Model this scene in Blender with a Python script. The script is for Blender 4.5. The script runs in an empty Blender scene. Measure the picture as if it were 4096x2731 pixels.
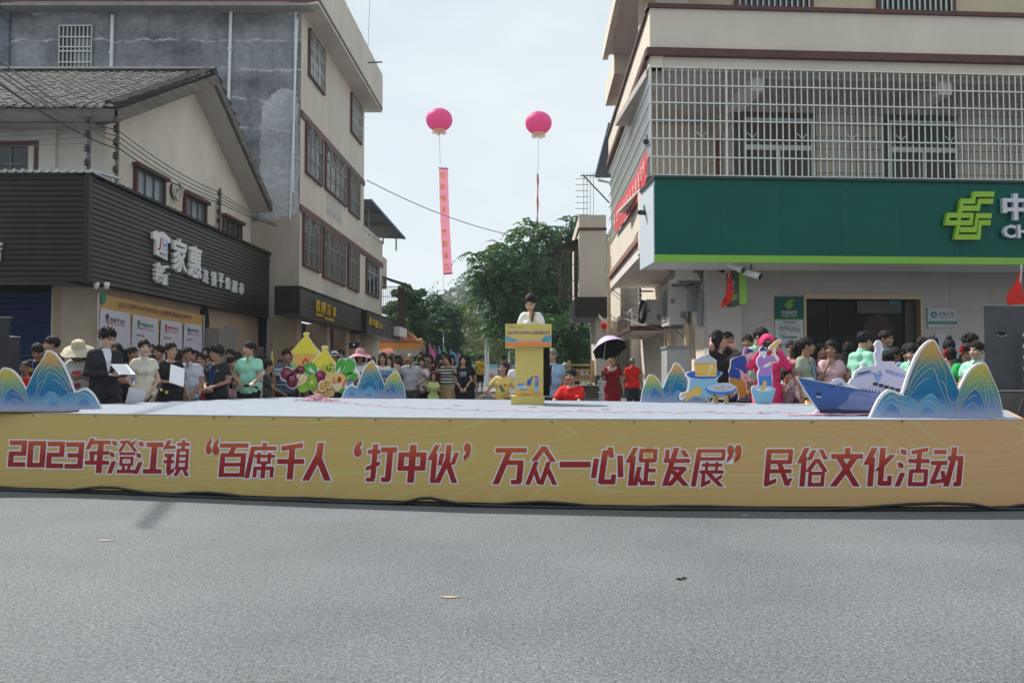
import bpy,bmesh,math,random
import numpy as np
from mathutils import Vector,Matrix
from mathutils.bvhtree import BVHTree
R=math.radians
sc=bpy.context.scene
COL=sc.collection
random.seed(7)
rng=np.random.default_rng(7)
# ------------------------------------------------------------------ camera, sky, sun, exposure
CAMH,F=1.2,3306.0
PITCH=math.atan((1490-1365.5)/F)
cd=bpy.data.cameras.new('camera');cam=bpy.data.objects.new('camera',cd);COL.objects.link(cam)
cd.sensor_width=36.0;cd.lens=36.0*F/4096;cd.clip_start=0.1;cd.clip_end=3000
cam.location=(0,0,CAMH);cam.rotation_euler=(R(90)+PITCH,0,0);sc.camera=cam
TO_SUN=Vector((-0.70,0.62,1.10)).normalized()
world=bpy.data.worlds.new('World');sc.world=world;world.use_nodes=True
wn,wl=world.node_tree.nodes,world.node_tree.links
wn.clear()
wo=wn.new('ShaderNodeOutputWorld');mixs=wn.new('ShaderNodeMixShader')
bg1=wn.new('ShaderNodeBackground');bg2=wn.new('ShaderNodeBackground')
sky=wn.new('ShaderNodeTexSky');sky.sky_type='NISHITA';sky.sun_disc=False
sky.sun_elevation=math.asin(TO_SUN.z);sky.sun_rotation=math.atan2(TO_SUN.x,TO_SUN.y)
sky.air_density=1.2;sky.dust_density=.8
bg1.inputs[1].default_value=0.07
wl.new(sky.outputs[0],bg1.inputs[0])
tc=wn.new('ShaderNodeTexCoord');mp=wn.new('ShaderNodeMapping');mp.inputs['Scale'].default_value=(1.0,1.0,2.6)
mp.inputs['Location'].default_value=(0.3,0.1,0.55)
nz=wn.new('ShaderNodeTexNoise');nz.inputs['Scale'].default_value=2.1;nz.inputs['Detail'].default_value=7;nz.inputs['Roughness'].default_value=0.52
cr=wn.new('ShaderNodeValToRGB');cr.color_ramp.elements[0].position=0.38;cr.color_ramp.elements[0].color=(.70,.70,.70,1)
cr.color_ramp.elements[1].position=0.60;cr.color_ramp.elements[1].color=(1,1,1,1)
wl.new(tc.outputs['Generated'],mp.inputs[0]);wl.new(mp.outputs[0],nz.inputs['Vector']);wl.new(nz.outputs[0],cr.inputs[0])
bg2.inputs[0].default_value=(0.86,0.945,0.985,1);bg2.inputs[1].default_value=0.615
wl.new(cr.outputs[0],mixs.inputs[0]);wl.new(bg1.outputs[0],mixs.inputs[1]);wl.new(bg2.outputs[0],mixs.inputs[2]);wl.new(mixs.outputs[0],wo.inputs[0])
sd=bpy.data.lights.new('sun','SUN');sun=bpy.data.objects.new('sun',sd);COL.objects.link(sun)
sd.energy=4.4;sd.angle=R(1.2);sd.color=(1.0,0.955,0.89)
sun.rotation_euler=TO_SUN.to_track_quat('Z','Y').to_euler();sun.location=(0,0,30)
vs=sc.view_settings
vs.view_transform='Standard';vs.look='None';vs.gamma=1.0;vs.use_curve_mapping=False;vs.exposure=0.62
sc.cycles.max_bounces=7;sc.cycles.diffuse_bounces=3;sc.cycles.glossy_bounces=3;sc.cycles.transparent_max_bounces=8
sc.cycles.use_denoising=True
# ------------------------------------------------------------------ geometry helpers
def ray(px,py):
 u=(px-2048)/F;v=(1365.5-py)/F
 c,s=math.cos(PITCH),math.sin(PITCH)
 return u,c-v*s,s+v*c
def at(px,py,Y):
 d=ray(px,py);k=Y/d[1]
 return Vector((d[0]*k,Y,CAMH+d[2]*k))
def on_z(px,py,z):
 d=ray(px,py);k=(z-CAMH)/d[2]
 return Vector((d[0]*k,d[1]*k,z))
def S(Y):return F/Y
class Pl:
 """A vertical plane: t runs along it, z up, n outwards."""
 def __init__(s,x0,y0,dx,dy,side=1):
  l=math.hypot(dx,dy);s.o=(x0,y0);s.d=(dx/l,dy/l)
  s.n=(s.d[1]*side,-s.d[0]*side)
 def hit(s,px,py):
  r=ray(px,py);nx,ny=s.n
  k=(s.o[0]*nx+s.o[1]*ny)/(r[0]*nx+r[1]*ny)
  p=(r[0]*k,r[1]*k)
  return(p[0]-s.o[0])*s.d[0]+(p[1]-s.o[1])*s.d[1],CAMH+r[2]*k
 def __call__(s,t,z,n=0.0):
  return(s.o[0]+s.d[0]*t+s.n[0]*n,s.o[1]+s.d[1]*t+s.n[1]*n,z)
 def at_y(s,Y):return(Y-s.o[1])/s.d[1]
ID=lambda a,b,c:(a,b,c)
def turned(x,y,z,deg):
 c,s_=math.cos(R(deg)),math.sin(R(deg))
 return lambda a,b,d:(x+a*c-b*s_,y+a*s_+b*c,z+d)
class MB:
 def __init__(s):s.v,s.f,s.m=[],[],[]
 def add(s,V,Fs,m=0,fr=None):
  o=len(s.v)
  s.v+=[tuple(fr(*p))for p in V]if fr else[tuple(p)for p in V]
  s.f+=[tuple(i+o for i in f)for f in Fs]
  s.m+=[m]*len(Fs)if isinstance(m,int)else list(m)
  return s
 def box(s,a0,a1,b0,b1,c0,c1,fr=ID,m=0):
  V=[(a,b,c)for a in(a0,a1)for b in(b0,b1)for c in(c0,c1)]
  return s.add(V,[(0,1,3,2),(4,6,7,5),(0,4,5,1),(2,3,7,6),(0,2,6,4),(1,5,7,3)],m,fr)
 def prism(s,poly,c0,c1,fr=ID,m=0,order='abc'):
  """polygon (a, b) extruded along c"""
  n=len(poly)
  V=[(a,b,c0)for a,b in poly]+[(a,b,c1)for a,b in poly]
  if order=='acb':V=[(a,c,b)for a,b,c in V]
  Fs=[tuple(range(n)),tuple(range(2*n-1,n-1,-1))]+[(i,i+n,(i+1)%n+n,(i+1)%n)for i in range(n)]
  return s.add(V,Fs,m,fr)
 def poly(s,pts,m=0,fr=None):return s.add(pts,[tuple(range(len(pts)))],m,fr)
 def tube(s,pts,r,n=6,m=0,cap=True):
  P=[Vector(p)for p in pts];k=len(P)
  rr=r if isinstance(r,(list,tuple))else[r]*k
  V,Fs=[],[]
  ref=None
  for i in range(k):
   d=(P[min(i+1,k-1)]-P[max(i-1,0)])
   d=d.normalized()if d.length>1e-9 else Vector((0,0,1))
   if ref is None:ref=Vector((1,0,0))if abs(d.x)<.8 else Vector((0,1,0))
   u=(ref-d*ref.dot(d)).normalized();w=d.cross(u);ref=u
   for j in range(n):
    a=2*math.pi*(j+.5)/n
    V.append(P[i]+(u*math.cos(a)+w*math.sin(a))*rr[i])
  for i in range(k-1):
   for j in range(n):
    Fs.append((i*n+j,i*n+(j+1)%n,(i+1)*n+(j+1)%n,(i+1)*n+j))
  if cap:Fs+=[tuple(range(n-1,-1,-1)),tuple((k-1)*n+j for j in range(n))]
  return s.add(V,Fs,m)
 def lathe(s,prof,n=24,c=(0,0,0),m=0,fr=ID):
  V,Fs=[],[]
  for r,z in prof:
   for j in range(n):
    a=2*math.pi*j/n
    V.append(fr(c[0]+r*math.cos(a),c[1]+r*math.sin(a),c[2]+z))
  for i in range(len(prof)-1):
   for j in range(n):
    Fs.append((i*n+j,i*n+(j+1)%n,(i+1)*n+(j+1)%n,(i+1)*n+j))
  return s.add(V,Fs,m)
 def mesh(s,name,off=(0,0,0),smooth=False,fix=True):
  me=bpy.data.meshes.new(name)
  v=np.array(s.v,dtype=np.float64).reshape(-1,3)-np.array(off)
  me.from_pydata(v.tolist(),[],s.f)
  if s.m and max(s.m):me.polygons.foreach_set('material_index',s.m)
  if fix:
   b=bmesh.new();b.from_mesh(me);bmesh.ops.recalc_face_normals(b,faces=b.faces);b.to_mesh(me);b.free()
  if smooth:me.polygons.foreach_set('use_smooth',[True]*len(me.polygons))
  me.update()
  return me
def wloc(o):
 p=Vector((0,0,0))
 while o is not None:
  p=p+o.location;o=o.parent
 return p
def setp(o,label=None,cat=None,group=None,kind=None):
 if label:o['label']=label
 if cat:o['category']=cat
 if group:o['group']=group
 if kind:o['kind']=kind
 return o
def setm(me,mats):
 for m in(mats if isinstance(mats,(list,tuple))else[mats]):me.materials.append(m)
def thing(name,label,cat,loc=(0,0,0),group=None):
 o=bpy.data.objects.new(name,None);COL.objects.link(o);o.location=loc;o.empty_display_size=.2
 return setp(o,label,cat,group)
def part(name,mb,mats,parent,smooth=False,label=None,kind=None,fix=True):
 """mesh built in world coordinates, linked under its parent"""
 me=mb.mesh(name,wloc(parent),smooth,fix);setm(me,mats)
 o=bpy.data.objects.new(name,me);COL.objects.link(o);o.parent=parent
 return setp(o,label,None,None,kind)
def solo(name,mb,mats,label=None,cat=None,group=None,kind=None,smooth=False,loc=None,fix=True):
 v=np.array(mb.v).reshape(-1,3)
 if loc is None:
  lo,hi=v.min(0),v.max(0);loc=((lo[0]+hi[0])/2,(lo[1]+hi[1])/2,lo[2])
 me=mb.mesh(name,loc,smooth,fix);setm(me,mats)
 o=bpy.data.objects.new(name,me);COL.objects.link(o);o.location=loc
 return setp(o,label,cat,group,kind)
def piece(name,me,parent,loc,rot=(0,0,0),scale=(1,1,1)):
 """one of many alike pieces that share mesh data; loc in world coordinates"""
 o=bpy.data.objects.new(name,me);COL.objects.link(o);o.parent=parent
 o.location=Vector(loc)-wloc(parent);o.rotation_euler=rot;o.scale=scale
 return o
 # ------------------------------------------------------------------ materials
_mc={}
def mat(name,col,rough=.75,var=0.,scale=4.,bump=0.,bscale=30.,metal=0.,spec=.4,emit=0.,stretch=(1,1,1),col2=None,detail=5.,alpha=1.):
 """principled with noise driven colour variation, or a mottle between two colours"""
 if name in _mc:return _mc[name]
 m=bpy.data.materials.new(name);m.use_nodes=True
 n,l=m.node_tree.nodes,m.node_tree.links
 p=n['Principled BSDF']
 c=tuple(col)+(1,)
 p.inputs['Base Color'].default_value=c;p.inputs['Roughness'].default_value=rough
 p.inputs['Metallic'].default_value=metal;p.inputs['Specular IOR Level'].default_value=spec
 if emit:p.inputs['Emission Color'].default_value=c;p.inputs['Emission Strength'].default_value=emit
 if alpha<1:p.inputs['Alpha'].default_value=alpha
 if var or col2 or bump:
  t=n.new('ShaderNodeTexCoord');mpn=n.new('ShaderNodeMapping');mpn.inputs['Scale'].default_value=stretch
  l.new(t.outputs['Object'],mpn.inputs[0])
 if var or col2:
  z=n.new('ShaderNodeTexNoise');z.inputs['Scale'].default_value=scale;z.inputs['Detail'].default_value=detail;z.inputs['Roughness'].default_value=.62
  l.new(mpn.outputs[0],z.inputs['Vector'])
  r=n.new('ShaderNodeValToRGB');e=r.color_ramp.elements
  e[0].position,e[1].position=.32,.68
  if col2:e[0].color=c;e[1].color=tuple(col2)+(1,)
  else:
   e[0].color=tuple(max(0,x*(1-var))for x in col)+(1,);e[1].color=tuple(min(1,x*(1+var))for x in col)+(1,)
  l.new(z.outputs[0],r.inputs[0]);l.new(r.outputs[0],p.inputs['Base Color'])
 if bump:
  z2=n.new('ShaderNodeTexNoise');z2.inputs['Scale'].default_value=bscale;z2.inputs['Detail'].default_value=4
  l.new(mpn.outputs[0],z2.inputs['Vector'])
  b=n.new('ShaderNodeBump');b.inputs['Strength'].default_value=bump;b.inputs['Distance'].default_value=.02
  l.new(z2.outputs[0],b.inputs['Height']);l.new(b.outputs[0],p.inputs['Normal'])
 _mc[name]=m
 return m
def ramp_mat(name,stops,lo,hi,axis='Z',rough=.6,warp=0.,spec=.3):
 """printed gradient along an object axis (print on a board or banner)"""
 if name in _mc:return _mc[name]
 m=bpy.data.materials.new(name);m.use_nodes=True
 n,l=m.node_tree.nodes,m.node_tree.links;p=n['Principled BSDF'];p.inputs['Roughness'].default_value=rough;p.inputs['Specular IOR Level'].default_value=spec
 t=n.new('ShaderNodeTexCoord');sx=n.new('ShaderNodeSeparateXYZ');l.new(t.outputs['Object'],sx.inputs[0])
 mr=n.new('ShaderNodeMapRange');mr.inputs['From Min'].default_value=lo;mr.inputs['From Max'].default_value=hi
 l.new(sx.outputs[axis],mr.inputs['Value'])
 r=n.new('ShaderNodeValToRGB');e=r.color_ramp.elements
 while len(e)<len(stops):e.new(.5)
 for k,(q,c)in enumerate(stops):e[k].position=q;e[k].color=tuple(c)+(1,)
 l.new(mr.outputs[0],r.inputs[0]);l.new(r.outputs[0],p.inputs['Base Color'])
 _mc[name]=m
 return m
def srgb(r,g,b):return tuple(((x/255+.055)/1.055)**2.4 if x>10 else x/255/12.92 for x in(r,g,b))
# ------------------------------------------------------------------ lettering (Blender's own font, CJK included)
_tc={}
def text_geo(s,bold=.0,ext=0.,shear=0.):
 key=(s,bold,ext,shear)
 if key in _tc:return _tc[key]
 cu=bpy.data.curves.new('t','FONT');cu.body=s;cu.size=1.0;cu.offset=bold;cu.extrude=ext;cu.shear=shear
 cu.resolution_u=2;cu.fill_mode='BOTH' if ext else 'FRONT'
 o=bpy.data.objects.new('t',cu);COL.objects.link(o)
 dg=bpy.context.evaluated_depsgraph_get()
 me=bpy.data.meshes.new_from_object(o.evaluated_get(dg),depsgraph=dg)
 v=np.empty(len(me.vertices)*3);me.vertices.foreach_get('co',v);v=v.reshape(-1,3)
 f=[tuple(p.vertices)for p in me.polygons]
 bpy.data.objects.remove(o);bpy.data.curves.remove(cu);bpy.data.meshes.remove(me)
 if not len(v):raise RuntimeError('no glyph for '+s)
 lo,hi=v[:,:2].min(0),v[:,:2].max(0)
 _tc[key]=(v,f,lo,hi)
 return _tc[key]
def put_text(mb,s,fr,a0,a1,b0,b1,c=0.,bold=.012,ext=0.,depth=0.,m=0,shear=0.,fit=True):
 """fit the text's ink into the box a0..a1, b0..b1 of frame fr(a, b, c)"""
 v,f,lo,hi=text_geo(s,bold,.5 if depth else 0.,shear)
 w,h=hi-lo
 sx,sy=(a1-a0)/w,(b1-b0)/h
 if not fit:sx=sy=min(sx,sy)
 V=[fr(a0+(p[0]-lo[0])*sx,b0+(p[1]-lo[1])*sy,c+(p[2]+.5)*depth if depth else c)for p in v]
 mb.add(V,f,m)
 return mb
 # ------------------------------------------------------------------ materials of the setting
def asphalt():
 m=bpy.data.materials.new('asphalt');m.use_nodes=True
 n,l=m.node_tree.nodes,m.node_tree.links;p=n['Principled BSDF'];p.inputs['Roughness'].default_value=.85;p.inputs['Specular IOR Level'].default_value=.25
 t=n.new('ShaderNodeTexCoord')
 def noise(sc_,det,ro=.6):
  z=n.new('ShaderNodeTexNoise');z.inputs['Scale'].default_value=sc_;z.inputs['Detail'].default_value=det;z.inputs['Roughness'].default_value=ro
  l.new(t.outputs['Object'],z.inputs['Vector']);return z
 def rmp(a,ca,b,cb,src):
  r=n.new('ShaderNodeValToRGB');e=r.color_ramp.elements;e[0].position=a;e[0].color=(*ca,1);e[1].position=b;e[1].color=(*cb,1);l.new(src,r.inputs[0]);return r
 fine=noise(66,3,.78);mid=noise(26,4);big=noise(.55,5)
 a=rmp(.34,(.054,.060,.066),.70,(.232,.248,.262),fine.outputs[0])
 b=rmp(.3,(.80,.80,.80),.7,(1.14,1.14,1.14),mid.outputs[0])
 c=rmp(.3,(.80,.80,.81),.7,(1.15,1.15,1.14),big.outputs[0])
 vo=n.new('ShaderNodeTexVoronoi');vo.inputs['Scale'].default_value=62;l.new(t.outputs['Object'],vo.inputs['Vector'])
 sp=rmp(.10,(1.7,1.7,1.65),.19,(1,1,1),vo.outputs['Distance'])
 def mul(x,y):
  q=n.new('ShaderNodeMixRGB');q.blend_type='MULTIPLY';q.inputs[0].default_value=1;l.new(x,q.inputs[1]);l.new(y,q.inputs[2]);return q.outputs[0]
 wv=noise(.9,3);
 l.new(mul(mul(mul(a.outputs[0],b.outputs[0]),c.outputs[0]),sp.outputs[0]),p.inputs['Base Color'])
 bp=n.new('ShaderNodeBump');bp.inputs['Strength'].default_value=.55;bp.inputs['Distance'].default_value=.012
 l.new(fine.outputs[0],bp.inputs['Height']);l.new(bp.outputs[0],p.inputs['Normal'])
 return m
def stained(name,base,dark,light,hs=1.1,seed=0.,streak=.5):
 """weathered render: blotches, horizontal day-joints, vertical drips"""
 m=bpy.data.materials.new(name);m.use_nodes=True
 n,l=m.node_tree.nodes,m.node_tree.links;p=n['Principled BSDF'];p.inputs['Roughness'].default_value=.9;p.inputs['Specular IOR Level'].default_value=.2
 t=n.new('ShaderNodeTexCoord')
 def noise(scale,stretch,det=6,ro=.65):
  q=n.new('ShaderNodeMapping');q.inputs['Scale'].default_value=stretch;q.inputs['Location'].default_value=(seed,seed,seed);l.new(t.outputs['Object'],q.inputs[0])
  z=n.new('ShaderNodeTexNoise');z.inputs['Scale'].default_value=scale;z.inputs['Detail'].default_value=det;z.inputs['Roughness'].default_value=ro
  l.new(q.outputs[0],z.inputs['Vector']);return z.outputs[0]
 def rmp(a,ca,b,cb,src):
  r=n.new('ShaderNodeValToRGB');e=r.color_ramp.elements;e[0].position=a;e[0].color=(*ca,1);e[1].position=b;e[1].color=(*cb,1);l.new(src,r.inputs[0]);return r.outputs[0]
 def mix(kind,f,x,y):
  q=n.new('ShaderNodeMixRGB');q.blend_type=kind
  if isinstance(f,float):q.inputs[0].default_value=f
  else:l.new(f,q.inputs[0])
  l.new(x,q.inputs[1]);l.new(y,q.inputs[2]);return q.outputs[0]
 blot=rmp(.38,dark,.66,base,noise(.55,(1,1,1.2)))
 fine=rmp(.25,(.72,.72,.74),.75,(1.22,1.22,1.2),noise(6,(1,1,1)))
 drip=rmp(.35,(.78,.78,.8),.62,(1.08,1.08,1.08),noise(2.2,(2.2,2.2,.12)))
 c=mix('MULTIPLY',1.,mix('MULTIPLY',streak,blot,drip),fine)
 sx=n.new('ShaderNodeSeparateXYZ');l.new(t.outputs['Object'],sx.inputs[0])
 ad=n.new('ShaderNodeMath');ad.operation='MULTIPLY_ADD';l.new(noise(1.1,(1,1,.4),5),ad.inputs[0]);ad.inputs[1].default_value=.62;l.new(sx.outputs['Z'],ad.inputs[2])
 mo=n.new('ShaderNodeMath');mo.operation='PINGPONG';l.new(ad.outputs[0],mo.inputs[0]);mo.inputs[1].default_value=hs/2
 line=rmp(.0,(1,1,1),.055,(0,0,0),mo.outputs[0])
 gap=rmp(.42,(0,0,0),.56,(1,1,1),noise(1.7,(1,1,1)))
 f=n.new('ShaderNodeMixRGB');f.blend_type='MULTIPLY';f.inputs[0].default_value=1;l.new(line,f.inputs[1]);l.new(gap,f.inputs[2])
 lt=n.new('ShaderNodeRGB');lt.outputs[0].default_value=(*light,1)
 l.new(mix('MIX',f.outputs[0],c,lt.outputs[0]),p.inputs['Base Color'])
 bp=n.new('ShaderNodeBump');bp.inputs['Strength'].default_value=.4;bp.inputs['Distance'].default_value=.03;l.new(noise(14,(1,1,1)),bp.inputs['Height']);l.new(bp.outputs[0],p.inputs['Normal'])
 return m
M_ASPH=asphalt()
M_CREAM=mat('cream_render',(.64,.595,.52),.85,.10,.9,.12,60,detail=8)
M_CREAM2=mat('cream_render_street',(.57,.52,.45),.85,.09,.7,.12,60,stretch=(1,1,.35),detail=8)
M_SOFFIT=mat('soffit_white',(.66,.60,.56),.85,.10,1.2)
M_BROWN=mat('brown_paint',(.098,.036,.034),.6,.18,3)
M_GREYWALL=stained('grey_weathered_render',(.34,.355,.39),(.12,.13,.15),(.55,.56,.57),.93)
M_PARAPET=stained('parapet_render',(.22,.26,.31),(.055,.062,.072),(.33,.32,.30),3.,4.)
M_PLASTER=stained('white_plaster',(.56,.58,.61),(.33,.35,.38),(.5,.5,.5),2.3,9.,.3)
M_SLAT=mat('dark_cladding',(.019,.0145,.013),.42,.35,1.6,.05,8,spec=.24,stretch=(1,1,3))
M_SLATBACK=mat('cladding_shadow_gap',(.008,.008,.008),.8)
M_METAL=mat('galvanised',(.42,.44,.45),.38,.15,6,metal=.75)
M_WHITEPIPE=mat('white_pipe',(.68,.72,.72),.45,.08,3)
M_STEEL=mat('stainless_bar',(.55,.57,.55),.33,.1,4,metal=.55,spec=.5)
M_WHITEGRILLE=mat('white_grille',(.62,.63,.62),.45)
M_GLASS=mat('window_glass',(.018,.024,.028),.08,spec=.6)
M_GREENGLASS=mat('green_tinted_glass',(.008,.050,.040),.07,spec=.6)
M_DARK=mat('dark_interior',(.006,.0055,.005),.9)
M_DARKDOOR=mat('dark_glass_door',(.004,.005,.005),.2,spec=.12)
M_ALU=mat('aluminium_frame',(.50,.50,.50),.4,metal=.4)
M_OLDWOOD=mat('grey_window_frame',(.16,.15,.14),.7,.2,5)
M_TILE=mat('mossy_roof_tile',(.007,.008,.0065),.85,.0,7,.3,50,col2=(.05,.048,.04))
M_TILEEDGE=mat('tile_edge_glint',(.34,.34,.31),.8,.55,5)  # white glints on the tile ends painted in as a paler colour
M_EAVE=mat('weathered_eave_board',(.085,.07,.06),.85,0,2.5,.3,20,col2=(.17,.16,.14),stretch=(.5,.5,3))
M_BLACKCABLE=mat('cable_black',(.012,.012,.013),.5)
M_WIRE=mat('wire_grey',(.16,.15,.14),.6)
M_CERAMIC=mat('dark_insulator',(.02,.018,.018),.35)
M_STONE=mat('stone_cladding',(.45,.41,.385),.45,.07,1.5,spec=.4,detail=8)
M_WALLTILE=mat('cream_wall_tile',(.46,.41,.325),.4,.13,1.2,spec=.5)
M_GROUT=mat('dark_grout',(.10,.085,.07),.9)
M_GREEN=mat('signboard_green',(.0005,.088,.068),.16,.09,.8,.0,spec=.14)
M_LIME=mat('signboard_lime',(.185,.42,.028),.38,.05,2,spec=.5)
M_SIGNWHITE=mat('sign_white',(.62,.63,.66),.4)
M_GOLD=mat('gold_letter',(.62,.36,.03),.4,spec=.5)
M_RED=mat('flag_red',(.62,.012,.008),.6,.12,5)
M_BLUEROOF=mat('blue_sheet_edge',(.045,.10,.25),.45)
M_UNDERROOF=mat('sheet_underside',(.10,.115,.125),.6,.2,2)
M_SHUTTER=mat('blue_shutter',(.008,.020,.075),.42,.2,2,spec=.5)
M_GREYSHUT=mat('grey_shutter',(.07,.07,.072),.5,.2,2)
# ------------------------------------------------------------------ ground
def ground_z(y):
 t=min(1,max(0,(y-18)/14));return .35*t*t*(3-2*t)
g=MB()
ys=[-40,-20,-10,-5,0,3,6,9,12,15,18]+[18+k for k in range(1,15)]+[36,42,50,62,80,120,300,700]
V=[(x,y,ground_z(y))for y in ys for x in(-400,-60,-20,-8,-4,0,4,8,20,60,400)]
g.add(V,[(i*11+j,i*11+j+1,(i+1)*11+j+1,(i+1)*11+j)for i in range(len(ys)-1)for j in range(10)])
solo('road',g,M_ASPH,kind='structure',loc=(0,0,0))
M_PAVE=mat('pavement_concrete',(.30,.285,.26),.85,.15,2.5,.2,30)
pv=MB();pv.prism([(2.6,12.6),(14.5,12.2),(14.5,17.4),(4.0,17.4),(3.4,40),(2.9,40)],-.05,.12)
solo('pavement',pv,M_PAVE,kind='structure')
pv=MB();pv.prism([(-6.9,17.0),(-6.2,42),(-9,42),(-9,17)],-.05,.10)
solo('pavement',pv,M_PAVE,kind='structure')
M_YLINE=mat('faded_yellow_line',(.42,.26,.10),.8,.25,6)
yl=MB()
for k in range(12):
 y0=17+k*2.1;x0=-2.0+.0263*y0
 yl.add([(x0,y0,ground_z(y0)+.005),(x0+.14,y0,ground_z(y0)+.005),(x0+.2,y0+2.1,ground_z(y0+2.1)+.005),(x0+.06,y0+2.1,ground_z(y0+2.1)+.005)],[(0,1,2,3)])
solo('road_marking',yl,M_YLINE,kind='structure')
M_GRASS=mat('verge_grass',(.045,.075,.02),.9,.35,.8,.4,8)
for x0,x1 in((-60,-9),(5.5,60)):
 gr=MB();gr.box(x0,x1,42,300,ground_z(50)+.006,ground_z(50)+.05);solo('verge',gr,M_GRASS,kind='structure')
 # ------------------------------------------------------------------ left: corner shop with dark slatted fascia
DS=(.0263,1)
PLF=Pl(at(344,1124,15.4).x,15.4,*DS)
FX,ZB,ZT=PLF.o[0],2.905,4.92
LF=PLF.hit(1103,1200)[0]
fas=thing('shop_fascia','long dark brown slatted fascia of the corner supermarket with white raised characters','shop sign',(FX,15.4,ZB))
b=MB()
b.box(-14.5,FX-.05,15.46,15.62,ZB+.01,ZT-.01)
b.box(.09,LF,ZB+.01,ZT-.01,-.5,-.05,lambda t,z,n:PLF(t,z,n))
part('backing',b,M_SLATBACK,fas)
NS=20;hs=(ZT-ZB)/NS
sl=MB();sl.add([(-7,0,0),(0,0,0),(0,-.035,.004),(-7,-.035,.004),(-7,-.022,hs-.014),(0,-.022,hs-.014),(0,.0,hs-.014),(-7,.0,hs-.014)],[(0,1,2,3),(3,2,5,4),(4,5,6,7),(0,3,4,7),(1,6,5,2)])
me_a=sl.mesh('slat');setm(me_a,M_SLAT)
sl=MB();V=[]
for t in(0,LF):
 for n_,z in((0,0),(.035,.004),(.022,hs-.014),(0,hs-.014)):
  p=PLF(t,z,n_);V.append((p[0]-FX,p[1]-15.4,z))
sl.add(V,[(0,1,2,3),(7,6,5,4),(0,4,5,1),(1,5,6,2),(2,6,7,3)])
me_b=sl.mesh('slat');setm(me_b,M_SLAT)
for k in range(NS):
 piece('slat',me_a,fas,(FX-.03,15.45,ZB+k*hs))
 piece('slat',me_b,fas,(FX,15.4,ZB+k*hs))
b=MB();b.box(FX-.045,FX+.05,15.36,15.47,ZB-.02,ZT+.02);part('corner_trim',b,M_SLAT,fas)
b=MB()
for k in range(0,41):
 x0=FX+.1-k*.16
 b.tube([(x0,15.3,ZT+.05),(x0,16.4,ZT+.16)],.035,6)
b.box(-14.5,FX+.12,15.34,16.4,ZT+.02,ZT+.045)
part('corrugated_sheet',b,M_METAL,fas)
b=MB()
for k in range(int(LF/.17)):
 t=.5+k*.17
 if t>LF:break
 b.tube([PLF(t,ZT+.02,.10),PLF(t,ZT+.10,-.55)],.04,5)
b.box(.3,LF,ZT,ZT+.03,-.5,.1,lambda t,z,n:PLF(t,z,n))
part('corrugated_sheet',b,M_SLAT,fas)
M_LETW=mat('letter_white',(.70,.71,.72),.4);M_LETSIDE=mat('letter_side',(.16,.16,.17),.5)
def letter(parent,s,P,x0,y0,x1,y1,bold=.02,depth=.07,m=M_LETW,off=.04):
 """a raised character on plane P, its ink filling the given place on the photograph's facade"""
 ta,zt=P.hit(x0,y0);tb,_=P.hit(x1,y1);_,zb=P.hit((x0+x1)/2,(y0+y1)/2+abs(y1-y0)/2)
 zt=P.hit((x0+x1)/2,(y0+y1)/2-abs(y1-y0)/2)[1]
 b=MB();put_text(b,s,lambda a,z,c:P(a,z,off+c),ta,tb,zb,zt,bold=bold,depth=depth)
 return part('letter',b,m,parent)
 # photograph coordinates of each character (left, top, right, bottom)
letter(fas,'家',PLF,676,955,730,1090,.022)
letter(fas,'惠',PLF,741,985,790,1112,.022)
letter(fas,'新',PLF,602,1053,660,1138,.022)
for s_,x0,y0,x1,y1 in(('连',802,1079,822,1132),('锁',835,1087,854,1146),('平',864,1094,882,1150),('价',892,1110,912,1158),('超',920,1122,938,1172),('市',948,1130,964,1178)):
 letter(fas,s_,PLF,x0,y0,x1,y1,.012,.05)
PFF=Pl(FX,15.415,-1,0,-1)
b=MB();put_text(b,'店',lambda a,z,c:(a,15.40-c,z),at(-52,0,15.4).x,at(35,0,15.4).x,at(0,1045,15.4).z,at(0,962,15.4).z,bold=.03,depth=.07)
part('letter',b,M_LETW,fas)
# t-shirt shaped plaque with the mart's mark
tt=[PLF.hit(592+x*74,920+y*112+x*12)for x,y in((.02,.1),(.25,0),(.4,.06),(.58,.0),(.98,.2),(1,.36),(.82,.36),(.82,1.0),(.2,.86),(.2,.36),(.04,.3))]
b=MB();b.prism(tt,.04,.10,lambda t,z,n:PLF(t,z,n));plq=part('mart_plaque',b,M_LETW,fas)
ta,zb=PLF.hit(612,1000);tb,zt=PLF.hit(631,938)
b=MB();put_text(b,'J',lambda a,z,c:PLF(a,z,.103),*[PLF.hit(612,1000)[0],PLF.hit(630,1000)[0],PLF.hit(620,1003)[1],PLF.hit(620,948)[1]],bold=.02,shear=.15);part('mark',b,mat('mark_red',(.45,.03,.05),.5),plq)
b=MB();put_text(b,'H',lambda a,z,c:PLF(a,z,.103),*[PLF.hit(632,1000)[0],PLF.hit(650,1000)[0],PLF.hit(640,1004)[1],PLF.hit(640,956)[1]],bold=.02,shear=.1);part('mark',b,mat('mark_blue',(.06,.25,.62),.5),plq)
b=MB();put_text(b,'MART',lambda a,z,c:PLF(a,z,.103),*[PLF.hit(621,1000)[0],PLF.hit(651,1000)[0],PLF.hit(636,1025)[1],PLF.hit(636,1011)[1]],bold=.005);part('mark',b,mat('mark_grey',(.12,.12,.13),.5),plq)
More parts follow.
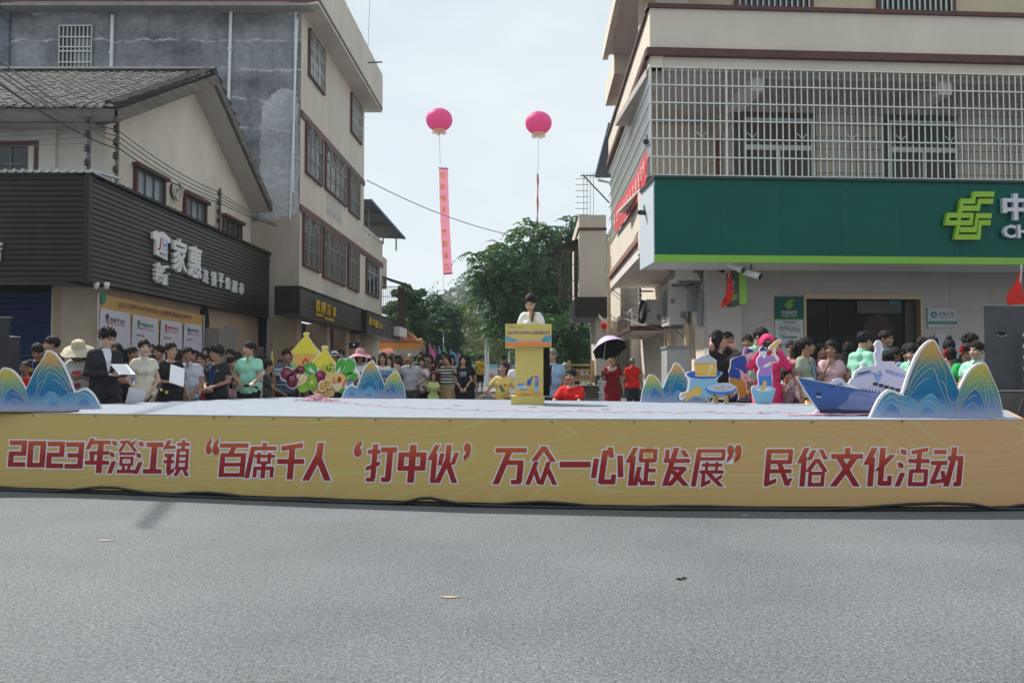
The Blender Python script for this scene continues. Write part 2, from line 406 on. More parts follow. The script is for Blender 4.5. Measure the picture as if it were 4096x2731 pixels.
# ------------------------------------------------------------------ gable house over the shop
PH=Pl(-8.5,17.1,*DS)
PG0=Pl(-8.15,16.5,*DS)
house=thing('gable_house','cream rendered house with a mossy tiled gable roof above the corner supermarket','house',(-8.5,17.1,0))
tA,tE=4.35,9.6
b=MB();b.prism([(0,3.0),(tE,3.0),(tE,6.35),(tA,8.95),(0,6.35)],-.25,0,lambda t,z,n:PH(t,z,n));part('gable_wall',b,M_CREAM,house)
b=MB();b.box(-20,-8.5-.003,17.1,17.3,3.0,6.4);part('front_wall',b,M_CREAM,house)
b=MB();b.box(-10.06,-9.5,17.03,17.1,4.9,6.3);part('pilaster',b,M_CREAM,house)
b=MB();b.box(-9.2,PG0.o[0],16.5,16.9,0,2.95);b.box(0,9.9,0,2.95,-.25,0,lambda t,z,n:PG0(t,z,n));part('ground_floor_wall',b,mat('tan_render',(.36,.27,.19),.8,.12,1.5),house)
b=MB();b.box(-9.0,PG0.o[0]+.001,16.47,16.5,0,2.9);part('pilaster',b,mat('tan_render_light',(.42,.34,.26),.8,.1,2),house)
# roof: ridge along X
OV=.62
RX=-7.86
def rx(Y):return RX+.0263*(Y-16.4)
YA,YE,ZE,ZR=21.3,26.2,6.42,8.93
Y0=16.3
b=MB()
for(ya,za,yb,zb_)in((Y0,ZE,YA,ZR),(YE,ZE,YA,ZR)):
 b.add([(-20,ya,za),(rx(ya),ya,za),(rx(yb),yb,zb_),(-20,yb,zb_),(-20,ya,za-.12),(rx(ya),ya,za-.12),(rx(yb),yb,zb_-.12),(-20,yb,zb_-.12)],[(0,1,2,3),(7,6,5,4),(0,4,5,1),(1,5,6,2),(2,6,7,3)])
roof=part('roof',b,mat('roof_underlay',(.03,.03,.028),.9),house)
# curved clay tiles on the slope that faces the square
sl_len=math.hypot(YA-Y0,ZR-ZE);sa=math.atan2(ZR-ZE,YA-Y0)
tb_=MB();nseg=5
V=[]
for k in range(nseg+1):
 a=math.pi*k/nseg
 V+=[(-.085*math.cos(a),-.17,.055*math.sin(a)+.03),(-.075*math.cos(a),.17,.048*math.sin(a)+.008)]
Fq=[(2*k,2*k+2,2*k+3,2*k+1)for k in range(nseg)]
Fq.append(tuple(2*k for k in range(nseg,-1,-1)))
tb_.add(V,Fq,[0]*nseg+[1])
me_t=tb_.mesh('tile',smooth=False);setm(me_t,[M_TILE,M_TILEEDGE])
stuff=MB();ntile=0
tiles=[]
ncol,nrow=36,21
for c_ in range(ncol):
 for r_ in range(nrow):
  s_=(r_+.5)/nrow*sl_len
  x=rx(Y0+s_*math.cos(sa))-.12-c_*.20+random.uniform(-.012,.012)
  tiles.append((c_,r_,x,Y0+s_*math.cos(sa)-.05,ZE+s_*math.sin(sa)+.03+random.uniform(0,.02),random.uniform(-.07,.07),random.uniform(-.05,.08)))
tiles.sort(key=lambda q:q[1]*0+q[0]+q[1]*.35)
for k,(c_,r_,x,y,z,rz_,rp)in enumerate(tiles):
 if k<300:piece('tile',me_t,roof,(x,y,z),(sa+rp,0,rz_))
 else:
  mx=Matrix.Translation((x,y,z))@Matrix.Rotation(rz_,4,'Z')@Matrix.Rotation(sa+rp,4,'X')
  stuff.add([tuple(mx@Vector(p))for p in V],Fq,[0]*nseg+[1])
part('tile_field',stuff,[M_TILE,M_TILEEDGE],roof,kind='stuff',fix=False)
b=MB();b.tube([(-20,YA,ZR+.10),(rx(YA),YA,ZR+.10)],.14,8);part('ridge_cap',b,M_TILE,roof)
b=MB()
for ya,yb in((Y0-.02,YA),(YE,YA)):
 n_=14
 for k in range(n_):
  f0,f1=k/n_,(k+1)/n_
  p0=(rx(ya)-.16,ya+(yb-ya)*f0,ZE+(ZR-ZE)*f0+.10);p1=(rx(yb)-.16,ya+(yb-ya)*f1,ZE+(ZR-ZE)*f1+.10+(.02 if k%2 else 0))
  b.tube([p0,p1],.12,6)
part('verge_ridge',b,M_TILE,roof)
b=MB()
for ya,yb,s_ in((Y0,YA,1),(YE,YA,-1)):
 b.add([(rx(ya)+.03,ya,ZE+.02),(rx(ya)-.05,ya,ZE+.02),(rx(yb)-.05,yb,ZR+.02),(rx(yb)+.03,yb,ZR+.02),(rx(ya)+.03,ya,ZE-.24),(rx(ya)-.05,ya,ZE-.24),(rx(yb)-.05,yb,ZR-.24),(rx(yb)+.03,yb,ZR-.24)],[(0,1,2,3),(7,6,5,4),(0,3,7,4),(1,5,6,2),(0,4,5,1),(3,2,6,7)])
b.box(-20,rx(Y0)-.06,Y0-.05,Y0+.03,ZE-.24,ZE+.02)
part('eave_board',b,M_EAVE,roof)
b=MB()
for ya,yb in((Y0+.04,YA),(YE-.02,YA)):
 b.add([(rx(ya)-.06,ya,ZE-.245),(-8.60,ya,ZE-.245),(-8.45,yb,ZR-.245),(rx(yb)-.06,yb,ZR-.245)],[(0,1,2,3)])
b.add([(-20,Y0+.04,ZE-.22),(-8.45,Y0+.04,ZE-.22),(-8.45,17.09,ZE-.16),(-20,17.09,ZE-.16)],[(0,1,2,3)])
part('soffit',b,mat('pale_soffit',(.52,.49,.46),.8,.06,2),house)
def window(parent,P,t0,t1,z0,z1,depth=.16,frame=M_BROWN,glass=M_GLASS,sash=M_OLDWOOD,nx=3,rows=(.62,),n0=0,fw=.09,hood=False):
 """brown surround, recessed sash bars and a pane; returns the frame"""
 depth=-.012;b=MB();fr=lambda t,z,n:P(t,z,n+n0)
 b.box(t0-fw,t0,z0,z1,-depth-.01,.085,fr);b.box(t1,t1+fw,z0,z1,-depth-.01,.085,fr)
 b.box(t0-fw-(.06 if hood else 0),t1+fw+(.06 if hood else 0),z1,z1+fw,-depth-.01,.095 if not hood else .16,fr)
 b.box(t0-fw,t1+fw,z0-fw*.9,z0,-depth-.01,.095,fr)
 w=part('window',b,frame,parent)
 b=MB();b.box(t0,t1,z0,z1,-depth-.01,-depth,fr);part('pane',b,glass,w)
 b=MB();e=.035
 for k in range(nx+1):
  t=t0+(t1-t0)*k/nx;tl,th=max(t0,t-e/2),min(t1,t+e/2)
  b.box(tl,th,z0,z1,-depth,-depth+.03,fr)
 for q in list(rows)+[0,1]:
  z=z0+(z1-z0)*q;b.box(t0,t1,max(z0,z-e*.6),min(z1,z+e*.6),-depth,-depth+.034,fr)
 part('sash',b,sash,w)
 return w
M_PALEGLASS=mat('pale_old_glass',(.15,.19,.22),.18,.25,2,spec=.5)
for(xa,ya,xb,yb)in((541,652,645,800),(737,765,812,900),(892,855,955,985)):
 t0,z1=PH.hit(xa,ya);t1,_=PH.hit(xb,yb)
 window(house,PH,t0,t1,4.05,z1-.1,.13,glass=M_PALEGLASS if xa<850 else M_GLASS,nx=3,hood=True)
PHF=Pl(-8.5,17.1,1,0)
window(house,PHF,at(-130,0,17.1).x+8.5,at(158,0,17.1).x+8.5,4.9,at(0,585,17.1).z,.2,nx=3,glass=M_GLASS)
tf,zf=PH.hit(692,765)
b=MB()
frf=lambda a,c,n:PH(tf+a,zf+c,n+.13)
b.lathe([(.20,-.05),(.24,-.05),(.24,.03),(.20,.03),(.20,-.05)],20,fr=frf)
vf=part('vent_fan',b,M_CREAM,house)
b=MB();b.lathe([(.0,-.12),(.2,-.12)],20,fr=frf);part('fan_opening',b,M_DARK,vf)
b=MB()
for k in range(3):
 a=k*2.09+.4
 b.add([frf(.03*math.cos(a+1.5),.03*math.sin(a+1.5),-.06),frf(.18*math.cos(a-.35),.18*math.sin(a-.35),-.08),frf(.18*math.cos(a+.35),.18*math.sin(a+.35),-.03)],[(0,1,2)])
part('fan_blade',b,mat('fan_grey',(.35,.33,.31),.6),vf)
# blue roller shutter facing the square
b=MB();zz=0
for k in range(27):
 b.add([(-13,16.72,k*.105),(-9.22,16.72,k*.105),(-9.22,16.69,k*.105+.05),(-13,16.69,k*.105+.05),(-9.22,16.72,k*.105+.105),(-13,16.72,k*.105+.105)],[(0,1,2,3),(3,2,4,5)])
sh=part('roller_shutter',b,M_SHUTTER,house)
b=MB();b.box(-9.27,-9.2,16.6,16.72,0,2.9);part('shutter_rail',b,M_ALU,sh)
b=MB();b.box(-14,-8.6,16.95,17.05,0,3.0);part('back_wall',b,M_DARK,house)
# street-side door and boxes past the banner
b=MB();t0=PG0.hit(897,1400)[0];t1=PG0.hit(945,1400)[0];b.box(t0,t1,0,2.5,-.05,.02,lambda t,z,n:PG0(t,z,n));part('side_door',b,mat('grey_door',(.22,.22,.23),.6,.1,2),house)
b=MB();t0=PG0.hit(806,1330)[0];t1=PG0.hit(874,1330)[0];b.box(t0,t1,.7,2.35,.0,.45,lambda t,z,n:PG0(t,z,n));solo('meter_cabinet',b,mat('grey_cabinet',(.20,.185,.17),.55,.12,3),'grey electric meter cabinet on the wall beside the yellow route banner','meter cabinet')
b=MB();t0=PG0.hit(814,1200)[0];b.prism([(t0+.28*math.cos(a),2.35+.42*math.sin(a))for a in np.linspace(0,6.28,18)[:-1]],.0,.05,lambda t,z,n:PG0(t,z+.15,n));
solo('oval_board',b,M_DARK,'dark oval board on the wall above the grey meter cabinet','board')
for k,px in enumerate((980,1010,1040)):
 t0=PG0.hit(px,1400)[0];b=MB();b.box(t0,t0+.5,1.2+k*.1,1.9+k*.1,0,.18,lambda t,z,n:PG0(t,z,n))
 solo('utility_box',b,mat('rusty_box',(.16,.13,.11),.7,.25,4),['rusty utility box nearest the grey side door','middle rusty utility box between two others on the shop wall','rusty utility box farthest down the supermarket wall'][k],'utility box','utility boxes on the shop wall')
for k,(px,lab)in enumerate(((386,'white dome camera at the very corner under the dark fascia'),(427,'white dome camera above the yellow route banner, right of its twin'))):
 p=at(px,1140,15.75);b=MB();b.lathe([(0,.05),(.05,.05),(.053,-.015),(.047,-.035),(0.0,-.08)],14,tuple(p));b.lathe([(.043,-.035),(.04,-.06),(.02,-.08),(0,-.088)],14,tuple(p))
 solo('dome_camera',b,mat('camera_white',(.6,.6,.6),.4),lab,'camera','dome cameras under the fascia',smooth=True)
 # ------------------------------------------------------------------ left: four storey building
PT=Pl(-6.72,26.0,*DS)
tall=thing('apartment_building','tall four storey building with grey weathered side wall and beige street facade','building',(-6.72,26,0))
tEnd,tLow=PT.at_y(35.8),PT.at_y(40.3)
b=MB()
b.add([(-24,26,0),(-6.72-.002,26,0),(-6.72-.002,26,12.75),(-24,26,12.75),(-24,26.25,0),(-6.72,26.25,0),(-6.72,26.25,12.75),(-24,26.25,12.75)],[(0,1,2,3),(4,5,6,7),(2,3,7,6)])
part('side_wall',b,M_GREYWALL,tall)
b=MB()
def rag(pts,amp,n=10):
 out=[]
 for i in range(len(pts)):
  p,q=pts[i],pts[(i+1)%len(pts)]
  for k in range(n):
   f=k/n;out.append((p[0]+(q[0]-p[0])*f+random.uniform(-amp,amp),p[1]+(q[1]-p[1])*f+random.uniform(-amp,amp)))
 return out
pl_px=[(1046,430),(1075,395),(1110,362),(1150,352),(1185,362),(1192,420),(1196,900),(1120,905),(1040,880),(1035,700),(1042,560)]
pp=[(at(x,y,26).x,at(x,y,26).z)for x,y in pl_px]
b.poly([(min(x,-6.73),25.994,z)for x,z in rag(pp,.05,9)])
part('plaster_patch',b,M_PLASTER,tall,fix=False)
b=MB();zq=at(1100,890,26).z;b.add([(at(1010,0,26).x,25.990,0),(-6.73,25.990,0),(-6.73,25.990,zq+.3),(at(1110,0,26).x,25.990,zq+.1),(at(1010,0,26).x,25.990,zq)],[(0,1,2,3,4)])
part('rendered_base',b,mat('beige_base',(.40,.35,.295),.9,.14,1.2,stretch=(1,1,.4)),tall,fix=False)
b=MB();b.box(0,tEnd,2.93,12.8,-.25,0,lambda t,z,n:PT(t,z,n));b.box(tEnd,tLow,2.93,7.45,-.25,-.001,lambda t,z,n:PT(t,z,n))
b.box(tEnd-.25,tEnd-.002,7.3,12.8,-9,-.25,lambda t,z,n:PT(t,z,n))
part('street_wall',b,M_CREAM2,tall)
b=MB()
fr=lambda t,z,n:PT(t,z,n)
b.box(-.55,tEnd+.5,12.92,14.4,.55,.70,fr);part('parapet',b,M_CREAM2,tall)
b=MB();b.box(-.55,tEnd+.5,12.8,12.92,-.2,.705,fr);part('cornice_band',b,mat('cornice_brown',(.12,.085,.075),.7),tall)
b=MB();b.box(-.54,tEnd+.48,12.72,12.8,-.25,.68,fr);part('cornice_soffit',b,M_SOFFIT,tall)
b=MB();b.add([(-16.0,25.4,12.92),PT(-.56,12.92,.7),PT(-.56,14.4,.7),(-16.0,25.4,14.4)],[(0,1,2,3)]);b.box(-24,-16.0,25.9,26,9.0,14.4);part('side_parapet',b,M_PARAPET,tall,fix=False)
b=MB();b.box(-16.0,-6.2,25.38,25.44,12.78,12.93);part('cornice_band',b,mat('cornice_red',(.16,.05,.05),.8,.3,3),tall)
b=MB();b.box(-16.0,-6.3,25.45,25.999,12.68,12.78);part('cornice_soffit',b,mat('soffit_grey',(.36,.35,.34),.85,.15,2),tall)
def band(za,zb_,t0,t1):
 b=MB();b.box(t0,t1,za,zb_,0,.05,fr);return part('string_course',b,M_BROWN,tall)
z3=PT.hit(1203,440)[1];z2=PT.hit(1190,810)[1]
band(z3-.22,z3,-.02,tEnd);band(z2-.22,z2,-.02,tLow)
def grille(parent,P,t0,t1,z0,z1,n0=.02,pitch=.11,arcs=0,hz=(0.0,.32,.38,.74,1.0),m=M_STEEL,r=.011):
 b=MB();f_=lambda t,z,n:P(t,z,n+n0)
 k=max(3,int((t1-t0)/pitch))
 for i in range(k+1):
  t=t0+(t1-t0)*i/k;b.box(t-r,t+r,z0,z1 if not arcs else z1-.0,-r,r,f_)
 for q in hz:
  z=z0+(z1-z0)*q;b.box(t0,t1,z-r*1.4,z+r*1.4,r*1.1,r*3.2,f_)
 for j in range(arcs):
  tc_=t0+(t1-t0)*(j+.5)/arcs;rr=min((t1-t0)/arcs*.46,(z1-z0)*.12);zc=z0+(z1-z0)*.865
  pts=[f_(tc_+rr*math.cos(a),zc+rr*math.sin(a)*1.15,.03)for a in np.linspace(0,2*math.pi,17)]
  b.tube(pts,.012,4,cap=False)
  for a in(1.0,1.57,2.14):b.tube([f_(tc_,zc-rr*.9,.03),f_(tc_+rr*math.cos(a),zc+rr*math.sin(a),.03)],.009,4)
 return part('grille',b,m,parent)
WINS=[((1232,91),(1226,299),(1295,187),0),((1401,352),(1397,526),(1443,414),0),((1220,482),(1213,690),(1286,557),2),((1298,568),(1292,754),(1384,669),3),((1393,673),(1390,845),(1435,718),2),((1209,847),(1205,1064),(1278,896),2),((1289,908),(1287,1111),(1377,968),3),((1388,972),(1385,1153),(1432,1008),2),((1462,1030),(1461,1175),(1511,1066),-1)]
for lt,lb,rt,arcs in WINS:
 t0,zt=PT.hit(*lt);zb_=PT.hit(*lb)[1];t1=PT.hit(*rt)[0]
 if arcs==0:zt-=.15
 w=window(tall,PT,t0+.08,t1-.08,zb_+.1,zt-.1,.18,nx=4 if arcs==3 else 3,sash=M_ALU,rows=(.7,),fw=.08)
 if arcs>=0:grille(w,PT,t0+.08,t1-.08,zb_+.1,zt-.1,.07,.15,arcs,m=M_WHITEGRILLE if arcs==0 else mat('grille_dull',(.27,.26,.24),.5),r=.006)
for px,py0,py1 in((1340,780,868),(1330,1128,1190)):
 t0=PT.hit(px-32,py0)[0];t1=PT.hit(px+28,py0)[0];z1=PT.hit(px-32,py0-6)[1];z0=z1-.75
 b=MB()
 for k in range(8):
  t=t0+(t1-t0)*k/8;b.prism([(t,z0),(t+.1,z0+.05),(t+.14,z1-.1),(t+.1,z1),(t+.04,z1),(t-.02,z0+.3)],.0,.045,fr)
 part('vent_block',b,mat('vent_white',(.55,.54,.53),.7),tall)
 # window with white grille high on the side wall
PS=Pl(-6.72,26.0,1,0)
t0,zt=at(243,108,26).x+6.72,at(243,108,26).z;t1,zb_=at(372,108,26).x+6.72,at(243,298,26).z
b=MB();b.box(t0,t1,25.97,25.985,zb_,zt,lambda a,y,z:(a-6.72,y,z));w=part('window',b,M_GLASS,tall)
b=MB();b.box(t0+.45,t1-.02,25.96,25.968,zb_+.05,zt-.4,lambda a,y,z:(a-6.72,y,z));part('pane',b,M_PALEGLASS,w)
grille(w,PS,t0,t1,zb_,zt,.07,.115,0,(0,.23,.46,.55,.76,1),M_WHITEGRILLE,.013)
# pipes on the side wall
for k,(xa,ya,xb,yb,r_)in enumerate(((450,62,441,330,.055),(924,42,909,450,.05),(1184,-20,1172,770,.03),(1190,78,1160,880,.028))):
 p,q=at(xa,ya,25.93),at(xb,yb,25.93)
 if k<2:q.z=6.5
 b=MB();b.tube([p,q],r_,8)
 for f in(.2,.5,.8):c_=p.lerp(q,f);b.box(c_.x-r_-.02,c_.x+r_+.02,c_.y-r_-.01,25.99,c_.z-.02,c_.z+.02)
 solo('drain_pipe',b,M_WHITEPIPE,['white drain pipe right of the grilled window on the grey wall','white drain pipe falling behind the gable roof ridge','thin white pipe along the corner edge of the grey wall','thin white pipe leaning across the white plaster patch'][k],'pipe','pipes on the grey side wall')
 # lower wing: terrace roof, balcony
b=MB();b.box(tLow-.02,tLow+1.2,5.4,6.9,-3,.0,fr);b.box(tEnd,tLow,7.44,7.6,-.24,.02,fr);part('terrace_parapet',b,M_CREAM2,tall)
can=thing('terrace_canopy','blue edged sheet metal canopy over the terrace behind the tall beige building','canopy',(-6.3,36.2,7.5))
c0,c1,c2,c3=Vector((-10,36.1,8.95)),Vector((-6.22,36.1,8.75)),Vector((-5.42,41.5,7.93)),Vector((-10,41.5,8.1))
b=MB();up=Vector((0,0,.06));b.add([c0,c1,c2,c3,c0+up,c1+up,c2+up,c3+up],[(0,1,2,3),(4,5,6,7),(0,1,5,4),(1,2,6,5),(2,3,7,6)]);part('roof_sheet',b,M_UNDERROOF,can)
b=MB();b.tube([c1+up*.5,c2+up*.5],.07,4);part('edge_trim',b,M_BLUEROOF,can)
for f in(.15,.55,.95):
 q=c1.lerp(c2,f);b=MB();b.tube([(q.x-.35,q.y,7.3),(q.x-.35,q.y,q.z)],.04,6);part('post',b,M_OLDWOOD,can)
b=MB()
for f in(.3,.6):p,q=c0.lerp(c3,f),c1.lerp(c2,f);b.tube([p+Vector((0,0,-.05)),q+Vector((0,0,-.05))],.045,4)
part('rafter',b,M_OLDWOOD,can)
bal=thing('caged_balcony','small rusty caged balcony with awning at the end of the beige building','balcony',tuple(PT(tLow+.6,2.9,.4)))
b=MB();b.box(tLow,tLow+2.4,3.0,3.45,-.6,.85,fr);part('slab',b,M_SOFFIT,bal)
for k in range(18):
 b=MB();t=tLow+2.3*k/17;b.box(t-.012,t+.012,3.45,5.4,.78,.80,fr);part('bar',b,mat('rusty_bar',(.07,.04,.03),.8),bal)
for k in range(8):b=MB();n_=.06+.1*k;b.box(tLow-.01,tLow+.014,3.45,5.4,n_,n_+.02,fr);part('bar',b,_mc['rusty_bar'],bal)
b=MB()
for z in(3.9,4.4,4.9,5.38):b.box(tLow,tLow+2.3,z,z+.03,.77,.81,fr);b.box(tLow-.02,tLow,z,z+.03,0,.8,fr)
part('rail',b,_mc['rusty_bar'],bal)
b=MB();b.add([fr(tLow-.1,5.95,-.1),fr(tLow+2.6,5.95,-.1),fr(tLow+2.6,5.55,1.15),fr(tLow-.1,5.55,1.15)],[(0,1,2,3)]);part('awning',b,mat('awning_dark',(.05,.045,.045),.7,.3,3),bal,fix=False)
b=MB();b.box(tLow,tLow+2.4,0,6.9,-2.6,-.6,fr);part('rear_wall',b,M_CREAM2,bal)
# ground floor: piers, shutters and dark shop openings
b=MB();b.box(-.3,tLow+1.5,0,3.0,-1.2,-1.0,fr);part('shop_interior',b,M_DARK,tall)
for k,px in enumerate((9999,1190,1310,1385,1425,1462)):
 if not k:continue
 t0=PT.hit(px,1400)[0];w_=(.35,.5,.45,.7,.8,1.6)[k]
 b=MB();b.box(t0,t0+w_,0,2.95,-.8,-.02,fr);part('pier',b,mat('tan_pier',(.40,.31,.22),.8,.12,2),tall)
for a0,a1 in((1322,1383),(1396,1424)):
 t0,t1=PT.hit(a0,1400)[0]+.45,PT.hit(a1,1400)[0];b=MB()
 for k in range(16):z=1.6+k*.085;b.add([fr(t0,z,-.5),fr(t1,z,-.5),fr(t1,z+.04,-.47),fr(t0,z+.04,-.47),fr(t1,z+.085,-.5),fr(t0,z+.085,-.5)],[(0,1,2,3),(3,2,4,5)])
 part('roller_shutter',b,M_GREYSHUT,tall,fix=False)
def slat_sign(name,label,P,t0,t1,z0,z1,depth,n,end=True):
 s=thing(name,label,'shop sign',P((t0+t1)/2,z0,.0),'slatted shop signs along the street')
 fr=lambda t,z,q:P(t,z,q)
 b=MB();b.box(t0+.01,t1,z0+.01,z1-.01,-depth,-.04,fr);part('backing',b,M_SLATBACK,s)
 h=(z1-z0)/n
 for k in range(n):
  z=z0+k*h;b=MB()
  V=[fr(t,zz,q)for t in(t0,t1)for q,zz in((-.04,z),(-.005,z+.003),(-.02,z+h-.016),(-.04,z+h-.016))]
  b.add(V,[(0,1,2,3),(7,6,5,4),(0,4,5,1),(1,5,6,2),(2,6,7,3)]);part('slat',b,M_SLAT,s)
  if end:
   b=MB();b.box(t0-.02,t0+.008,z,z+h-.016,-depth,-.04,fr);part('slat',b,M_SLAT,s)
 b=MB();b.box(t0-.03,t0+.03,z0-.02,z1+.02,-.05,.012,fr);b.box(t0,t1,z1,z1+.03,-depth,.02,fr);part('trim',b,M_SLAT,s)
 b=MB();b.box(t0,t1,z0-.02,z0+.008,-depth,-.03,fr);part('underside',b,mat('sign_underside',(.10,.10,.105),.35,.2,3,spec=.5),s)
 return s
P2=Pl(at(1198,1258,24.4).x,24.4,*DS)
e1=P2.hit(1454,1270)[0];e2=P2.hit(1592,1400)[0]
s2=slat_sign('restaurant_sign','dark slatted restaurant sign with four gold characters and a gold phone line',P2,0,e1,2.91,3.74,.75,10)
for s_,x0,y0,x1,y1 in(('桃',1262,1200,1276,1248),('园',1284,1209,1299,1256),('酒',1307,1218,1320,1262),('家',1329,1226,1341,1268)):
 letter(s2,s_,P2,x0,y0,x1,y1,.03,.04,M_GOLD,.0)
for s_,x0,y0,x1,y1 in(('订台:38175',1262,1248,1292,1270),('电话:138 582 286',1298,1264,1335,1281)):
 ta=P2.hit(x0,y0)[0];tb=P2.hit(x1,y1)[0];z1=P2.hit(x0,y0)[1];z0=P2.hit(x0,y0+15)[1]
 b=MB();put_text(b,s_,lambda a,z,c:P2(a,z,.005+c),ta,tb,z0,z1,bold=.02,depth=.02);part('lettering',b,M_GOLD,s2)
P3=Pl(P2(0,0,.12)[0],P2(0,0,.12)[1],*DS)
s3=slat_sign('restaurant_sign','smaller dark slatted sign with five gold characters at the far end',P3,e1+.02,e2,2.82,3.72,.9,10)
for s_,x0,y0,x1,y1 in(('顺',1475,1268,1483,1300),('口',1488,1277,1494,1300),('福',1498,1280,1506,1312),('酒',1509,1287,1516,1312),('家',1520,1293,1527,1316)):
 letter(s3,s_,P3,x0,y0,x1,y1,.03,.04,M_GOLD,.0)
 # ------------------------------------------------------------------ yellow banner with the four routes on the shop wall
PB=Pl(PG0(0,0,.05)[0],PG0(0,0,.05)[1],*DS)
M_BANY=mat('banner_yellow',(.50,.31,.10),.6,.06,1.5);M_BANW=mat('banner_white_panel',(.52,.51,.57),.6,.05,2)
M_INKRED=mat('ink_maroon',(.13,.012,.028),.6);M_INKR=mat('ink_red',(.40,.03,.03),.6);M_INKP=mat('ink_purple',(.10,.02,.07),.6);M_INKG=mat('ink_green',(.02,.20,.12),.6);M_INKB=mat('ink_blue',(.04,.10,.30),.6);M_INKK=mat('ink_black',(.02,.018,.03),.6)
tb0=PB.hit(384,1173)[0];tb1=PB.hit(808,1258)[0];zbt=PB.hit(384,1173)[1];zbt2=PB.hit(808,1260)[1]
ban=thing('route_banner','yellow printed banner with four white route panels on the supermarket wall','banner',PB(tb0,.6,0))
def zt_(t):return zbt+(zbt2-zbt)*(t-tb0)/(tb1-tb0)
b=MB();NB=24
for i in range(NB):
 pass
V=[PB(tb0+(tb1-tb0)*i/NB,(zt_(tb0+(tb1-tb0)*i/NB)if j else .7),.02*math.sin(i*1.3)*(.3 if j else 1)+.02)for i in range(NB+1)for j in(0,1)]
b.add(V,[(2*i,2*i+2,2*i+3,2*i+1)for i in range(NB)]);part('cloth',b,M_BANY,ban,fix=False,smooth=True)
b=MB();b.box(tb0-.03,tb0+.02,.7,zbt,.05,.058,lambda t,z,n:PB(t,z,n));b.box(tb1-.02,tb1+.03,.7,zbt2,.05,.058,lambda t,z,n:PB(t,z,n));part('hem',b,M_BANW,ban)
def ptext(s,x0,y0,x1,y1,h,m,bold=.02,n=.066):
 """print on the banner between two points of the photograph"""
 ta,za=PB.hit(x0,y0);tb,zb_=PB.hit(x1,y1);hh=PB.hit(x0,y0-h)[1]-za
 f_=lambda a,z,c:PB(a,z+(zb_-za)*(a-ta)/(tb-ta),n)
 b=MB();put_text(b,s,f_,ta,tb,za,za+hh,bold=bold);return part('lettering',b,m,ban,fix=False)
ptext('澄江镇“百席千人‘打中伙’万众一心促发展”民俗文化体验路线',461,1228,757,1280,22,M_INKRED,.03)
PAN=[((391,1231),(508,1254),'文化传承之旅',M_INKP,'(全程约5公里，用时1小时)'),((521,1257),(621,1276),'绿色生态之旅',M_INKG,'(全程约7公里，用时50分钟)'),((635,1278),(717,1290),'农文艺术之旅',M_INKR,'(全程约8公里，用时50分钟)'),((729,1293),(798,1301),'亲子研玩之旅',M_INKB,'(全程约3公里，用时40分钟)')]
for(xa,ya),(xb,yb),s_,mm,sub in PAN:
 ta,za=PB.hit(xa,ya);tb,zb_=PB.hit(xb,yb)
 b=MB();pts=[PB(ta,za,.06),PB(tb,zb_,.06)]
 for k in range(7):f=k/6;pts.append(PB(tb+.05*math.sin(f*5),zb_-f*(zb_-.8),.06))
 for k in range(7):f=1-k/6;pts.append(PB(ta-.05*math.sin(f*5),za-f*(za-.8),.06))
 b.poly(pts);part('route_panel',b,M_BANW,ban,fix=False)
 w_=xb-xa;sl_=(yb-ya)/w_
 yy=lambda x,d:ya+(x-xa)*sl_*.96+d
 xa1,xb1=xa+w_*.30,xa+w_*.82
 ptext(s_,xa1,yy(xa1,40*w_/117+8),xb1,yy(xb1,40*w_/117+8),17*(w_/117)**.5,mm,.035)
 xc,xd=xa+w_*.22,xa+w_*.82
 ptext(sub,xc,yy(xc,60*(w_/117)**.6),xd,yy(xd,60*(w_/117)**.6),10*(w_/117)**.5,M_INKR,.01)
 tp,zp=PB.hit(xa+w_*.22,yy(xa+w_*.22,30*(w_/117)**.5));b=MB()
 b.poly([PB(tp+.06*math.cos(a),zp+.06*math.sin(a),.068)for a in np.linspace(-.5,math.pi+.5,14)]+[PB(tp,zp-.15,.068)])
 part('pin_mark',b,mm,ban,fix=False)
 ptext({0:'澄江文化馆',1:'澄江街',2:'澄江村竹园',3:'乾坤村新时代'}[PAN.index(((xa,ya),(xb,yb),s_,mm,sub))],xa+w_*.12,yy(xa+w_*.12,92*(w_/117)**.6),xa+w_*.45,yy(xa+w_*.45,92*(w_/117)**.6),10*(w_/117)**.4,M_INKK,.01)
b=MB();tp,zp=PB.hit(400,1190);b.poly([PB(tp+.11*math.cos(a),zp+.13*math.sin(a),.066)for a in np.linspace(0,6.1,14)]);part('emblem',b,M_INKG,ban,fix=False)
# ------------------------------------------------------------------ overhead wires on the left
ins=[]
def bracket(px,py,Y,n,dz,label):
 o=thing('insulator_rack',label,'insulator rack',tuple(at(px,py,Y)),'insulator racks carrying the wires')
 p=at(px,py,Y);b=MB();b.box(p.x-.03,p.x+.03,p.y-.03,p.y+.03,p.z-dz*n-.1,p.z+.15);part('bracket',b,M_OLDWOOD,o)
 for k in range(n):
  z=p.z-k*dz;b=MB();b.lathe([(.0,.07),(.05,.06),(.03,.03),(.06,0),(.03,-.03),(.055,-.06),(0,-.07)],10,(p.x,p.y-.08,z));part('insulator',b,M_CERAMIC,o,smooth=True);ins.append(Vector((p.x,p.y-.08,z)))
 return o
bracket(358,485,16.2,4,.28,'dark insulator rack at the house corner under the front eave')
bracket(470,520,16.9,4,.28,'dark insulator rack on the gable wall, right of the corner one')
bracket(880,775,22.3,4,.25,'grey insulator rack on a wall pole near the far gable window')
def sag(p,q,d,n=14):
 p,q=Vector(p),Vector(q);return[p.lerp(q,k/n)-Vector((0,0,d*4*(k/n)*(1-k/n)))for k in range(n+1)]
WL=[((-40,215),(350,478)),((-40,250),(352,500)),((-40,275),(362,515)),((-40,310),(345,545))]
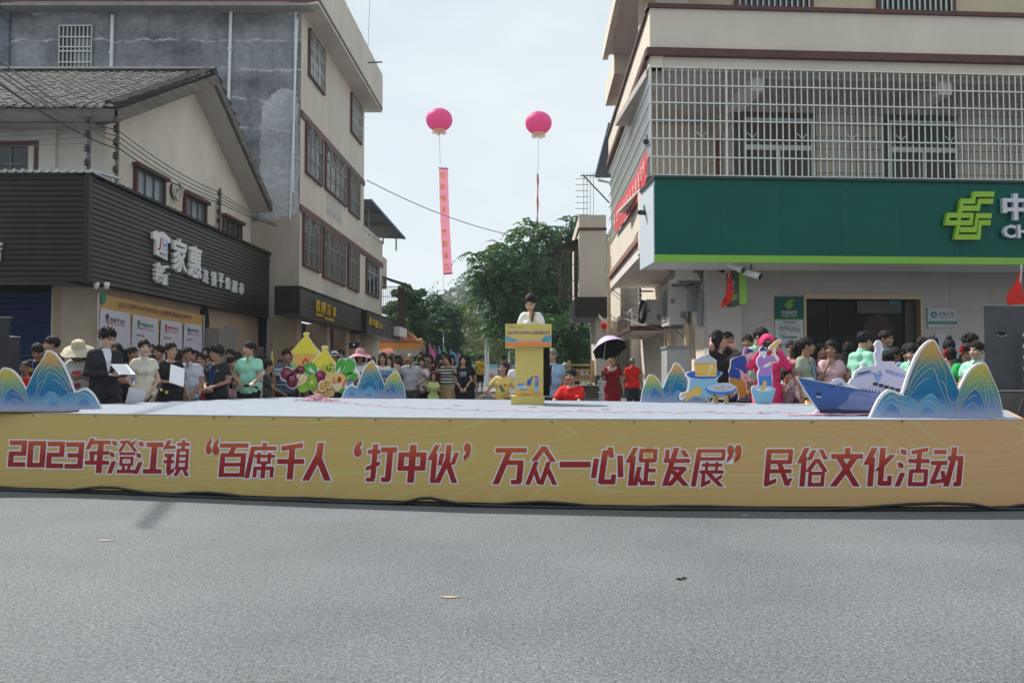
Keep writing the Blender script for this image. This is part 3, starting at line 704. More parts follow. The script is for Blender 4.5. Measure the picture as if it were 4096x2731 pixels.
for k,(a,c_)in enumerate(WL):
 b=MB();b.tube(sag(at(*a,9.0),at(*c_,16.1),.04),.011 if k<3 else .014,5)
 b.tube(sag(at(*c_,16.1),at(462+k*6,518+k*26,16.8),.03),.013,5)
 b.tube(sag(at(470+k*4,520+k*26,16.8),at(878,770+k*14,22.2),.12),.013,5)
 b.tube(sag(at(878,770+k*14,22.2),at(1100+k*3,893+k*4,25.6),.05),.013,5)
 solo('overhead_wire',b,M_BLACKCABLE if k==3 else M_WIRE,['topmost grey wire crossing in front of the gable house','second grey wire from the top before the gable house','third grey wire from the top before the gable house','lowest, black wire crossing in front of the gable house'][k],'wire','wires along the left houses')
for k in range(4):
 b=MB();b.tube(sag(at(-40,530+k*18,16.6),at(340,500+k*24,16.3),.02),.008,4)
 solo('service_wire',b,M_WIRE,['topmost','second','third','lowest'][k]+' thin service wire running level along the gable house front','wire','service wires on the gable house front')
b=MB();b.tube([PH(PH.hit(862,900)[0],3.5,.05),PH(PH.hit(862,900)[0],6.1,.05)],.03,6);solo('wall_pole',b,mat('tan_pole',(.42,.36,.26),.7),'thin tan pole carrying wires on the gable wall','pole')
b=MB();b.tube(sag((PT(tEnd,9.6,.1)),at(2020,935,43),.25,24),.022,5);solo('overhead_wire',b,mat('pale_wire',(.35,.37,.42),.6),'pale wire sagging across the sky behind the hanging pink banner','wire')
b=MB();b.tube([at(1480,-20,37),at(1463,430,36.9)],.012,4);solo('roof_cable',b,M_WIRE,'thin cable dropping past the roof corner of the tall building','wire')
b=MB();b.tube([at(1455,252,33.0),at(1529,249,33.0)],.035,6);solo('spout_pipe',b,M_OLDWOOD,'dark spout pipe sticking out of the tall building roof','pipe')
# ------------------------------------------------------------------ right: post office building
QF=Pl(2.71,16.0,1,.06)
QS=Pl(2.71,16.0,*DS,side=-1)
QG=Pl(4.06,17.1,*DS,side=-1)
QW=Pl(4.06,17.1,1,.06)
post=thing('post_office_building','cream post office building with caged balcony, brown bands and green signboard','building',(4,17,0))
ff=lambda t,z,n:QF(t,z,n);fs=lambda t,z,n:QS(t,z,n);fg=lambda t,z,n:QG(t,z,n);fw_=lambda t,z,n:QW(t,z,n)
LS=QS.at_y(24.6);LE=13.0
M_PCREAM=mat('post_cream',(.62,.555,.47),.85,.07,.9,.08,60,stretch=(1,1,.5),detail=8)
b=MB();b.box(0,LE,3.75,4.98,-1.2,0,ff);b.box(0,LS,4.13,4.99,-1.4,0,fs);part('floor_beam',b,M_PCREAM,post)
b=MB();b.box(-.06,LS,4.0,4.13,-.3,.07,fs);b.box(-.06,LE,4.0,4.13,.001,.06,ff);part('floor_band',b,mat('band_dusty_brown',(.24,.125,.105),.75,.2,3),post)
b=MB();b.add([QS(-.0,3.74,.0),QS(LS,3.72,.0),QS(LS,3.72,-1.7),QS(0,3.74,-1.7)],[(0,1,2,3)]);b.add([(2.72,16.01,3.742),(14,16.7,3.742),(14,18.5,3.742),(2.72,17.9,3.742)],[(0,1,2,3)]);part('floor_soffit',b,M_SOFFIT,post,fix=False)
b=MB();b.box(0,LS,3.70,4.0,-.18,0,fs);part('edge_beam',b,M_SOFFIT,post)
# bands and parapet over the balcony
b=MB();b.box(0,LE,7.20,7.40,-.25,-.02,ff);b.box(0,LS,7.20,7.40,-.25,-.02,fs);part('balcony_head',b,M_PCREAM,post)
b=MB();b.box(-.08,LE,7.40,7.55,-.2,.09,ff);b.box(.0,LS+.1,7.40,7.55,-.2,.09,fs);part('string_band',b,M_BROWN,post)
b=MB();b.box(0,LE,7.55,8.36,-.2,.0,ff);b.box(.2,LS+.4,7.55,8.36,-.2,.0,fs);part('parapet',b,M_PCREAM,post)
b=MB();b.box(-.06,LE,8.36,8.44,-.25,.06,ff);b.box(.0,LS+.4,8.36,8.44,-.25,.06,fs);part('parapet_cap',b,M_BROWN,post)
b=MB();b.box(-.02,LE,7.10,7.25,-3.6,-.26,ff);part('balcony_ceiling',b,mat('balcony_ceiling_grey',(.42,.38,.36),.9,.15,2.5,.2,25),post)
for t in(2.1,6.0,10.2):b=MB();b.box(t,t+.28,6.85,7.10,-1.7,-.26,ff);part('ceiling_beam',b,M_SOFFIT,post)
b=MB();b.box(0,LE,4.98,5.02,-3.5,-.01,ff);part('balcony_floor',b,M_SOFFIT,post)
# wall inside the balcony: narrow cream tiles with dark joints, two windows
WN,T0=-1.6,2.35
b=MB();b.box(T0,LE,5.0,7.12,WN-.2,WN-.02,ff);b.box(T0-.2,T0-.001,5.0,7.12,-3.5,WN-.021,ff);part('tiled_wall_base',b,M_GROUT,post)
b=MB();b.box(.6,T0,5.03,7.12,-3.6,-3.4,ff);part('rear_wall',b,M_PCREAM,post)
WINX=[]
for x0,x1 in((2992,3272),(3590,3868)):
 WINX.append((at(x0,500,17.75).x-2.71,at(x1,500,17.8).x-2.71))
tw,th=.128,.262
tm=MB();tm.box(0,tw-.014,-.022,0,0,th-.016);me_w=tm.mesh('tile');setm(me_w,M_WALLTILE)
wt=thing('tiled_wall','narrow cream tiles with dark joints on the wall behind the balcony bars','wall',QF(T0,5.0,WN))
wt['category']='wall'
rest=MB();cnt=0
ang=math.atan(.06)
for i in range(int((LE-T0)/tw)):
 for j in range(8):
  t,z=T0+i*tw,5.02+j*th
  if any(a-.06<t+tw/2<b_+.06 and z<6.72 for a,b_ in WINX):continue
  if cnt<300:piece('tile',me_w,wt,QF(t,z,WN),(0,0,ang));cnt+=1
  else:rest.box(t,t+tw-.014,z,z+th-.016,WN,WN+.022,ff)
part('tile_field',rest,M_WALLTILE,wt,kind='stuff')
b=MB();
for k in range(10):
 for j in range(8):b.box(-3.3+k*.17,-3.3+k*.17+.155,5.02+j*th,5.02+(j+1)*th-.016,T0-.22,T0-.2,lambda n,z,t:QF(t,z,n))
part('return_tiles',b,M_WALLTILE,wt,kind='stuff')
b=MB();b.box(-2.6,-2.2,5.02,6.5,T0-.24,T0-.215,lambda n,z,t:QF(t,z,n));part('side_door',b,mat('door_maroon',(.12,.025,.015),.5),post)
for x0,x1 in WINX:
 b=MB();e=.05
 for(a0,a1,c0,c1)in((x0,x1,6.66,6.72),(x0,x0+e,5.02,6.66),(x1-e,x1,5.02,6.66),(x0+e,x1-e,6.02,6.13),((x0+x1)/2-.03,(x0+x1)/2+.03,5.02,6.02)):
  b.box(a0,a1,c0,c1,WN-.08,WN+.03,ff)
 w=part('window',b,M_ALU,post)
 b=MB();b.box(x0+e,x1-e,5.02,6.66,WN-.06,WN-.03,ff);part('pane',b,M_GREENGLASS,w)
 b=MB()
 for k in range(9):b.box(x0+.1+k*(x1-x0-.2)/8,x0+.108+k*(x1-x0-.2)/8,5.02,6.64,WN-.022,WN-.014,ff)
 part('inner_bars',b,M_CERAMIC,w)
 # cage of bars on the balcony, every bar its own piece
cage=thing('balcony_cage','steel security cage of square bars closing the post office balcony','security grille',QF(0,5.03,0))
bm_=MB();bm_.box(-.011,.011,-.011,.011,0,2.16);me_bar=bm_.mesh('bar');setm(me_bar,M_STEEL)
for k in range(86):
 if k in(0,12):continue
 piece('bar',me_bar,cage,QF(.0+k*.126,5.03,.0),(0,0,ang))
b=MB()
for t in(.0,12*.126):
 b=MB();b.box(t-.02,t+.02,5.03,7.2,-.02,.02,ff);part('post',b,M_STEEL,cage)
for z in(7.18,6.83,6.48,6.13,5.77,5.41,5.05):
 b=MB();b.box(.0,LE,z-.012,z+.012,.012,.036,ff);part('rail',b,M_STEEL,cage)
 b=MB();b.box(.0,LS,z-.012,z+.012,.012,.036,fs);part('rail',b,M_STEEL,cage)
for k in range(1,66):
 piece('bar',me_bar,cage,QS(k*.126,5.03,.0),(0,0,-.026))
for k in range(-1,9):
 t0=(8+8*k)*.126;pts=[]
 if t0<.3:continue
 b=MB()
 for s_ in(-1,1):b.tube([QF(t0+s_*(.01+.10*f**1.6),5.79+.15*f-.03*f*f,.03)for f in np.linspace(0,1,7)],.007,4)
 part('curl',b,M_STEEL,cage)
b=MB();b.box(-.1,LE,4.985,5.02,.0,.16,ff);part('ledge',b,mat('dusty_ledge',(.35,.35,.33),.8,.3,6),post)
# next storey
b=MB();b.box(.2,LE,8.0,12.5,-2.0,-1.6,ff);part('upper_wall',b,mat('upper_cream',(.50,.43,.30),.85,.06,1),post)
b=MB();b.box(1.3,LS+.5,8.4,12.5,-1.0,-.35,fs);part('upper_street_wall',b,M_PCREAM,post)
for x0,x1 in((2975,3255),(3560,3845)):
 t0,t1=at(x0,5,17.7).x-2.71,at(x1,5,17.75).x-2.71
 b=MB();b.box(t0,t1,9.05,10.6,-1.62,-1.58,ff);w=part('window',b,M_GLASS,post)
 grille(w,Pl(*QF(0,0,-1.55)[:2],1,.06),t0,t1,9.02,10.6,.02,.12,0,(0,.5,1),M_WHITEGRILLE,.012)
 for q in(t0-.1,t1+.02):
  b=MB();b.box(q,q+.08,8.9,10.7,-1.6,-1.52,ff);part('surround',b,M_BROWN,post)
  # projecting slabs high on the street side
b=MB();t1=QS.at_y(21.8);b.box(-1,t1,9.72,9.9,-1.6,.44,fs);b.box(-1,t1,9.55,9.72,.30,.44,fs);part('roof_slab',b,M_PCREAM,post)
b=MB();b.box(-1,t1-.02,9.68,9.719,-1.6,.29,fs);part('roof_soffit',b,M_SOFFIT,post)
b=MB();t2=QS.at_y(24.4);b.box(t1-.1,t2,9.15,9.75,-1.2,.14,fs);part('roof_slab',b,M_PCREAM,post)
# ground floor
PGE=QG.at_y(39.5)
b=MB();b.box(.0,QG.at_y(24.6),-.05,3.75,-.3,0,fg);b.box(QG.at_y(24.6),PGE,-.05,4.9,-.3,0,fg);part('street_wall',b,M_PCREAM,post)
b=MB();b.box(.02,PGE,.0,.62,.0,.03,fg);part('plinth',b,mat('grey_plinth',(.13,.135,.14),.8,.15,2),post)
for px in(2475,2505,2560):
 t=QG.hit(px,1450)[0];b=MB();b.box(t,t+.5,.62,3.4,0,.28,fg);part('pilaster',b,M_PCREAM,post)
b=MB();b.box(.0,LE,-.05,3.75,-.35,.0,fw_);
dx0,dx1=at(3212,1400,17.3).x-4.06,at(3692,1400,17.4).x-4.06
b=MB();b.box(.0,dx0,-.05,3.74,-.3,0,fw_);b.box(dx1,LE,-.05,3.74,-.3,0,fw_);b.box(dx0,dx1,2.84,3.74,-.3,0,fw_);part('front_wall',b,M_STONE,post)
b=MB();xc1=at(2968,1300,17.0).x-4.06;b.box(-.02,xc1,-.05,3.73,.001,.12,fw_);part('corner_column',b,mat('column_stone',(.46,.42,.40),.5,.06,2),post)
slab_m=MB();slab_m.box(0,.895,-.012,0,0,.595);me_s=slab_m.mesh('panel');setm(me_s,M_STONE)
for i in range(10):
 for j in range(6):
  t,z=xc1+.02+i*.90,.1+j*.6
  if t+.9>dx0-.02 and t<dx1+.02 and z<2.85:continue
  piece('panel',me_s,post,QW(t,z,.0),(0,0,ang))
  # door opening
door=thing('entrance','wide dark glass entrance of the post office with pale metal head frame','entrance',QW(dx0,.1,0))
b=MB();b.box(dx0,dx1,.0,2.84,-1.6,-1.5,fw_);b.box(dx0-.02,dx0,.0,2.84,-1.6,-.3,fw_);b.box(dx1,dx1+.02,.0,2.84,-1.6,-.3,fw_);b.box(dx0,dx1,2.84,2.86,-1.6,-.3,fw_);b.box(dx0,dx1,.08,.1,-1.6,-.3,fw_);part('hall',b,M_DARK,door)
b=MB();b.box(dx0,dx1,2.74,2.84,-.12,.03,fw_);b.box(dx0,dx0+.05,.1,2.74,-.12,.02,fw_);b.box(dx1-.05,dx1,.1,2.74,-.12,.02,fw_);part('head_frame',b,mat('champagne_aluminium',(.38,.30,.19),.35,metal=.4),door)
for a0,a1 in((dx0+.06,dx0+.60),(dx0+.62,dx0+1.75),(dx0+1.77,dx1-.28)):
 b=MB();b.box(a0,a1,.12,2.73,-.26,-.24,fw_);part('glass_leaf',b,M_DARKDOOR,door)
b=MB();b.box(dx1-.27,dx1-.06,.12,2.72,-.25,-.2,fw_);part('jamb_panel',b,mat('olive_jamb',(.07,.065,.045),.5),door)
b=MB();b.box(dx0+1.25,dx1-.35,2.46,2.72,-.22,-.2,fw_);part('blind',b,mat('grey_blind',(.10,.10,.095),.7),door)
b=MB();b.box(dx1-.62,dx1-.38,2.64,2.73,-.19,-.17,fw_);part('door_closer',b,mat('teal_tag',(.02,.16,.19),.5),door)
b=MB();tq=at(3540,1315,17.3).x-4.06;zq=at(3540,1315,17.3).z;b.poly([fw_(tq+.33*math.cos(a)*(1+.06*math.sin(9*a)),zq+.33*math.sin(a)*(1+.06*math.sin(9*a)),-.225)for a in np.linspace(0,2*math.pi,50)[:-1]]);part('door_sticker',b,mat('faded_sticker',(.05,.028,.026),.7),door,fix=False)
b=MB()
for k in range(4):b.box(dx0+.85+k*.09,dx0+.92+k*.09,zq+.78,zq+.795,-1.2,-1.19,fw_)
part('led_display',b,mat('led_red',(.8,.02,.02),.5,emit=.4),door)
b=MB();b.box(dx0-1,dx1+1,.115,.25,.05,1.2,fw_);solo('entrance_step',b,M_PAVE,'low concrete step in front of the post office entrance','step')
# green signboard
GS=Pl(2.57,14.8,1,.06);fgs=lambda t,z,n:GS(t,z,n)
sign=thing('post_signboard','large green post office signboard with lime strip and emblem above the entrance','signboard',GS(0,3.19,0))
b=MB();b.box(.02,LE,3.20,4.70,-1.2,-.03,fgs);part('box',b,M_SIGNWHITE,sign)
pw=[0,1.2,2.32,3.44,4.56,5.68,6.9,8.1,9.3,10.5,LE]
for k in range(len(pw)-1):
 t0,t1=pw[k]+.002,pw[k+1]-.002;b=MB();n_=10;V=[];ph=k*1.7
 for i in range(n_+1):
  for j in range(9):
   f,g_=i/n_,j/8
   edge=min(1,8*min(f,1-f))*min(1,5*min(g_,1-g_))
   bulge=.018*edge*(math.sin(2.2*f+ph)*math.cos(3.1*g_+ph*.6)+.5*math.sin(5.5*g_+2*f+ph))
   V.append(GS(t0+(t1-t0)*f,3.325+1.375*g_,bulge))
 b.add(V,[(i*9+j,(i+1)*9+j,(i+1)*9+j+1,i*9+j+1)for i in range(n_)for j in range(8)])
 part('panel',b,M_GREEN,sign,smooth=True,fix=False)
b=MB();b.box(0,LE,3.19,3.32,-.03,.012,fgs);part('lime_strip',b,M_LIME,sign)
b=MB();b.box(-.02,LE,4.70,4.745,-1.2,.05,fgs);part('top_trim',b,mat('trim_dark_green',(.004,.03,.024),.4),sign)
b=MB();b.box(-.012,.018,3.19,4.6,-1.2,-.03,fgs);part('side_panel',b,mat('pale_blue_panel',(.50,.56,.62),.4),sign)
def em(cx,cy):px,py=3300+cx/2.24,600+cy/2.24;t,z=GS.hit(px,py);return t,z
EMB=[[(1300,383),(1490,383),(1484,430),(1293,430)],[(1300,383),(1328,383),(1314,493),(1282,493)],[(1188,447),(1318,447),(1312,493),(1182,493)],[(1345,447),(1480,447),(1474,493),(1338,493)],[(1345,447),(1372,447),(1355,556),(1326,556)],[(1205,508),(1355,508),(1348,556),(1199,556)],[(1188,447),(1214,447),(1162,812),(1130,812)],[(1066,573),(1303,573),(1297,617),(1060,617)],[(1056,640),(1292,640),(1284,684),(1048,684)],[(1066,573),(1094,573),(1078,684),(1048,684)],[(1275,573),(1303,573),(1288,684),(1260,684)],[(1325,577),(1463,577),(1458,622),(1318,622)],[(1325,577),(1350,577),(1325,747),(1298,747)],[(1183,700),(1325,700),(1318,747),(1175,747)],[(1348,638),(1452,638),(1448,684),(1342,684)],[(1348,638),(1375,638),(1358,812),(1325,812)],[(1172,765),(1360,765),(1356,812),(1130,812)]]
b=MB()
for k,q in enumerate(EMB):b.prism([em(*p)for p in q],.02,.10+.0008*k,fgs)
part('emblem',b,mat('emblem_lime',(.26,.46,.03),.4),sign)
def gtext(s,cx0,cy0,cx1,cy1,bold=.03,name='letter'):
 t0,z1=em(cx0,cy0);t1,z0=em(cx1,cy1);b=MB();put_text(b,s,lambda a,z,c:fgs(a,z,.02+c),t0,t1,z0,z1,bold=bold,depth=.08);part(name,b,mat('letter_silver',(.55,.56,.62),.35),sign)
for k,ch in enumerate('中国邮政'):gtext(ch,1560+k*290,398,1800+k*290,640,.035)
x=1568
for ch in 'CHINA':w=40 if ch=='I' else 112;gtext(ch,x,678,x+w,797,.03);x+=w+14
# small signs by the door
def plate(name,label,cat,P,x0,y0,x1,y1,m,n0=.02,d=.03):
 t0,z1=P.hit(x0,y0);t1,z0=P.hit(x1,y1);o=thing(name,label,cat,P(t0,z0,n0));b=MB();b.box(t0,t1,z0,z1,n0,n0+d,lambda t,z,n:P(t,z,n));part('board',b,m,o)
 def T(s,a0,b0,a1,b1,mm,bold=.015):
  ta,zb=P.hit(a0,b1);tb,zt2=P.hit(a1,b0);q=MB();put_text(q,s,lambda a,z,c:P(a,z,n0+d+.003),ta,tb,zb,zt2,bold=bold);return part('lettering',q,mm,o,fix=False)
 def Rct(a0,b0,a1,b1,mm,nm='stripe',e=.002):
  ta,zb=P.hit(a0,b1);tb,zt2=P.hit(a1,b0);q=MB();q.box(ta,tb,zb,zt2,n0+d,n0+d+e,lambda t,z,n:P(t,z,n));return part(nm,q,mm,o)
 return o,T,Rct
M_INKTEAL=mat('ink_teal',(.01,.19,.16),.5);M_INKGREY=mat('ink_grey',(.10,.13,.15),.5);M_LIMEINK=mat('ink_lime',(.30,.44,.05),.5);M_PALE=mat('pale_board',(.50,.51,.53),.45)
o,T,Rc=plate('post_sign','green and white opening hours sign with the postal emblem left of the entrance','sign',QW,3097,1187,3209,1277,M_GREEN)
T('中国邮政',3121,1243,3187,1258,M_PALE,.02);T('CHINA POST',3120,1260,3186,1268,M_PALE,.01)
e3=lambda cx,cy:QW.hit(3135+(cx-1048)/442*36,1198+(cy-383)/429*37)
q=MB()
for k,pl in enumerate(EMB):q.prism([e3(*p)for p in pl],.05,.054+.0003*k,fw_)
part('emblem',q,M_LIMEINK,o)
Rc(3098,1276,3209,1279,M_LIME)
t0,z1=QW.hit(3098,1281);t1,z0=QW.hit(3212,1500);q=MB();q.box(t0,t1,z0,z1,.02,.045,fw_);part('notice_board',q,M_PALE,o)
for s_,a0,b0,a1,b1,mm in(('澄江邮政支局',3128,1286,3180,1295,M_INKTEAL),('营业时间 Business Hours',3114,1308,3194,1316,M_INKGREY),('周一至周五',3112,1322,3136,1327,M_INKGREY),('08:30-12:00',3152,1322,3196,1327,M_INKGREY),('节假日照常',3112,1336,3138,1341,M_INKGREY),('中国邮政储蓄银行',3120,1344,3188,1354,M_INKTEAL),('营业时间',3115,1377,3160,1384,M_INKTEAL)):T(s_,a0,b0,a1,b1,mm,.015)
Rc(3110,1303,3198,1304.2,M_INKGREY);Rc(3110,1317.5,3198,1318.6,M_INKGREY)
o,T,Rc=plate('deposit_plaque','white deposit insurance plaque with teal round mark right of the entrance','plaque',QW,3706,1233,3821,1311,M_PALE)
T('存款保险',3749,1249,3811,1263,M_INKGREY,.02);T('DEPOSIT INSURANCE',3750,1267,3811,1272,M_INKGREY,.01)
Rc(3709,1285,3822,1297,M_INKTEAL);T('存款保险依照法律保护存款人的合法权益',3720,1289,3812,1293.5,M_PALE,.01);T('中国人民银行授权使用',3778,1302,3812,1306,M_INKGREY,.005)
tq,zq=QW.hit(3729.5,1259.5);q=MB();q.poly([fw_(tq+.073*math.cos(a),zq+.073*math.sin(a),.053)for a in np.linspace(0,6.283,25)[:-1]]);part('round_mark',q,M_INKTEAL,o,fix=False)
q=MB()
for dz in(-.005,-.05):
 q.poly([fw_(tq+x,zq+z+dz,.0555)for x,z in((-.05,0),(0,.045),(.05,0),(.028,0),(0,.022),(-.028,0))])
part('chevron',q,M_PALE,o,fix=False)
for k,(x0,y0,x1,y1,lab)in enumerate(((3737,1331,3779,1395,'white paper notice taped below the deposit plaque'),(3815,1362,3930,1440,'larger white paper notice behind the woman with red hair flowers'),(3016,1333,3094,1380,'white paper notice on the wall left of the opening hours sign'))):
 b=MB();t0,z1=QW.hit(x0,y0);t1,z0=QW.hit(x1,y1);b.box(t0,t1,z0,z1,.022,.026,fw_);solo('paper_notice',b,mat('paper_white',(.50,.50,.56),.7),lab,'notice')
 # hanging light box, flags, cameras
o=thing('hanging_lightbox','green hanging post light box with lime edge under the signboard','light box',tuple(at(2965,1215,15.9)))
p=at(2957,1070,15.6);q_=at(2984,1214,15.6);d=.95
b=MB();b.box(p.x,q_.x,15.6,15.6+d,q_.z,p.z);part('body',b,mat('lightbox_green',(.006,.055,.04),.4),o)
b=MB();b.box(p.x-.005,q_.x+.005,15.57,15.63,q_.z-.01,p.z+.01);part('edge',b,M_LIME,o)
b=MB();put_text(b,'邮政',lambda a,z,c:(p.x-.004,15.75+.75-a,z),0,.6,q_.z+.25,q_.z+.5,bold=.02);part('lettering',b,M_PALE,o,fix=False)
b=MB();b.box(p.x-.003,p.x,15.75,16.4,q_.z+.1,q_.z+.2);part('stripe',b,M_LIMEINK,o)
b=MB();b.box(p.x+.03,p.x+.09,16.2,16.6,q_.z+.4,q_.z+.45);part('arm',b,M_STEEL,o)
def flag(name,label,pts,Y,m,pole=None,group=None,fold=.06):
 o=thing(name,label,'flag',tuple(at(*pts[0],Y)),group)
 P=[at(x,y,Y)for x,y in pts];c_=sum(P,Vector())/len(P);b=MB()
 n_=len(P);V=[v+Vector((0,fold*math.sin(i*2.1),0))for i,v in enumerate(P)]+[c_+Vector((0,-fold*1.2,0))]
 V+=[v+Vector((0,.02,0))for v in V]
 Fs=[(i,(i+1)%n_,n_)for i in range(n_)]+[(i+n_+1,n_*2+1,(i+1)%n_+n_+1)for i in range(n_)]
 b.add(V,Fs);part('cloth',b,m,o,smooth=True,fix=False)
 if pole:b=MB();b.tube([at(*pole[0],Y+.03),at(*pole[1],Y+.03)],.018,6);part('pole',b,M_STEEL,o)
 return o
flag('red_flag','small red flag hanging from a pole beside the green light box',[(2923,1076),(2930,1110),(2931,1160),(2928,1200),(2908,1222),(2901,1180),(2912,1120)],15.5,M_RED,((2926,1065),(2915,1110)),'red flags under the signboard')
flag('red_flag','drooping red flag tip beside the light box wall column',[(2902,1185),(2908,1205),(2898,1228),(2886,1230),(2890,1205)],15.6,M_RED,None,'red flags under the signboard')
flag('red_flag','red flag hanging above the loudspeaker at the right edge',[(4083,1075),(4088,1110),(4093,1215),(4032,1220),(4034,1185),(4060,1120)],14.6,M_RED,((4085,1060),(4080,1130)),'red flags under the signboard')
def bullet(label,px,py,Y,dx,dy,dz,s_=1.,m=None):
 o=thing('security_camera',label,'camera',tuple(at(px,py,Y)),'security cameras on the post office');p=at(px,py,Y);dvec=Vector((dx,dy,dz)).normalized()
 b=MB();b.tube([p-dvec*.14*s_,p+dvec*.14*s_],.055*s_,10);part('body',b,m or _mc['camera_white'],o)
 b=MB();b.tube([p+dvec*.14*s_,p+dvec*.16*s_],.05*s_,10);part('lens',b,M_CERAMIC,o)
 b=MB();b.tube([p,p+Vector((0,.05,.16*s_))],.02*s_,6);part('mount',b,M_OLDWOOD,o)
bullet('white bullet camera left of the pair above the green light box',2942,1068,15.2,.5,-.5,-.35,1.15)
bullet('white bullet camera right of the pair under the lime strip',3008,1096,15.2,.6,-.5,-.3,1.15)
bullet('white camera at the balcony corner above the red side banner',2588,573,15.7,-.25,-.9,-.1,1.1)
bullet('twin black camera on an arm at the left end of the green signboard',2578,850,15.5,-.6,-.5,-.1,.9,M_CERAMIC)
bullet('small round black camera under the sign near the light box',2886,1082,16.2,0,-1,-.2,.8,M_CERAMIC)
# red banner on the street side cage
rb=thing('side_banner','red banner with white characters hung on the street side of the balcony cage','banner',QS(3,4.6,.08))
Pz=[(2604,600),(2604,712),(2560,800),(2520,880),(2470,935),(2470,842),(2510,775),(2560,690)]
Pp=[QS.hit(*q)for q in Pz]
b=MB();V=[];top=[(2604,600),(2585,650),(2560,697),(2535,742),(2510,782),(2490,812),(2470,842)];bot=[(2604,712),(2585,770),(2560,812),(2535,850),(2510,882),(2490,908),(2470,935)]
V=[QS(*QS.hit(*q),.08+.03*(i%2))for i,q in enumerate(top)]+[QS(*QS.hit(*q),.08)for q in bot]
b.add(V,[(i,i+1,i+8,i+7)for i in range(6)]);part('cloth',b,mat('banner_red',(.60,.05,.06),.6,.1,4),rb,fix=False,smooth=True)
b=MB();msg='传承民俗文化促进乡村发展'
for k,ch in enumerate(msg):
 f=(k+.6)/(len(msg)+.3)*6;i=min(5,int(f));g_=f-i
 tq=V[i][1]+(V[i+1][1]-V[i][1])*g_;zt2=V[i][2]+(V[i+1][2]-V[i][2])*g_;zb2=V[i+7][2]+(V[i+8][2]-V[i+7][2])*g_
 hgt=(zt2-zb2)*.5;zc=(zt2+zb2)/2;ta=(tq-16)/QS.d[1]
 put_text(b,ch,lambda a,z,c:QS(-a,z,.125),-ta-hgt*.42,-ta+hgt*.42,zc-hgt/2,zc+hgt/2,bold=.02)
part('lettering',b,mat('banner_print_white',(.62,.50,.50),.6),rb,fix=False)
# street side clutter: air conditioners, cabinet, pipes, ledge, cables
M_ACW=mat('ac_white',(.52,.52,.50),.45,.06,2);M_ACG=mat('ac_grille',(.30,.30,.29),.5);M_ACGREY=mat('ac_grey_box',(.21,.225,.24),.5,.08,3)
def ac(label,x0,x1,y0,y1,z0,z1,bare=False):
 o=thing('air_conditioner',label,'air conditioner',((x0+x1)/2,(y0+y1)/2,z0),'air conditioner units on the street wall')
 b=MB();b.box(x0,x1,y0,y1,z0,z1);part('casing',b,M_ACW,o)
 b=MB();n_=12
 for k in range(n_):z=z0+.1+(z1-z0-.16)*k/(n_-1);b.box(x0-.02,x0-.001,y0+.12,y1-.06,z-.007,z+.007)
 for y in(y0+.12,y1-.06):b.box(x0-.024,x0-.001,y-.01,y+.01,z0+.08,z1-.06)
 part('grille',b,M_ACG,o)
 b=MB();cy,cz,rr=(y0+y1)/2,(z0+z1)/2,min(y1-y0,z1-z0)*.38;b.poly([(x0-.003,cy+rr*math.cos(a),cz+rr*math.sin(a))for a in np.linspace(0,6.28,20)[:-1]]);part('fan_opening',b,M_CERAMIC,o,fix=False)
 b=MB();b.box(x0+.05,x1+.05,y0+.02,y0+.06,z0-.05,z0-.004);b.box(x0+.05,x1+.05,y1-.06,y1-.02,z0-.05,z0-.004);b.tube([(x0+.1,y0+.04,z0-.04),(x1+.05,y0+.04,z0-.45)],.015,4);part('bracket',b,M_OLDWOOD,o)
 b=MB();b.box(x0+.04,x0+.12,y0-.012,y0-.001,z0+.5*(z1-z0),z0+.62*(z1-z0));b.box(x1-.16,x1-.05,y0-.02,y0-.001,z0+.15,z0+.3);part('valve_cover',b,M_ACGREY,o)
 b=MB();b.tube([(x1-.1,y0-.02,z0+.2),(x1-.02,y0-.09,z0+.05),(x1+.1,y0-.05,z0+.1),(x1+.25,y0,z0+.4)],.018,6);b.tube([(x1-.1,y0-.02,z0+.26),(x1-.0,y0-.06,z0+.1),(x1+.2,y0,z0+.45)],.014,6);part('hose',b,M_WIRE,o)
 return o
ac('large white air conditioner with side vents nearest the corner column',3.60,4.02,18.9,19.85,2.30,3.25)
ac('white air conditioner tucked under the soffit above the large one',3.50,4.02,17.55,18.35,3.16,3.68)
ac('white air conditioner with coiled cable standing on the ledge',3.72,4.16,22.8,23.6,2.52,3.22)
ac('farthest white air conditioner on the brown ledge',3.55,3.92,24.4,25.2,2.48,3.10)
b=MB()
for k in range(9):a0=k*.12;b.tube([(3.70-.03*math.sin(k),22.7+.02*k,2.88+.36*math.cos(a))if False else(3.60+.10*math.sin(a+a0),22.72+.016*k,2.87+.33*math.cos(a)*(1-.02*k))for a in np.linspace(0,6.28,20)],.014,4,cap=False)
solo('cable_coil',b,M_BLACKCABLE,'bundle of black cable hanging on the air conditioner above the ledge','cable coil')
b=MB()
for k in range(3):b.tube([(4.1,21.6+.17*math.sin(a),1.9+(.30+.02*k)*math.cos(a))for a in np.linspace(0,6.28,20)],.012,4,cap=False)
solo('cable_coil',b,M_WIRE,'loop of old hose hung on the wall below the brown ledge','cable coil')
led=thing('door_ledge','small brown edged concrete ledge over the side doors','ledge',(3.6,25,2.3))
b=MB();b.box(QG.at_y(22.4),QG.at_y(27.5),2.30,2.42,0,.95,fg);part('slab',b,M_PCREAM,led)
b=MB();b.box(QG.at_y(22.35),QG.at_y(27.55),2.34,2.47,.95,1.0,fg);b.box(QG.at_y(22.35),QG.at_y(22.4),2.34,2.47,0,.95,fg);part('edge',b,M_BROWN,led)
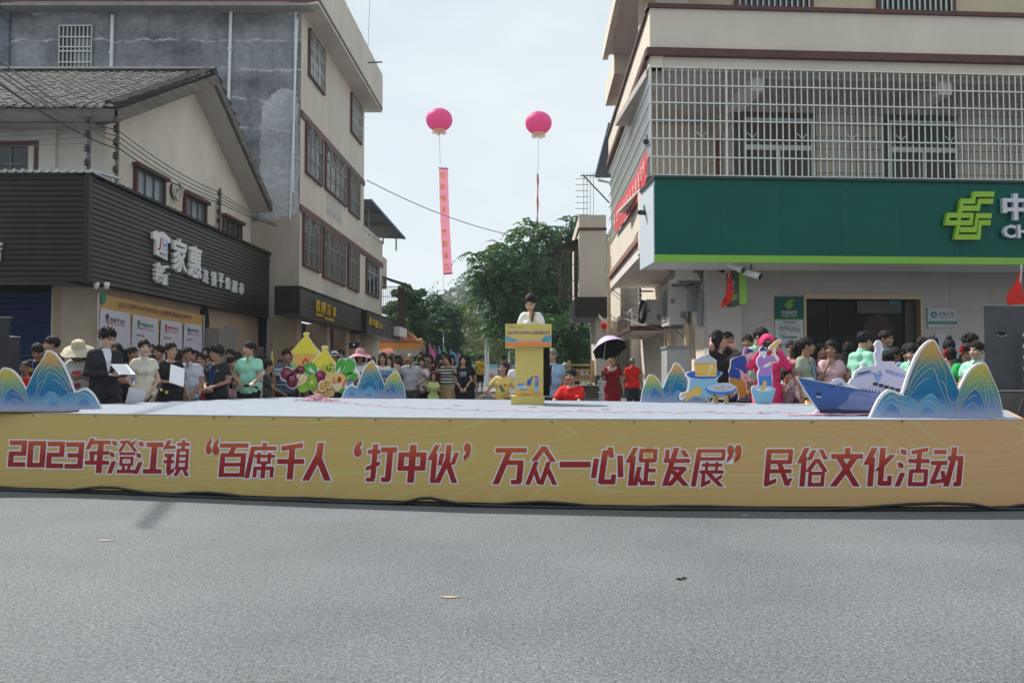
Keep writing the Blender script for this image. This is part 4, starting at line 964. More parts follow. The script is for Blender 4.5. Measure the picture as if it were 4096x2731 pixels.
for y_,r_,z1,lab in((21.0,.07,3.7,'tan drain pipe down the street wall left of the meter cabinet'),(18.6,.08,2.28,'tan drain pipe rising behind the grey street cabinet'),(21.8,.035,3.7,'thin tan pipe next to the drain pipe on the street wall')):
 b=MB();x,y,_=QG(QG.at_y(y_),0,.14);b.tube([(x,y,0),(x,y,z1)],r_,10)
 for z in(.6,1.5):b.box(x-r_-.02,x+r_+.02,y-r_-.01,y+r_+.01,z,z+.03)
 solo('drain_pipe',b,mat('tan_pipe',(.50,.38,.25),.55,.08,3),lab,'pipe','drain pipes on the street wall')
o=thing('street_cabinet','tall grey metal telecom cabinet standing behind the mountain cutout','cabinet',(3.75,17.5,.12))
p0=at(2668,1385,17.2);x0=p0.x;b=MB();b.box(x0,x0+.48,17.2,17.85,.12,p0.z-.05);part('body',b,mat('cabinet_grey',(.36,.37,.36),.5,.07,2),o)
b=MB();b.box(x0-.02,x0+.5,17.18,17.87,p0.z-.05,p0.z+.01);part('lid',b,M_ACGREY,o)
b=MB();b.box(x0+.02,x0+.46,17.185,17.199,.3,p0.z-.12);part('door',b,_mc['cabinet_grey'],o)
for k,(x_,y_,z0,z1,lab)in enumerate(((3.88,17.9,2.55,3.1,'grey meter box on the street wall behind the large air conditioner'),(4.0,17.45,2.2,2.95,'narrow grey cable box with hanging wires by the corner column'))):
 b=MB();b.box(x_,4.1,y_,y_+.4,z0,z1);solo('meter_box',b,M_ACGREY,lab,'meter box')
wires=[((2440,1165,24.5),(2690,1345,22)),((2446,1155,24.5),(2620,1270,23)),((2395,1258,28.5),(2490,1250,25)),((2395,1265,28.5),(2490,1262,25)),((2400,1262,28.6),(2520,1262,24.6)),((2490,1255,25),(2560,1215,23.5)),((2490,1270,25),(2720,1330,20)),((2805,1135,17.3),(2800,1290,17.2)),((2812,1135,17.3),(2820,1290,17.2)),((2590,690,15.9),(2470,1010,23.5)),((2600,830,15.7),(2465,1060,24.0)),((2595,850,15.7),(2470,1075,23.9)),((2610,690,15.95),(2612,800,15.6))]
for k,(a,c_)in enumerate(wires):
 d=.25 if 2<=k<=4 else(.06 if k<7 else .1)
 b=MB();b.tube(sag(at(*a),at(*c_),d,12),.012 if k<7 else .01,4);solo('service_wire',b,mat('pale_cable',(.30,.29,.27),.6)if k!=4 else M_BLACKCABLE,['long cable from the slab end down past the ledge','cable from the far rack to the ledge units','upper slack cable from the slatted awning to the wall','middle slack cable from the slatted awning to the wall','black slack cable from the slatted awning to the ledge','cable rising from the lit wall rack to the ledge units','cable from the lit wall rack to the meter boxes','left hanging cable by the corner column','right hanging cable by the corner column','cable along the red banner down to the far rack','upper cable from the camera arm to the far rack','lower cable from the camera arm to the far rack','short cable at the left end of the signboard'][k],'wire','service cables on the post office')
def rack(px,py,Y,lab):
 p=at(px,py,Y);o=thing('insulator_rack',lab,'insulator rack',tuple(p),'insulator racks carrying the wires')
 b=MB();b.box(p.x-.02,p.x+.35,p.y-.02,p.y+.02,p.z-.02,p.z+.02);b.box(p.x-.02,p.x+.02,p.y-.02,p.y+.02,p.z-.3,p.z+.1);part('bracket',b,M_OLDWOOD,o)
 for k in range(3):b=MB();b.lathe([(0,.06),(.045,.05),(.025,.02),(.05,0),(.02,-.04),(0,-.06)],8,(p.x,p.y-.05,p.z-.12*k));part('insulator',b,mat('insulator_grey',(.25,.24,.22),.4),o)
rack(2594,790,15.8,'insulator rack on the wall at the left end of the signboard');rack(2445,1035,24.4,'insulator rack at the far end of the floor band');rack(2487,1240,25,'insulator rack on the lit wall beside the far cables');rack(2560,1165,21.5,'dark insulator rack under the soffit above the ledge')
# far building behind the post office
far=thing('far_building','small beige two storey building with dark slatted awning beyond the post office','building',(2.5,30,0))
FB=Pl(2.45,30.0,*DS,side=-1);ffb=lambda t,z,n:FB(t,z,n)
b=MB();b.box(0,5.2,3.5,6.95,-.98,0,ffb);b.box(.3,5.2,0.2,3.5,-.97,-.75,ffb);part('wall',b,M_CREAM2,far)
b=MB();b.box(-.03,5.2,6.38,6.48,-.2,.04,ffb);b.box(2.42,3.45,29.95,29.999,6.38,6.48);part('band',b,M_BROWN,far)
b=MB();t0=1.0;b.box(.6,3.4,3.95,5.9,.0,.7,ffb);
w=thing('window_cage','brown window cage on the street side of the far beige building','window cage',FB(.6,3.95,.3))
for k in range(20):b=MB();t=.6+2.8*k/19;b.box(t-.015,t+.015,4.0,5.8,.62,.65,ffb);part('bar',b,mat('cage_brown',(.06,.025,.018),.6),w)
b=MB()
for z in(4.0,4.6,5.2,5.78):b.box(.6,3.4,z,z+.03,.61,.66,ffb);b.box(.58,.62,z,z+.03,0,.65,ffb)
for n_ in(.15,.3,.45):b.box(.585,.615,4.0,5.8,n_-.015,n_+.015,ffb)
part('rail',b,_mc['cage_brown'],w)
b=MB();b.add([ffb(.4,6.15,0),ffb(3.6,6.15,0),ffb(3.6,5.85,.85),ffb(.4,5.85,.85)],[(0,1,2,3)]);part('awning',b,_mc['awning_dark'],w,fix=False)
b=MB();b.box(.9,3.2,4.05,5.7,-.02,.01,ffb);part('pane',b,M_GLASS,w)
aw=thing('slatted_awning','dark slatted awning box over the shop of the far building','awning',(2.8,29,3.2))
x0,x1=at(2303,1200,29).x,at(2428,1200,29).x;z1,z0=at(2303,1186,29).z,at(2303,1268,29).z
for k in range(10):
 h=(z1-z0)/10;b=MB();b.box(x0,x1,28.96,29.0,z0+k*h,z0+(k+1)*h-.015);b.box(0,3.5,z0+k*h,z0+(k+1)*h-.015,-.0,.03,lambda t,z,n:Pl(x0,29.0,*DS,side=-1)(t,z,n));part('slat',b,M_SLAT,aw)
b=MB();b.box(x0+.02,x1,29.0,32.4,z0+.03,z1-.02);part('core',b,M_SLATBACK,aw)
for k in range(14):b=MB();y=29.02+k*.24;b.box(x0+.02,x1,y,y+.2,z0-.01,z0+.02);part('slat',b,mat('awning_slat_grey',(.17,.165,.16),.6),aw)
b=MB();xq=at(2380,1400,29.8).x;b.box(xq,xq+.42,29.6,30,.1,3.3);part('column',b,M_CREAM2,far)
b=MB();b.box(xq-.001,xq+.421,29.59,30.01,.1,1.1);part('column_base',b,mat('slate_base',(.06,.07,.08),.8),far)
b=MB();p=at(2437,1400,25.2);b.tube([(p.x,25.2,.1),(p.x,25.2,5.2)],.055,8);b.tube([(p.x,25.2,5.2),(p.x+.25,25.0,5.6),(p.x+.3,24.9,6.4)],.05,8)
solo('drain_pipe',b,_mc['tan_pipe'],'tall tan drain pipe at the far corner of the post office','pipe','drain pipes on the street wall')
b=MB();lx,ly=at(2415,1235,28.5).x,28.4;b.lathe([(0,.14),(.09,.11),(.11,0),(.09,-.11),(0,-.14)],12,(lx,ly,at(0,1300,28.5).z));b.box(lx-.02,lx+.02,ly-.02,ly+.02,at(0,1330,28.5).z,at(0,1300,28.5).z);solo('red_lantern',b,M_RED,'small red lantern hanging under the far slatted awning','lantern',smooth=True)
can=thing('roof_canopy','blue edged sheet roof sticking out above the far end of the post office','canopy',(3,26,7.5))
a0,a1,a2,a3=at(2440,505,25.4),at(2385,712,29),at(2700,712,29),at(2750,505,25.4);up=Vector((0,0,.06))
b=MB();b.add([a0,a1,a2,a3,a0+up,a1+up,a2+up,a3+up],[(0,1,2,3),(4,5,6,7),(0,1,5,4),(1,2,6,5),(2,3,7,6)]);part('roof_sheet',b,mat('blue_grey_sheet',(.10,.15,.20),.5),can)
b=MB();b.tube([a0+up,a1+up],.08,4);part('edge_trim',b,M_BLUEROOF,can)
b=MB();b.tube([(a1.x+.9,28.8,5),(a1.x+.9,28.8,a1.z)],.05,6);part('post',b,M_OLDWOOD,can)
b=MB();b.tube([a1+Vector((.05,-.1,-.1)),a1+Vector((.5,-.1,-.2)),a1+Vector((.7,-.2,-1.2)),a1+Vector((.7,-.2,-3))],.05,6);part('gutter_pipe',b,M_WHITEPIPE,can)
ant=thing('roof_antenna','bare wire trellis frame on the roof of the far beige building','trellis',tuple(at(2360,860,30.3)))
b=MB()
for k in range(7):z=at(0,715+k*24,30.3).z;b.tube([(at(2300,0,30.3).x,30.3,z),(at(2352,0,30.3).x,30.3,z)],.012,4)
for px in(2335,2348,2361,2374):b.tube([at(px,690,30.3),at(px,862,30.3)],.012,4)
b.tube([at(2322,703,30.3),at(2385,703,30.3)],.03,4);b.tube([at(2336,705,30.3),at(2438,812,30)],.03,4)
part('frame',b,M_OLDWOOD,ant)
# ------------------------------------------------------------------ stage
SH=.788
bow=[(-420,8.86),(0,8.53),(300,8.36),(595,8.18),(900,7.98),(1190,7.81),(1598,7.61),(1780,7.54),(2193,7.42),(2600,7.33),(3236,7.27),(3872,7.27),(4084,7.33)]
BP=[((px-2048)/F*Y*1.0,Y)for px,Y in bow]
BR_,BL_=(5.95,10.15),(-3.78,14.0)
stage=thing('stage','low temporary stage with pale carpet and yellow printed front lettered in red','stage',(0,9.5,0))
M_CARPET=mat('stage_carpet',(.235,.265,.315),.95,.10,5,.6,70,spec=.1,col2=(.30,.33,.38))
top=[(BP[0][0],BP[0][1])]+[(x,y+.012)for x,y in BP[1:]]+[BR_,BL_,(-6.5,8.9)]
b=MB();b.prism(top,SH-.05,SH);part('deck',b,M_CARPET,stage,fix=True)
b=MB();ins_=[(x*.995,y+.05)for x,y in BP]+[(BR_[0]-.05,BR_[1]-.05),(BL_[0]+.05,BL_[1]-.05),(-6.4,9.0)];b.prism(ins_,.0,SH-.051);part('skirt_core',b,M_DARK,stage)
def seg(px):
 for i in range(len(bow)-2):
  if px<=bow[i+1][0]:return i
 return len(bow)-2
def SP(px,py,n=0.):
 """point of the photograph -> point on the bowed stage front, n metres in front of it"""
 i=seg(px);(xa,ya),(xb,yb)=BP[i],BP[i+1]
 l=math.hypot(xb-xa,yb-ya);nx,ny=(yb-ya)/l,-(xb-xa)/l
 r=ray(px,py);k=(xa*nx+ya*ny)/(r[0]*nx+r[1]*ny)
 return(r[0]*k+nx*n,r[1]*k+ny*n,CAMH+r[2]*k)
def panel_mat():
 m=bpy.data.materials.new('stage_print_yellow');m.use_nodes=True
 n,l=m.node_tree.nodes,m.node_tree.links;p=n['Principled BSDF'];p.inputs['Roughness'].default_value=.5;p.inputs['Specular IOR Level'].default_value=.3
 t=n.new('ShaderNodeTexCoord');sx=n.new('ShaderNodeSeparateXYZ');l.new(t.outputs['Object'],sx.inputs[0])
 mr=n.new('ShaderNodeMapRange');mr.inputs['From Min'].default_value=-5;mr.inputs['From Max'].default_value=4.4;l.new(sx.outputs['X'],mr.inputs[0])
 r=n.new('ShaderNodeValToRGB');e=r.color_ramp.elements
 for q,c in((.3,(.51,.365,.125)),(.62,(.54,.365,.13))):k=e.new(q);k.color=(*c,1)
 e[0].color=(.50,.36,.125,1);e[-1].color=(.58,.34,.165,1)
 l.new(mr.outputs[0],r.inputs[0])
 mp_=n.new('ShaderNodeMapping');mp_.inputs['Scale'].default_value=(.16,.16,1.0);mp_.inputs['Rotation'].default_value=(0,.05,0);l.new(t.outputs['Object'],mp_.inputs[0])
 nz_=n.new('ShaderNodeTexNoise');nz_.inputs['Scale'].default_value=1.3;nz_.inputs['Detail'].default_value=1;l.new(mp_.outputs[0],nz_.inputs['Vector'])
 ml=n.new('ShaderNodeMath');ml.operation='MULTIPLY';ml.inputs[1].default_value=34;l.new(nz_.outputs[0],ml.inputs[0])
 ad=n.new('ShaderNodeMath');ad.operation='MULTIPLY_ADD';ad.inputs[1].default_value=13;l.new(sx.outputs['Z'],ad.inputs[0]);l.new(ml.outputs[0],ad.inputs[2])
 pp_=n.new('ShaderNodeMath');pp_.operation='PINGPONG';pp_.inputs[1].default_value=.5;l.new(ad.outputs[0],pp_.inputs[0])
 lr=n.new('ShaderNodeValToRGB');lr.color_ramp.elements[0].position=.0;lr.color_ramp.elements[0].color=(.5,.5,.5,1);lr.color_ramp.elements[1].position=.12;lr.color_ramp.elements[1].color=(0,0,0,1);l.new(pp_.outputs[0],lr.inputs[0])
 mx=n.new('ShaderNodeMixRGB');mx.inputs[2].default_value=(.50,.50,.22,1);l.new(lr.outputs[0],mx.inputs[0]);l.new(r.outputs[0],mx.inputs[1]);l.new(mx.outputs[0],p.inputs['Base Color'])
 return m
M_PANEL=panel_mat()
SEAM=7
def strip(i0,i1,z0,z1,n0=0.,n1=.02):
 b=MB();V=[]
 for i in range(i0,i1+1):
  x,y=BP[i];
  for z in(z0,z1):V+=[(x,y-n0,z),(x,y-n1,z)]
 k=i1-i0+1;Fs=[]
 for i in range(k-1):
  a=4*i;c_=4*(i+1)
  Fs+=[(a+1,c_+1,c_+3,a+3),(a,a+2,c_+2,c_),(a+2,a+3,c_+3,c_+2),(a,c_,c_+1,a+1)]
 Fs+=[(0,1,3,2),(4*(k-1),4*(k-1)+2,4*(k-1)+3,4*(k-1)+1)]
 return b.add(V,Fs)
fpL=part('front_panel',strip(0,SEAM,.035,SH-.004,-.012,.012),M_PANEL,stage);fpR=part('front_panel',strip(SEAM,len(BP)-1,.035,SH-.004,-.012,.014),M_PANEL,stage)
b=MB();x,y=BP[-1];b.prism([(x,y-.012),(x+.05,y+.03),(BR_[0]+.03,BR_[1]),(BR_[0],BR_[1])],.035,SH-.004);part('side_panel',b,M_PANEL,stage)
part('bottom_gap',strip(0,len(BP)-1,.0,.035,-.02,.004),M_DARK,stage)
part('carpet_edge',strip(0,len(BP)-1,SH-.004,SH+.003,-.05,.016),M_CARPET,stage)
b=MB()
for px,py in((135,1656),(386,1658),(547,1659),(860,1664),(921,1663),(1097,1668),(1278,1672),(1505,1673),(1801,1677),(2016,1678),(2209,1681),(2537,1681),(2760,1682),(2931,1682),(3246,1682),(3605,1680)):
 p=Vector(SP(px,py+5,.016));b.box(p.x-.006,p.x+.006,p.y-.006,p.y+.002,p.z-.006,p.z+.006)
part('nail_head',b,M_CERAMIC,stage,kind='stuff')
# lettering: each character's ink box in the photograph (left, top, right, bottom)
c1=lambda x,y:(x/1.68,1600+y/1.68);c2=lambda x,y:(1300+x/1.68,1600+y/1.68);c3=lambda x,y:(2600+x/1.5722,1600+y/1.5722)
GL=[('2',c1,62,268,190,446),('0',c1,190,272,318,450),('2',c1,318,276,444,455),('3',c1,440,280,574,458),('年',c1,572,254,755,488),('澄',c1,735,262,930,490),('江',c1,912,268,1112,494),('镇',c1,1094,266,1288,508),('“',c1,1388,252,1480,366),('百',c1,1464,284,1678,514),('席',c1,1650,284,1868,522),('千',c1,1858,290,2060,530),('人',c1,2044,284,2240,538),('‘',c2,197,266,256,382),('打',c2,266,294,492,546),('中',c2,485,298,690,552),('伙',c2,686,298,902,554),('’',c2,932,282,985,408),('万',c2,1128,312,1360,562),('众',c2,1346,308,1576,566),('一',c2,1578,408,1786,452),('心',c2,1792,314,2016,566),('促',c2,2012,316,2238,572),('发',c3,52,298,260,536),('展',c3,258,300,474,540),('”',c3,480,276,575,394),('民',c3,702,300,906,540),('俗',c3,916,298,1114,540),('文',c3,1118,298,1340,540),('化',c3,1336,298,1530,540),('活',c3,1540,298,1760,540),('动',c3,1748,294,1968,540)]
M_BANTXT=ramp_mat('banner_text_red',[(0,(.26,.008,.012)),(.45,(.31,.016,.014)),(1,(.50,.105,.03))],.24,.55,'Z',.5)
M_BANOUT=mat('banner_text_outline',(.70,.68,.74),.5)
H_=lambda x0,x1,y,t=12:(x0,y,x1,y,t)
V_s=lambda x,y0,y1,t=13:(x,y0,x,y1,t)
WAT=[(6,9,24,13,13),(1,43,18,47,13),(4,100,18,64,13)];REN=[(27,0,4,40,12),(20,22,20,100,14)]
STK={'2':[H_(0,100,9,18),V_s(86,0,58,20),H_(0,100,50,17),V_s(14,42,100,20),H_(0,100,91,18)],'0':[V_s(14,0,100,21),V_s(86,0,100,21),H_(0,100,9,18),H_(0,100,91,18)],'3':[H_(0,100,9,18),V_s(86,0,100,21),H_(12,100,50,17),H_(0,100,91,18)],'年':[(24,0,8,32,12),H_(20,100,12,11),H_(15,98,42,11),V_s(28,40,66,13),H_(0,100,70,12),V_s(60,10,100,17)],'澄':WAT+[H_(36,58,8,9),(58,6,36,36,9),(62,2,98,36,10),(94,6,76,18,8),H_(36,98,42,9),V_s(45,52,76,9),V_s(87,52,76,9),H_(40,92,54,8),H_(40,92,74,8),(54,76,59,92,9),(80,76,74,92,9),H_(32,100,94,11)],'江':WAT+[H_(36,98,13,14),V_s(66,10,94,18),H_(30,100,92,14)],'镇':[(20,0,4,26,10),H_(12,44,20,9),H_(4,42,42,9),H_(2,44,60,9),V_s(24,42,92,13),(20,96,46,82,10),H_(50,98,12,9),V_s(74,0,26,10),V_s(56,24,78,9),V_s(92,24,78,9),H_(52,96,28,8),H_(54,94,44,7),H_(54,94,60,7),H_(48,100,78,9),(64,82,52,100,10),(84,82,98,100,10)],'百':[H_(0,100,8,13),(54,8,38,36,14),V_s(14,30,100,15),V_s(86,30,100,15),H_(10,90,36,12),H_(10,90,64,11),H_(10,90,94,12)],'席':[V_s(58,0,14,13),H_(14,100,16,11),(20,12,7,100,13),H_(26,98,38,9),V_s(42,28,58,10),V_s(78,28,58,10),H_(38,84,56,8),H_(28,96,72,10),V_s(33,70,98,11),V_s(91,70,98,11),V_s(61,58,100,13)],'千':[(90,4,12,14,13),H_(0,100,50,14),V_s(52,10,100,17)],'人':[(56,0,52,40,17),(53,30,8,100,17),(50,38,92,100,17)],'打':[H_(4,46,20,11),V_s(28,0,92,14),(2,66,48,50,10),H_(6,34,94,11),H_(48,100,15,14),V_s(78,12,96,16),H_(56,84,94,13)],'中':[V_s(50,0,100,18),V_s(10,20,68,16),V_s(90,20,68,16),H_(4,96,26,13),H_(4,96,62,13)],'伙':REN+[(46,22,40,54,11),(96,20,84,52,11),V_s(66,0,44,14),(67,36,36,100,14),(64,42,96,100,14)],'万':[H_(0,100,9,13),(46,8,10,100,16),H_(36,92,42,13),V_s(84,38,96,16),H_(58,90,94,12)],'众':[(52,0,22,38,13),(48,0,84,40,13),(30,40,8,100,12),(26,58,46,98,11),(70,40,52,100,12),(68,58,96,100,12)],'一':[H_(0,100,50,92)],'心':[(8,30,4,82,14),(36,8,30,96,16),H_(26,76,92,14),V_s(70,72,98,13),(50,0,58,28,14),(86,22,94,80,15)],'促':REN+[V_s(46,4,36,11),V_s(92,4,36,11),H_(42,96,8,10),H_(42,96,34,10),V_s(68,36,92,12),H_(70,98,60,10),(44,50,34,100,12),(40,74,58,96,10),H_(50,100,93,11)],'发':[V_s(20,4,36,11),H_(10,98,34,11),(50,0,20,100,14),(70,6,86,24,12),H_(40,86,54,10),(82,54,34,100,13),(42,60,92,100,13)],'展':[H_(12,98,7,10),V_s(94,4,30,10),H_(14,98,28,9),(16,4,6,100,13),H_(28,94,44,8),V_s(44,36,62,8),V_s(76,36,62,8),H_(22,100,62,9),V_s(36,62,96,10),(30,98,60,86,10),(52,66,96,100,11),(96,72,76,84,8)],'民':[V_s(14,4,98,14),H_(10,92,8,11),V_s(88,4,40,12),H_(14,92,36,11),H_(14,96,60,11),(52,38,86,98,13),(96,78,84,98,9),(10,96,46,84,11)],'俗':REN+[(52,6,38,32,11),(76,4,96,30,11),(66,28,36,62,11),(66,28,98,62,11),V_s(46,62,100,10),V_s(90,62,100,10),H_(42,94,66,9),H_(42,94,95,10)],'文':[V_s(50,0,20,14),H_(0,100,22,13),(76,24,14,100,15),(24,24,88,100,15)],'化':[(30,0,4,44,14),V_s(24,24,100,15),V_s(60,0,96,15),(96,18,46,60,12),H_(56,98,92,13),V_s(92,72,96,12)],'活':WAT+[(92,4,40,12,10),H_(32,100,34,11),V_s(66,8,58,13),V_s(44,56,98,11),V_s(92,56,98,11),H_(40,96,60,10),H_(40,96,94,11)],'动':[H_(6,46,12,11),H_(0,52,40,11),(28,42,8,92,12),(6,90,48,84,10),(38,60,50,92,11),H_(52,100,28,12),V_s(93,24,98,14),H_(76,96,94,11),V_s(70,0,30,14),(70,28,54,100,14)]}
bt,bo=MB(),MB()
for gi,(ch,cc,x0,y0,x1,y1)in enumerate(GL):
 (xa,ya),(xb,yb)=cc(x0,y0),cc(x1,y1)
 if ch in '“”‘’':
  for bb,bd,n_ in((bt,.03,.0186),(bo,.075,.0162)):
   v,f,lo,hi=text_geo(ch,bd,0,.1);w,h=hi-lo;e_=0 if bb is bt else 4.5
   bb.add([SP(xa-e_+(p[0]-lo[0])*(xb-xa+2*e_)/w,yb+e_-(p[1]-lo[1])*(yb-ya+2*e_)/h,n_)for p in v],f)
  continue
 W_,Hh=xb-xa,yb-ya;sh_=.10 if ch not in '一' else 0
 for k,(a0,b0,a1,b1,t)in enumerate(STK[ch]):
  mpx=lambda a,b_:(xa+W_*((a/100)*(1-sh_)+sh_*(1-b_/100)),ya+Hh*b_/100)
  p,q=mpx(a0,b0),mpx(a1,b1);dx,dy=q[0]-p[0],q[1]-p[1];l=math.hypot(dx,dy)or 1;dx,dy=dx/l,dy/l
  if a0==a1:nx_,ny_=1,0
  elif b0==b1:nx_,ny_=0,1
  elif abs(dx)>abs(dy):nx_,ny_=0,1/max(.6,abs(dx))
  else:nx_,ny_=1/max(.6,abs(dy)),0
  for bb,e_,n_ in((bt,0,.0180),(bo,5.0,.0150)):
   hw=t/200*Hh+e_;P_=(p[0]-dx*e_,p[1]-dy*e_);Q_=(q[0]+dx*e_,q[1]+dy*e_)
   bb.add([SP(x,y,n_+.00006*k+.000004*gi)for x,y in((P_[0]+nx_*hw,P_[1]+ny_*hw),(Q_[0]+nx_*hw,Q_[1]+ny_*hw),(Q_[0]-nx_*hw,Q_[1]-ny_*hw),(P_[0]-nx_*hw,P_[1]-ny_*hw))],[(0,1,2,3)])
part('lettering',bt,M_BANTXT,fpL,fix=False);part('lettering_outline',bo,M_BANOUT,fpL,fix=False)
# black cables lying along the foot of the stage
for k in range(3):
 b=MB();pts=[]
 for i in range(60):
  f=i/59*(len(BP)-1.001);j=int(f);g_=f-j;x=BP[j][0]+(BP[j+1][0]-BP[j][0])*g_;y=BP[j][1]+(BP[j+1][1]-BP[j][1])*g_
  pts.append((x,y-.03-.018*k-.012*abs(math.sin(i*.7+k)),.014+.02*max(0,math.sin(i*.31+2*k))**4*(k+1)))
 b.tube(pts,.014,5);solo('power_cable',b,M_BLACKCABLE,['black power cable lying closest against the foot of the stage','black power cable between two others along the stage foot','black power cable lying outermost along the foot of the stage'][k],'cable','cables along the stage foot')
 # ------------------------------------------------------------------ pink streamer on the carpet
M_PINK=mat('pink_ribbon',(.60,.33,.41),.6,.2,20)
b=MB();pts=[]
for px,py in[(1290,1609),(1350,1612),(1420,1617),(1480,1622),(1560,1628),(1640,1632),(1760,1637),(1900,1641),(2050,1644),(2250,1647),(2500,1650),(2700,1651),(2900,1652),(3060,1654),(3120,1652),(3200,1656)]:
 p=on_z(px,py,SH+.008);pts.append(p+Vector((0,random.uniform(-.02,.02),0)))
fine=[]
for i in range(len(pts)-1):
 for k in range(6):fine.append(pts[i].lerp(pts[i+1],k/6)+Vector((random.uniform(-.02,.02),random.uniform(-.035,.035),random.uniform(0,.014))))
b.tube(fine,.0045,4)
for i in range(0,len(fine),7):p=fine[i];b.tube([p,p+Vector((random.uniform(-.09,.09),random.uniform(-.02,.02),.012)),p+Vector((random.uniform(-.15,.15),random.uniform(-.05,.05),.003))],.004,3)
solo('ribbon_trail',b,M_PINK,'thin pink paper ribbon trailing across the stage carpet','ribbon')
b=MB();c_=on_z(1270,1606,SH)
for k in range(60):
 a=random.uniform(0,6.28);r_=random.uniform(0,.28);q=c_+Vector((r_*math.cos(a),r_*math.sin(a)*.5,random.uniform(.005,max(.01,.12-r_*.4))))
 b.tube([q+Vector((random.uniform(-.08,.08),random.uniform(-.06,.06),random.uniform(-.003,.02)))for _ in range(4)],.005,3)
solo('ribbon_pile',b,M_PINK,'crumpled heap of pink paper streamers at the back of the stage','streamers')
b=MB();q=on_z(3380,1660,SH+.004)
for k in range(26):
 s_=q+Vector((random.uniform(-.65,.9),random.uniform(-.1,.1),0));b.tube([s_,s_+Vector((random.uniform(.1,.4),random.uniform(-.05,.05),.012)),s_+Vector((random.uniform(.3,.6),random.uniform(-.06,.06),.002))],.008,3)
solo('ribbon_pile',b,M_PINK,'pink streamers spread in front of the ship cutout','streamers')
for k,(px,py)in enumerate(((2962,1621),(2130,1627),(1830,1622),(2420,1636))):
 p=on_z(px,py,SH+.004);b=MB();b.box(p.x-.05,p.x+.05,p.y-.03,p.y+.03,p.z,p.z+.004)
 solo('paper_scrap',b,mat('scrap_red',(.45,.06,.10),.6)if k==0 else mat('scrap_grey',(.25,.26,.30),.7),['small red paper scrap on the carpet by the cooking cutouts','grey scrap on the carpet just in front of the podium','grey scrap on the carpet left of the podium','grey scrap on the carpet right of the podium'][k],'scrap')
for k in range(26):
 px,py=random.uniform(0,4096),2060+660*random.random()**2
 p=on_z(px,py,.004);s_=random.uniform(.0015,.005)
 if k==0:lit=MB()
 lit.box(p.x-s_,p.x+s_,p.y-s_*.7,p.y+s_*.7,.002,.003+s_*.4)
solo('litter',lit,mat('litter_pale',(.30,.30,.28),.8),kind='stuff')
for k,(px,py,c_,lab)in enumerate(((2726,2315,(.03,.035,.02),'dark dry leaf lying on the asphalt right of the middle'),(1800,2386,(.33,.24,.19),'faint orange paint smear on the asphalt'),(420,2160,(.32,.28,.23),'pale tan smear on the asphalt at the left'),(2980,2060,(.6,.58,.55),'white paper scrap near the stage foot'))):
 p=on_z(px,py,.004);w_=.03 if k in(0,3)else .05;b=MB();b.poly([(p.x+w_*math.cos(a)*(1+.3*math.sin(3*a)),p.y+w_*.45*math.sin(a),.0045+(.012*math.sin(2*a)if k==0 else 0))for a in np.linspace(0,6.1,11)])
 solo(('dry_leaf','paint_smear','paint_smear','paper_scrap')[k],b,mat('smear%d'%k,c_,.9),lab,('leaf','smear','smear','scrap')[k],fix=False)
 # ------------------------------------------------------------------ mountain cutouts (printed foam boards)
M_FOAM=mat('foam_board_white',(.74,.71,.74),.6);M_FOAMEDGE=mat('foam_edge',(.62,.58,.62),.7)
PALE=(.40,.42,.60)
M_TALL=ramp_mat('print_tall_peak',[(0,PALE),(.14,(.14,.28,.48)),(.27,(.008,.135,.32)),(.50,(.008,.17,.30)),(.64,(.07,.22,.23)),(.80,(.45,.29,.10)),(1,(.66,.36,.08))],0,.72)
M_MED=ramp_mat('print_medium_peak',[(0,PALE),(.2,(.16,.26,.50)),(.38,(.05,.25,.33)),(.55,(.13,.30,.19)),(.78,(.38,.38,.09)),(1,(.62,.44,.06))],0,.5)
M_INNER=ramp_mat('print_inner_peak',[(0,PALE),(.35,(.05,.17,.40)),(.7,(.005,.11,.32)),(1,(.008,.12,.33))],0,.36)
M_HILL=ramp_mat('print_hill',[(0,PALE),(.3,(.16,.32,.54)),(.7,(.02,.24,.42)),(1,(.02,.29,.44))],0,.27)
M_HILL2=ramp_mat('print_hill_front',[(0,PALE),(.35,(.15,.33,.55)),(.8,(.05,.29,.50)),(1,(.07,.34,.54))],0,.21)
M_HILL3=ramp_mat('print_hill_deep',[(0,PALE),(.5,(.10,.22,.46)),(1,(.04,.20,.40))],0,.14)
M_LINE=mat('gold_contour',(.55,.50,.34),.5);M_LINEO=mat('gold_contour_warm',(.62,.42,.20),.5)
MC=lambda pts:[((x-1288)/2.85/441,(1487-y)/2.85/441)for x,y in pts]
def smooth(P,n=4,closed=False):
 """Catmull-Rom through the points"""
 out=[];k=len(P)
 for i in range(k if closed else k-1):
  p0=P[(i-1)%k]if closed or i>0 else P[0];p1=P[i];p2=P[(i+1)%k];p3=P[(i+2)%k]if closed or i+2<k else P[-1]
  for j in range(n):
   t=j/n;out.append(tuple(.5*(2*p1[c]+(p2[c]-p0[c])*t+(2*p0[c]-5*p1[c]+4*p2[c]-p3[c])*t*t+(3*p1[c]-p0[c]-3*p2[c]+p3[c])*t**3)for c in(0,1)))
 if not closed:out.append(tuple(P[-1]))
 return out
OUT=[(520,1487),(560,1400),(610,1300),(665,1225),(720,1180),(760,1168),(820,1185),(888,1212),(920,1130),(960,1010),(1010,890),(1060,780),(1110,710),(1160,650),(1210,615),(1255,598),(1285,612),(1310,650),(1330,700),(1360,770),(1400,830),(1430,880),(1470,980),(1510,1080),(1541,1158),(1580,1090),(1630,1000),(1680,935),(1740,885),(1800,865),(1840,862),(1870,885),(1900,950),(1950,1070),(1990,1170),(2020,1280),(2040,1400),(2055,1487)]
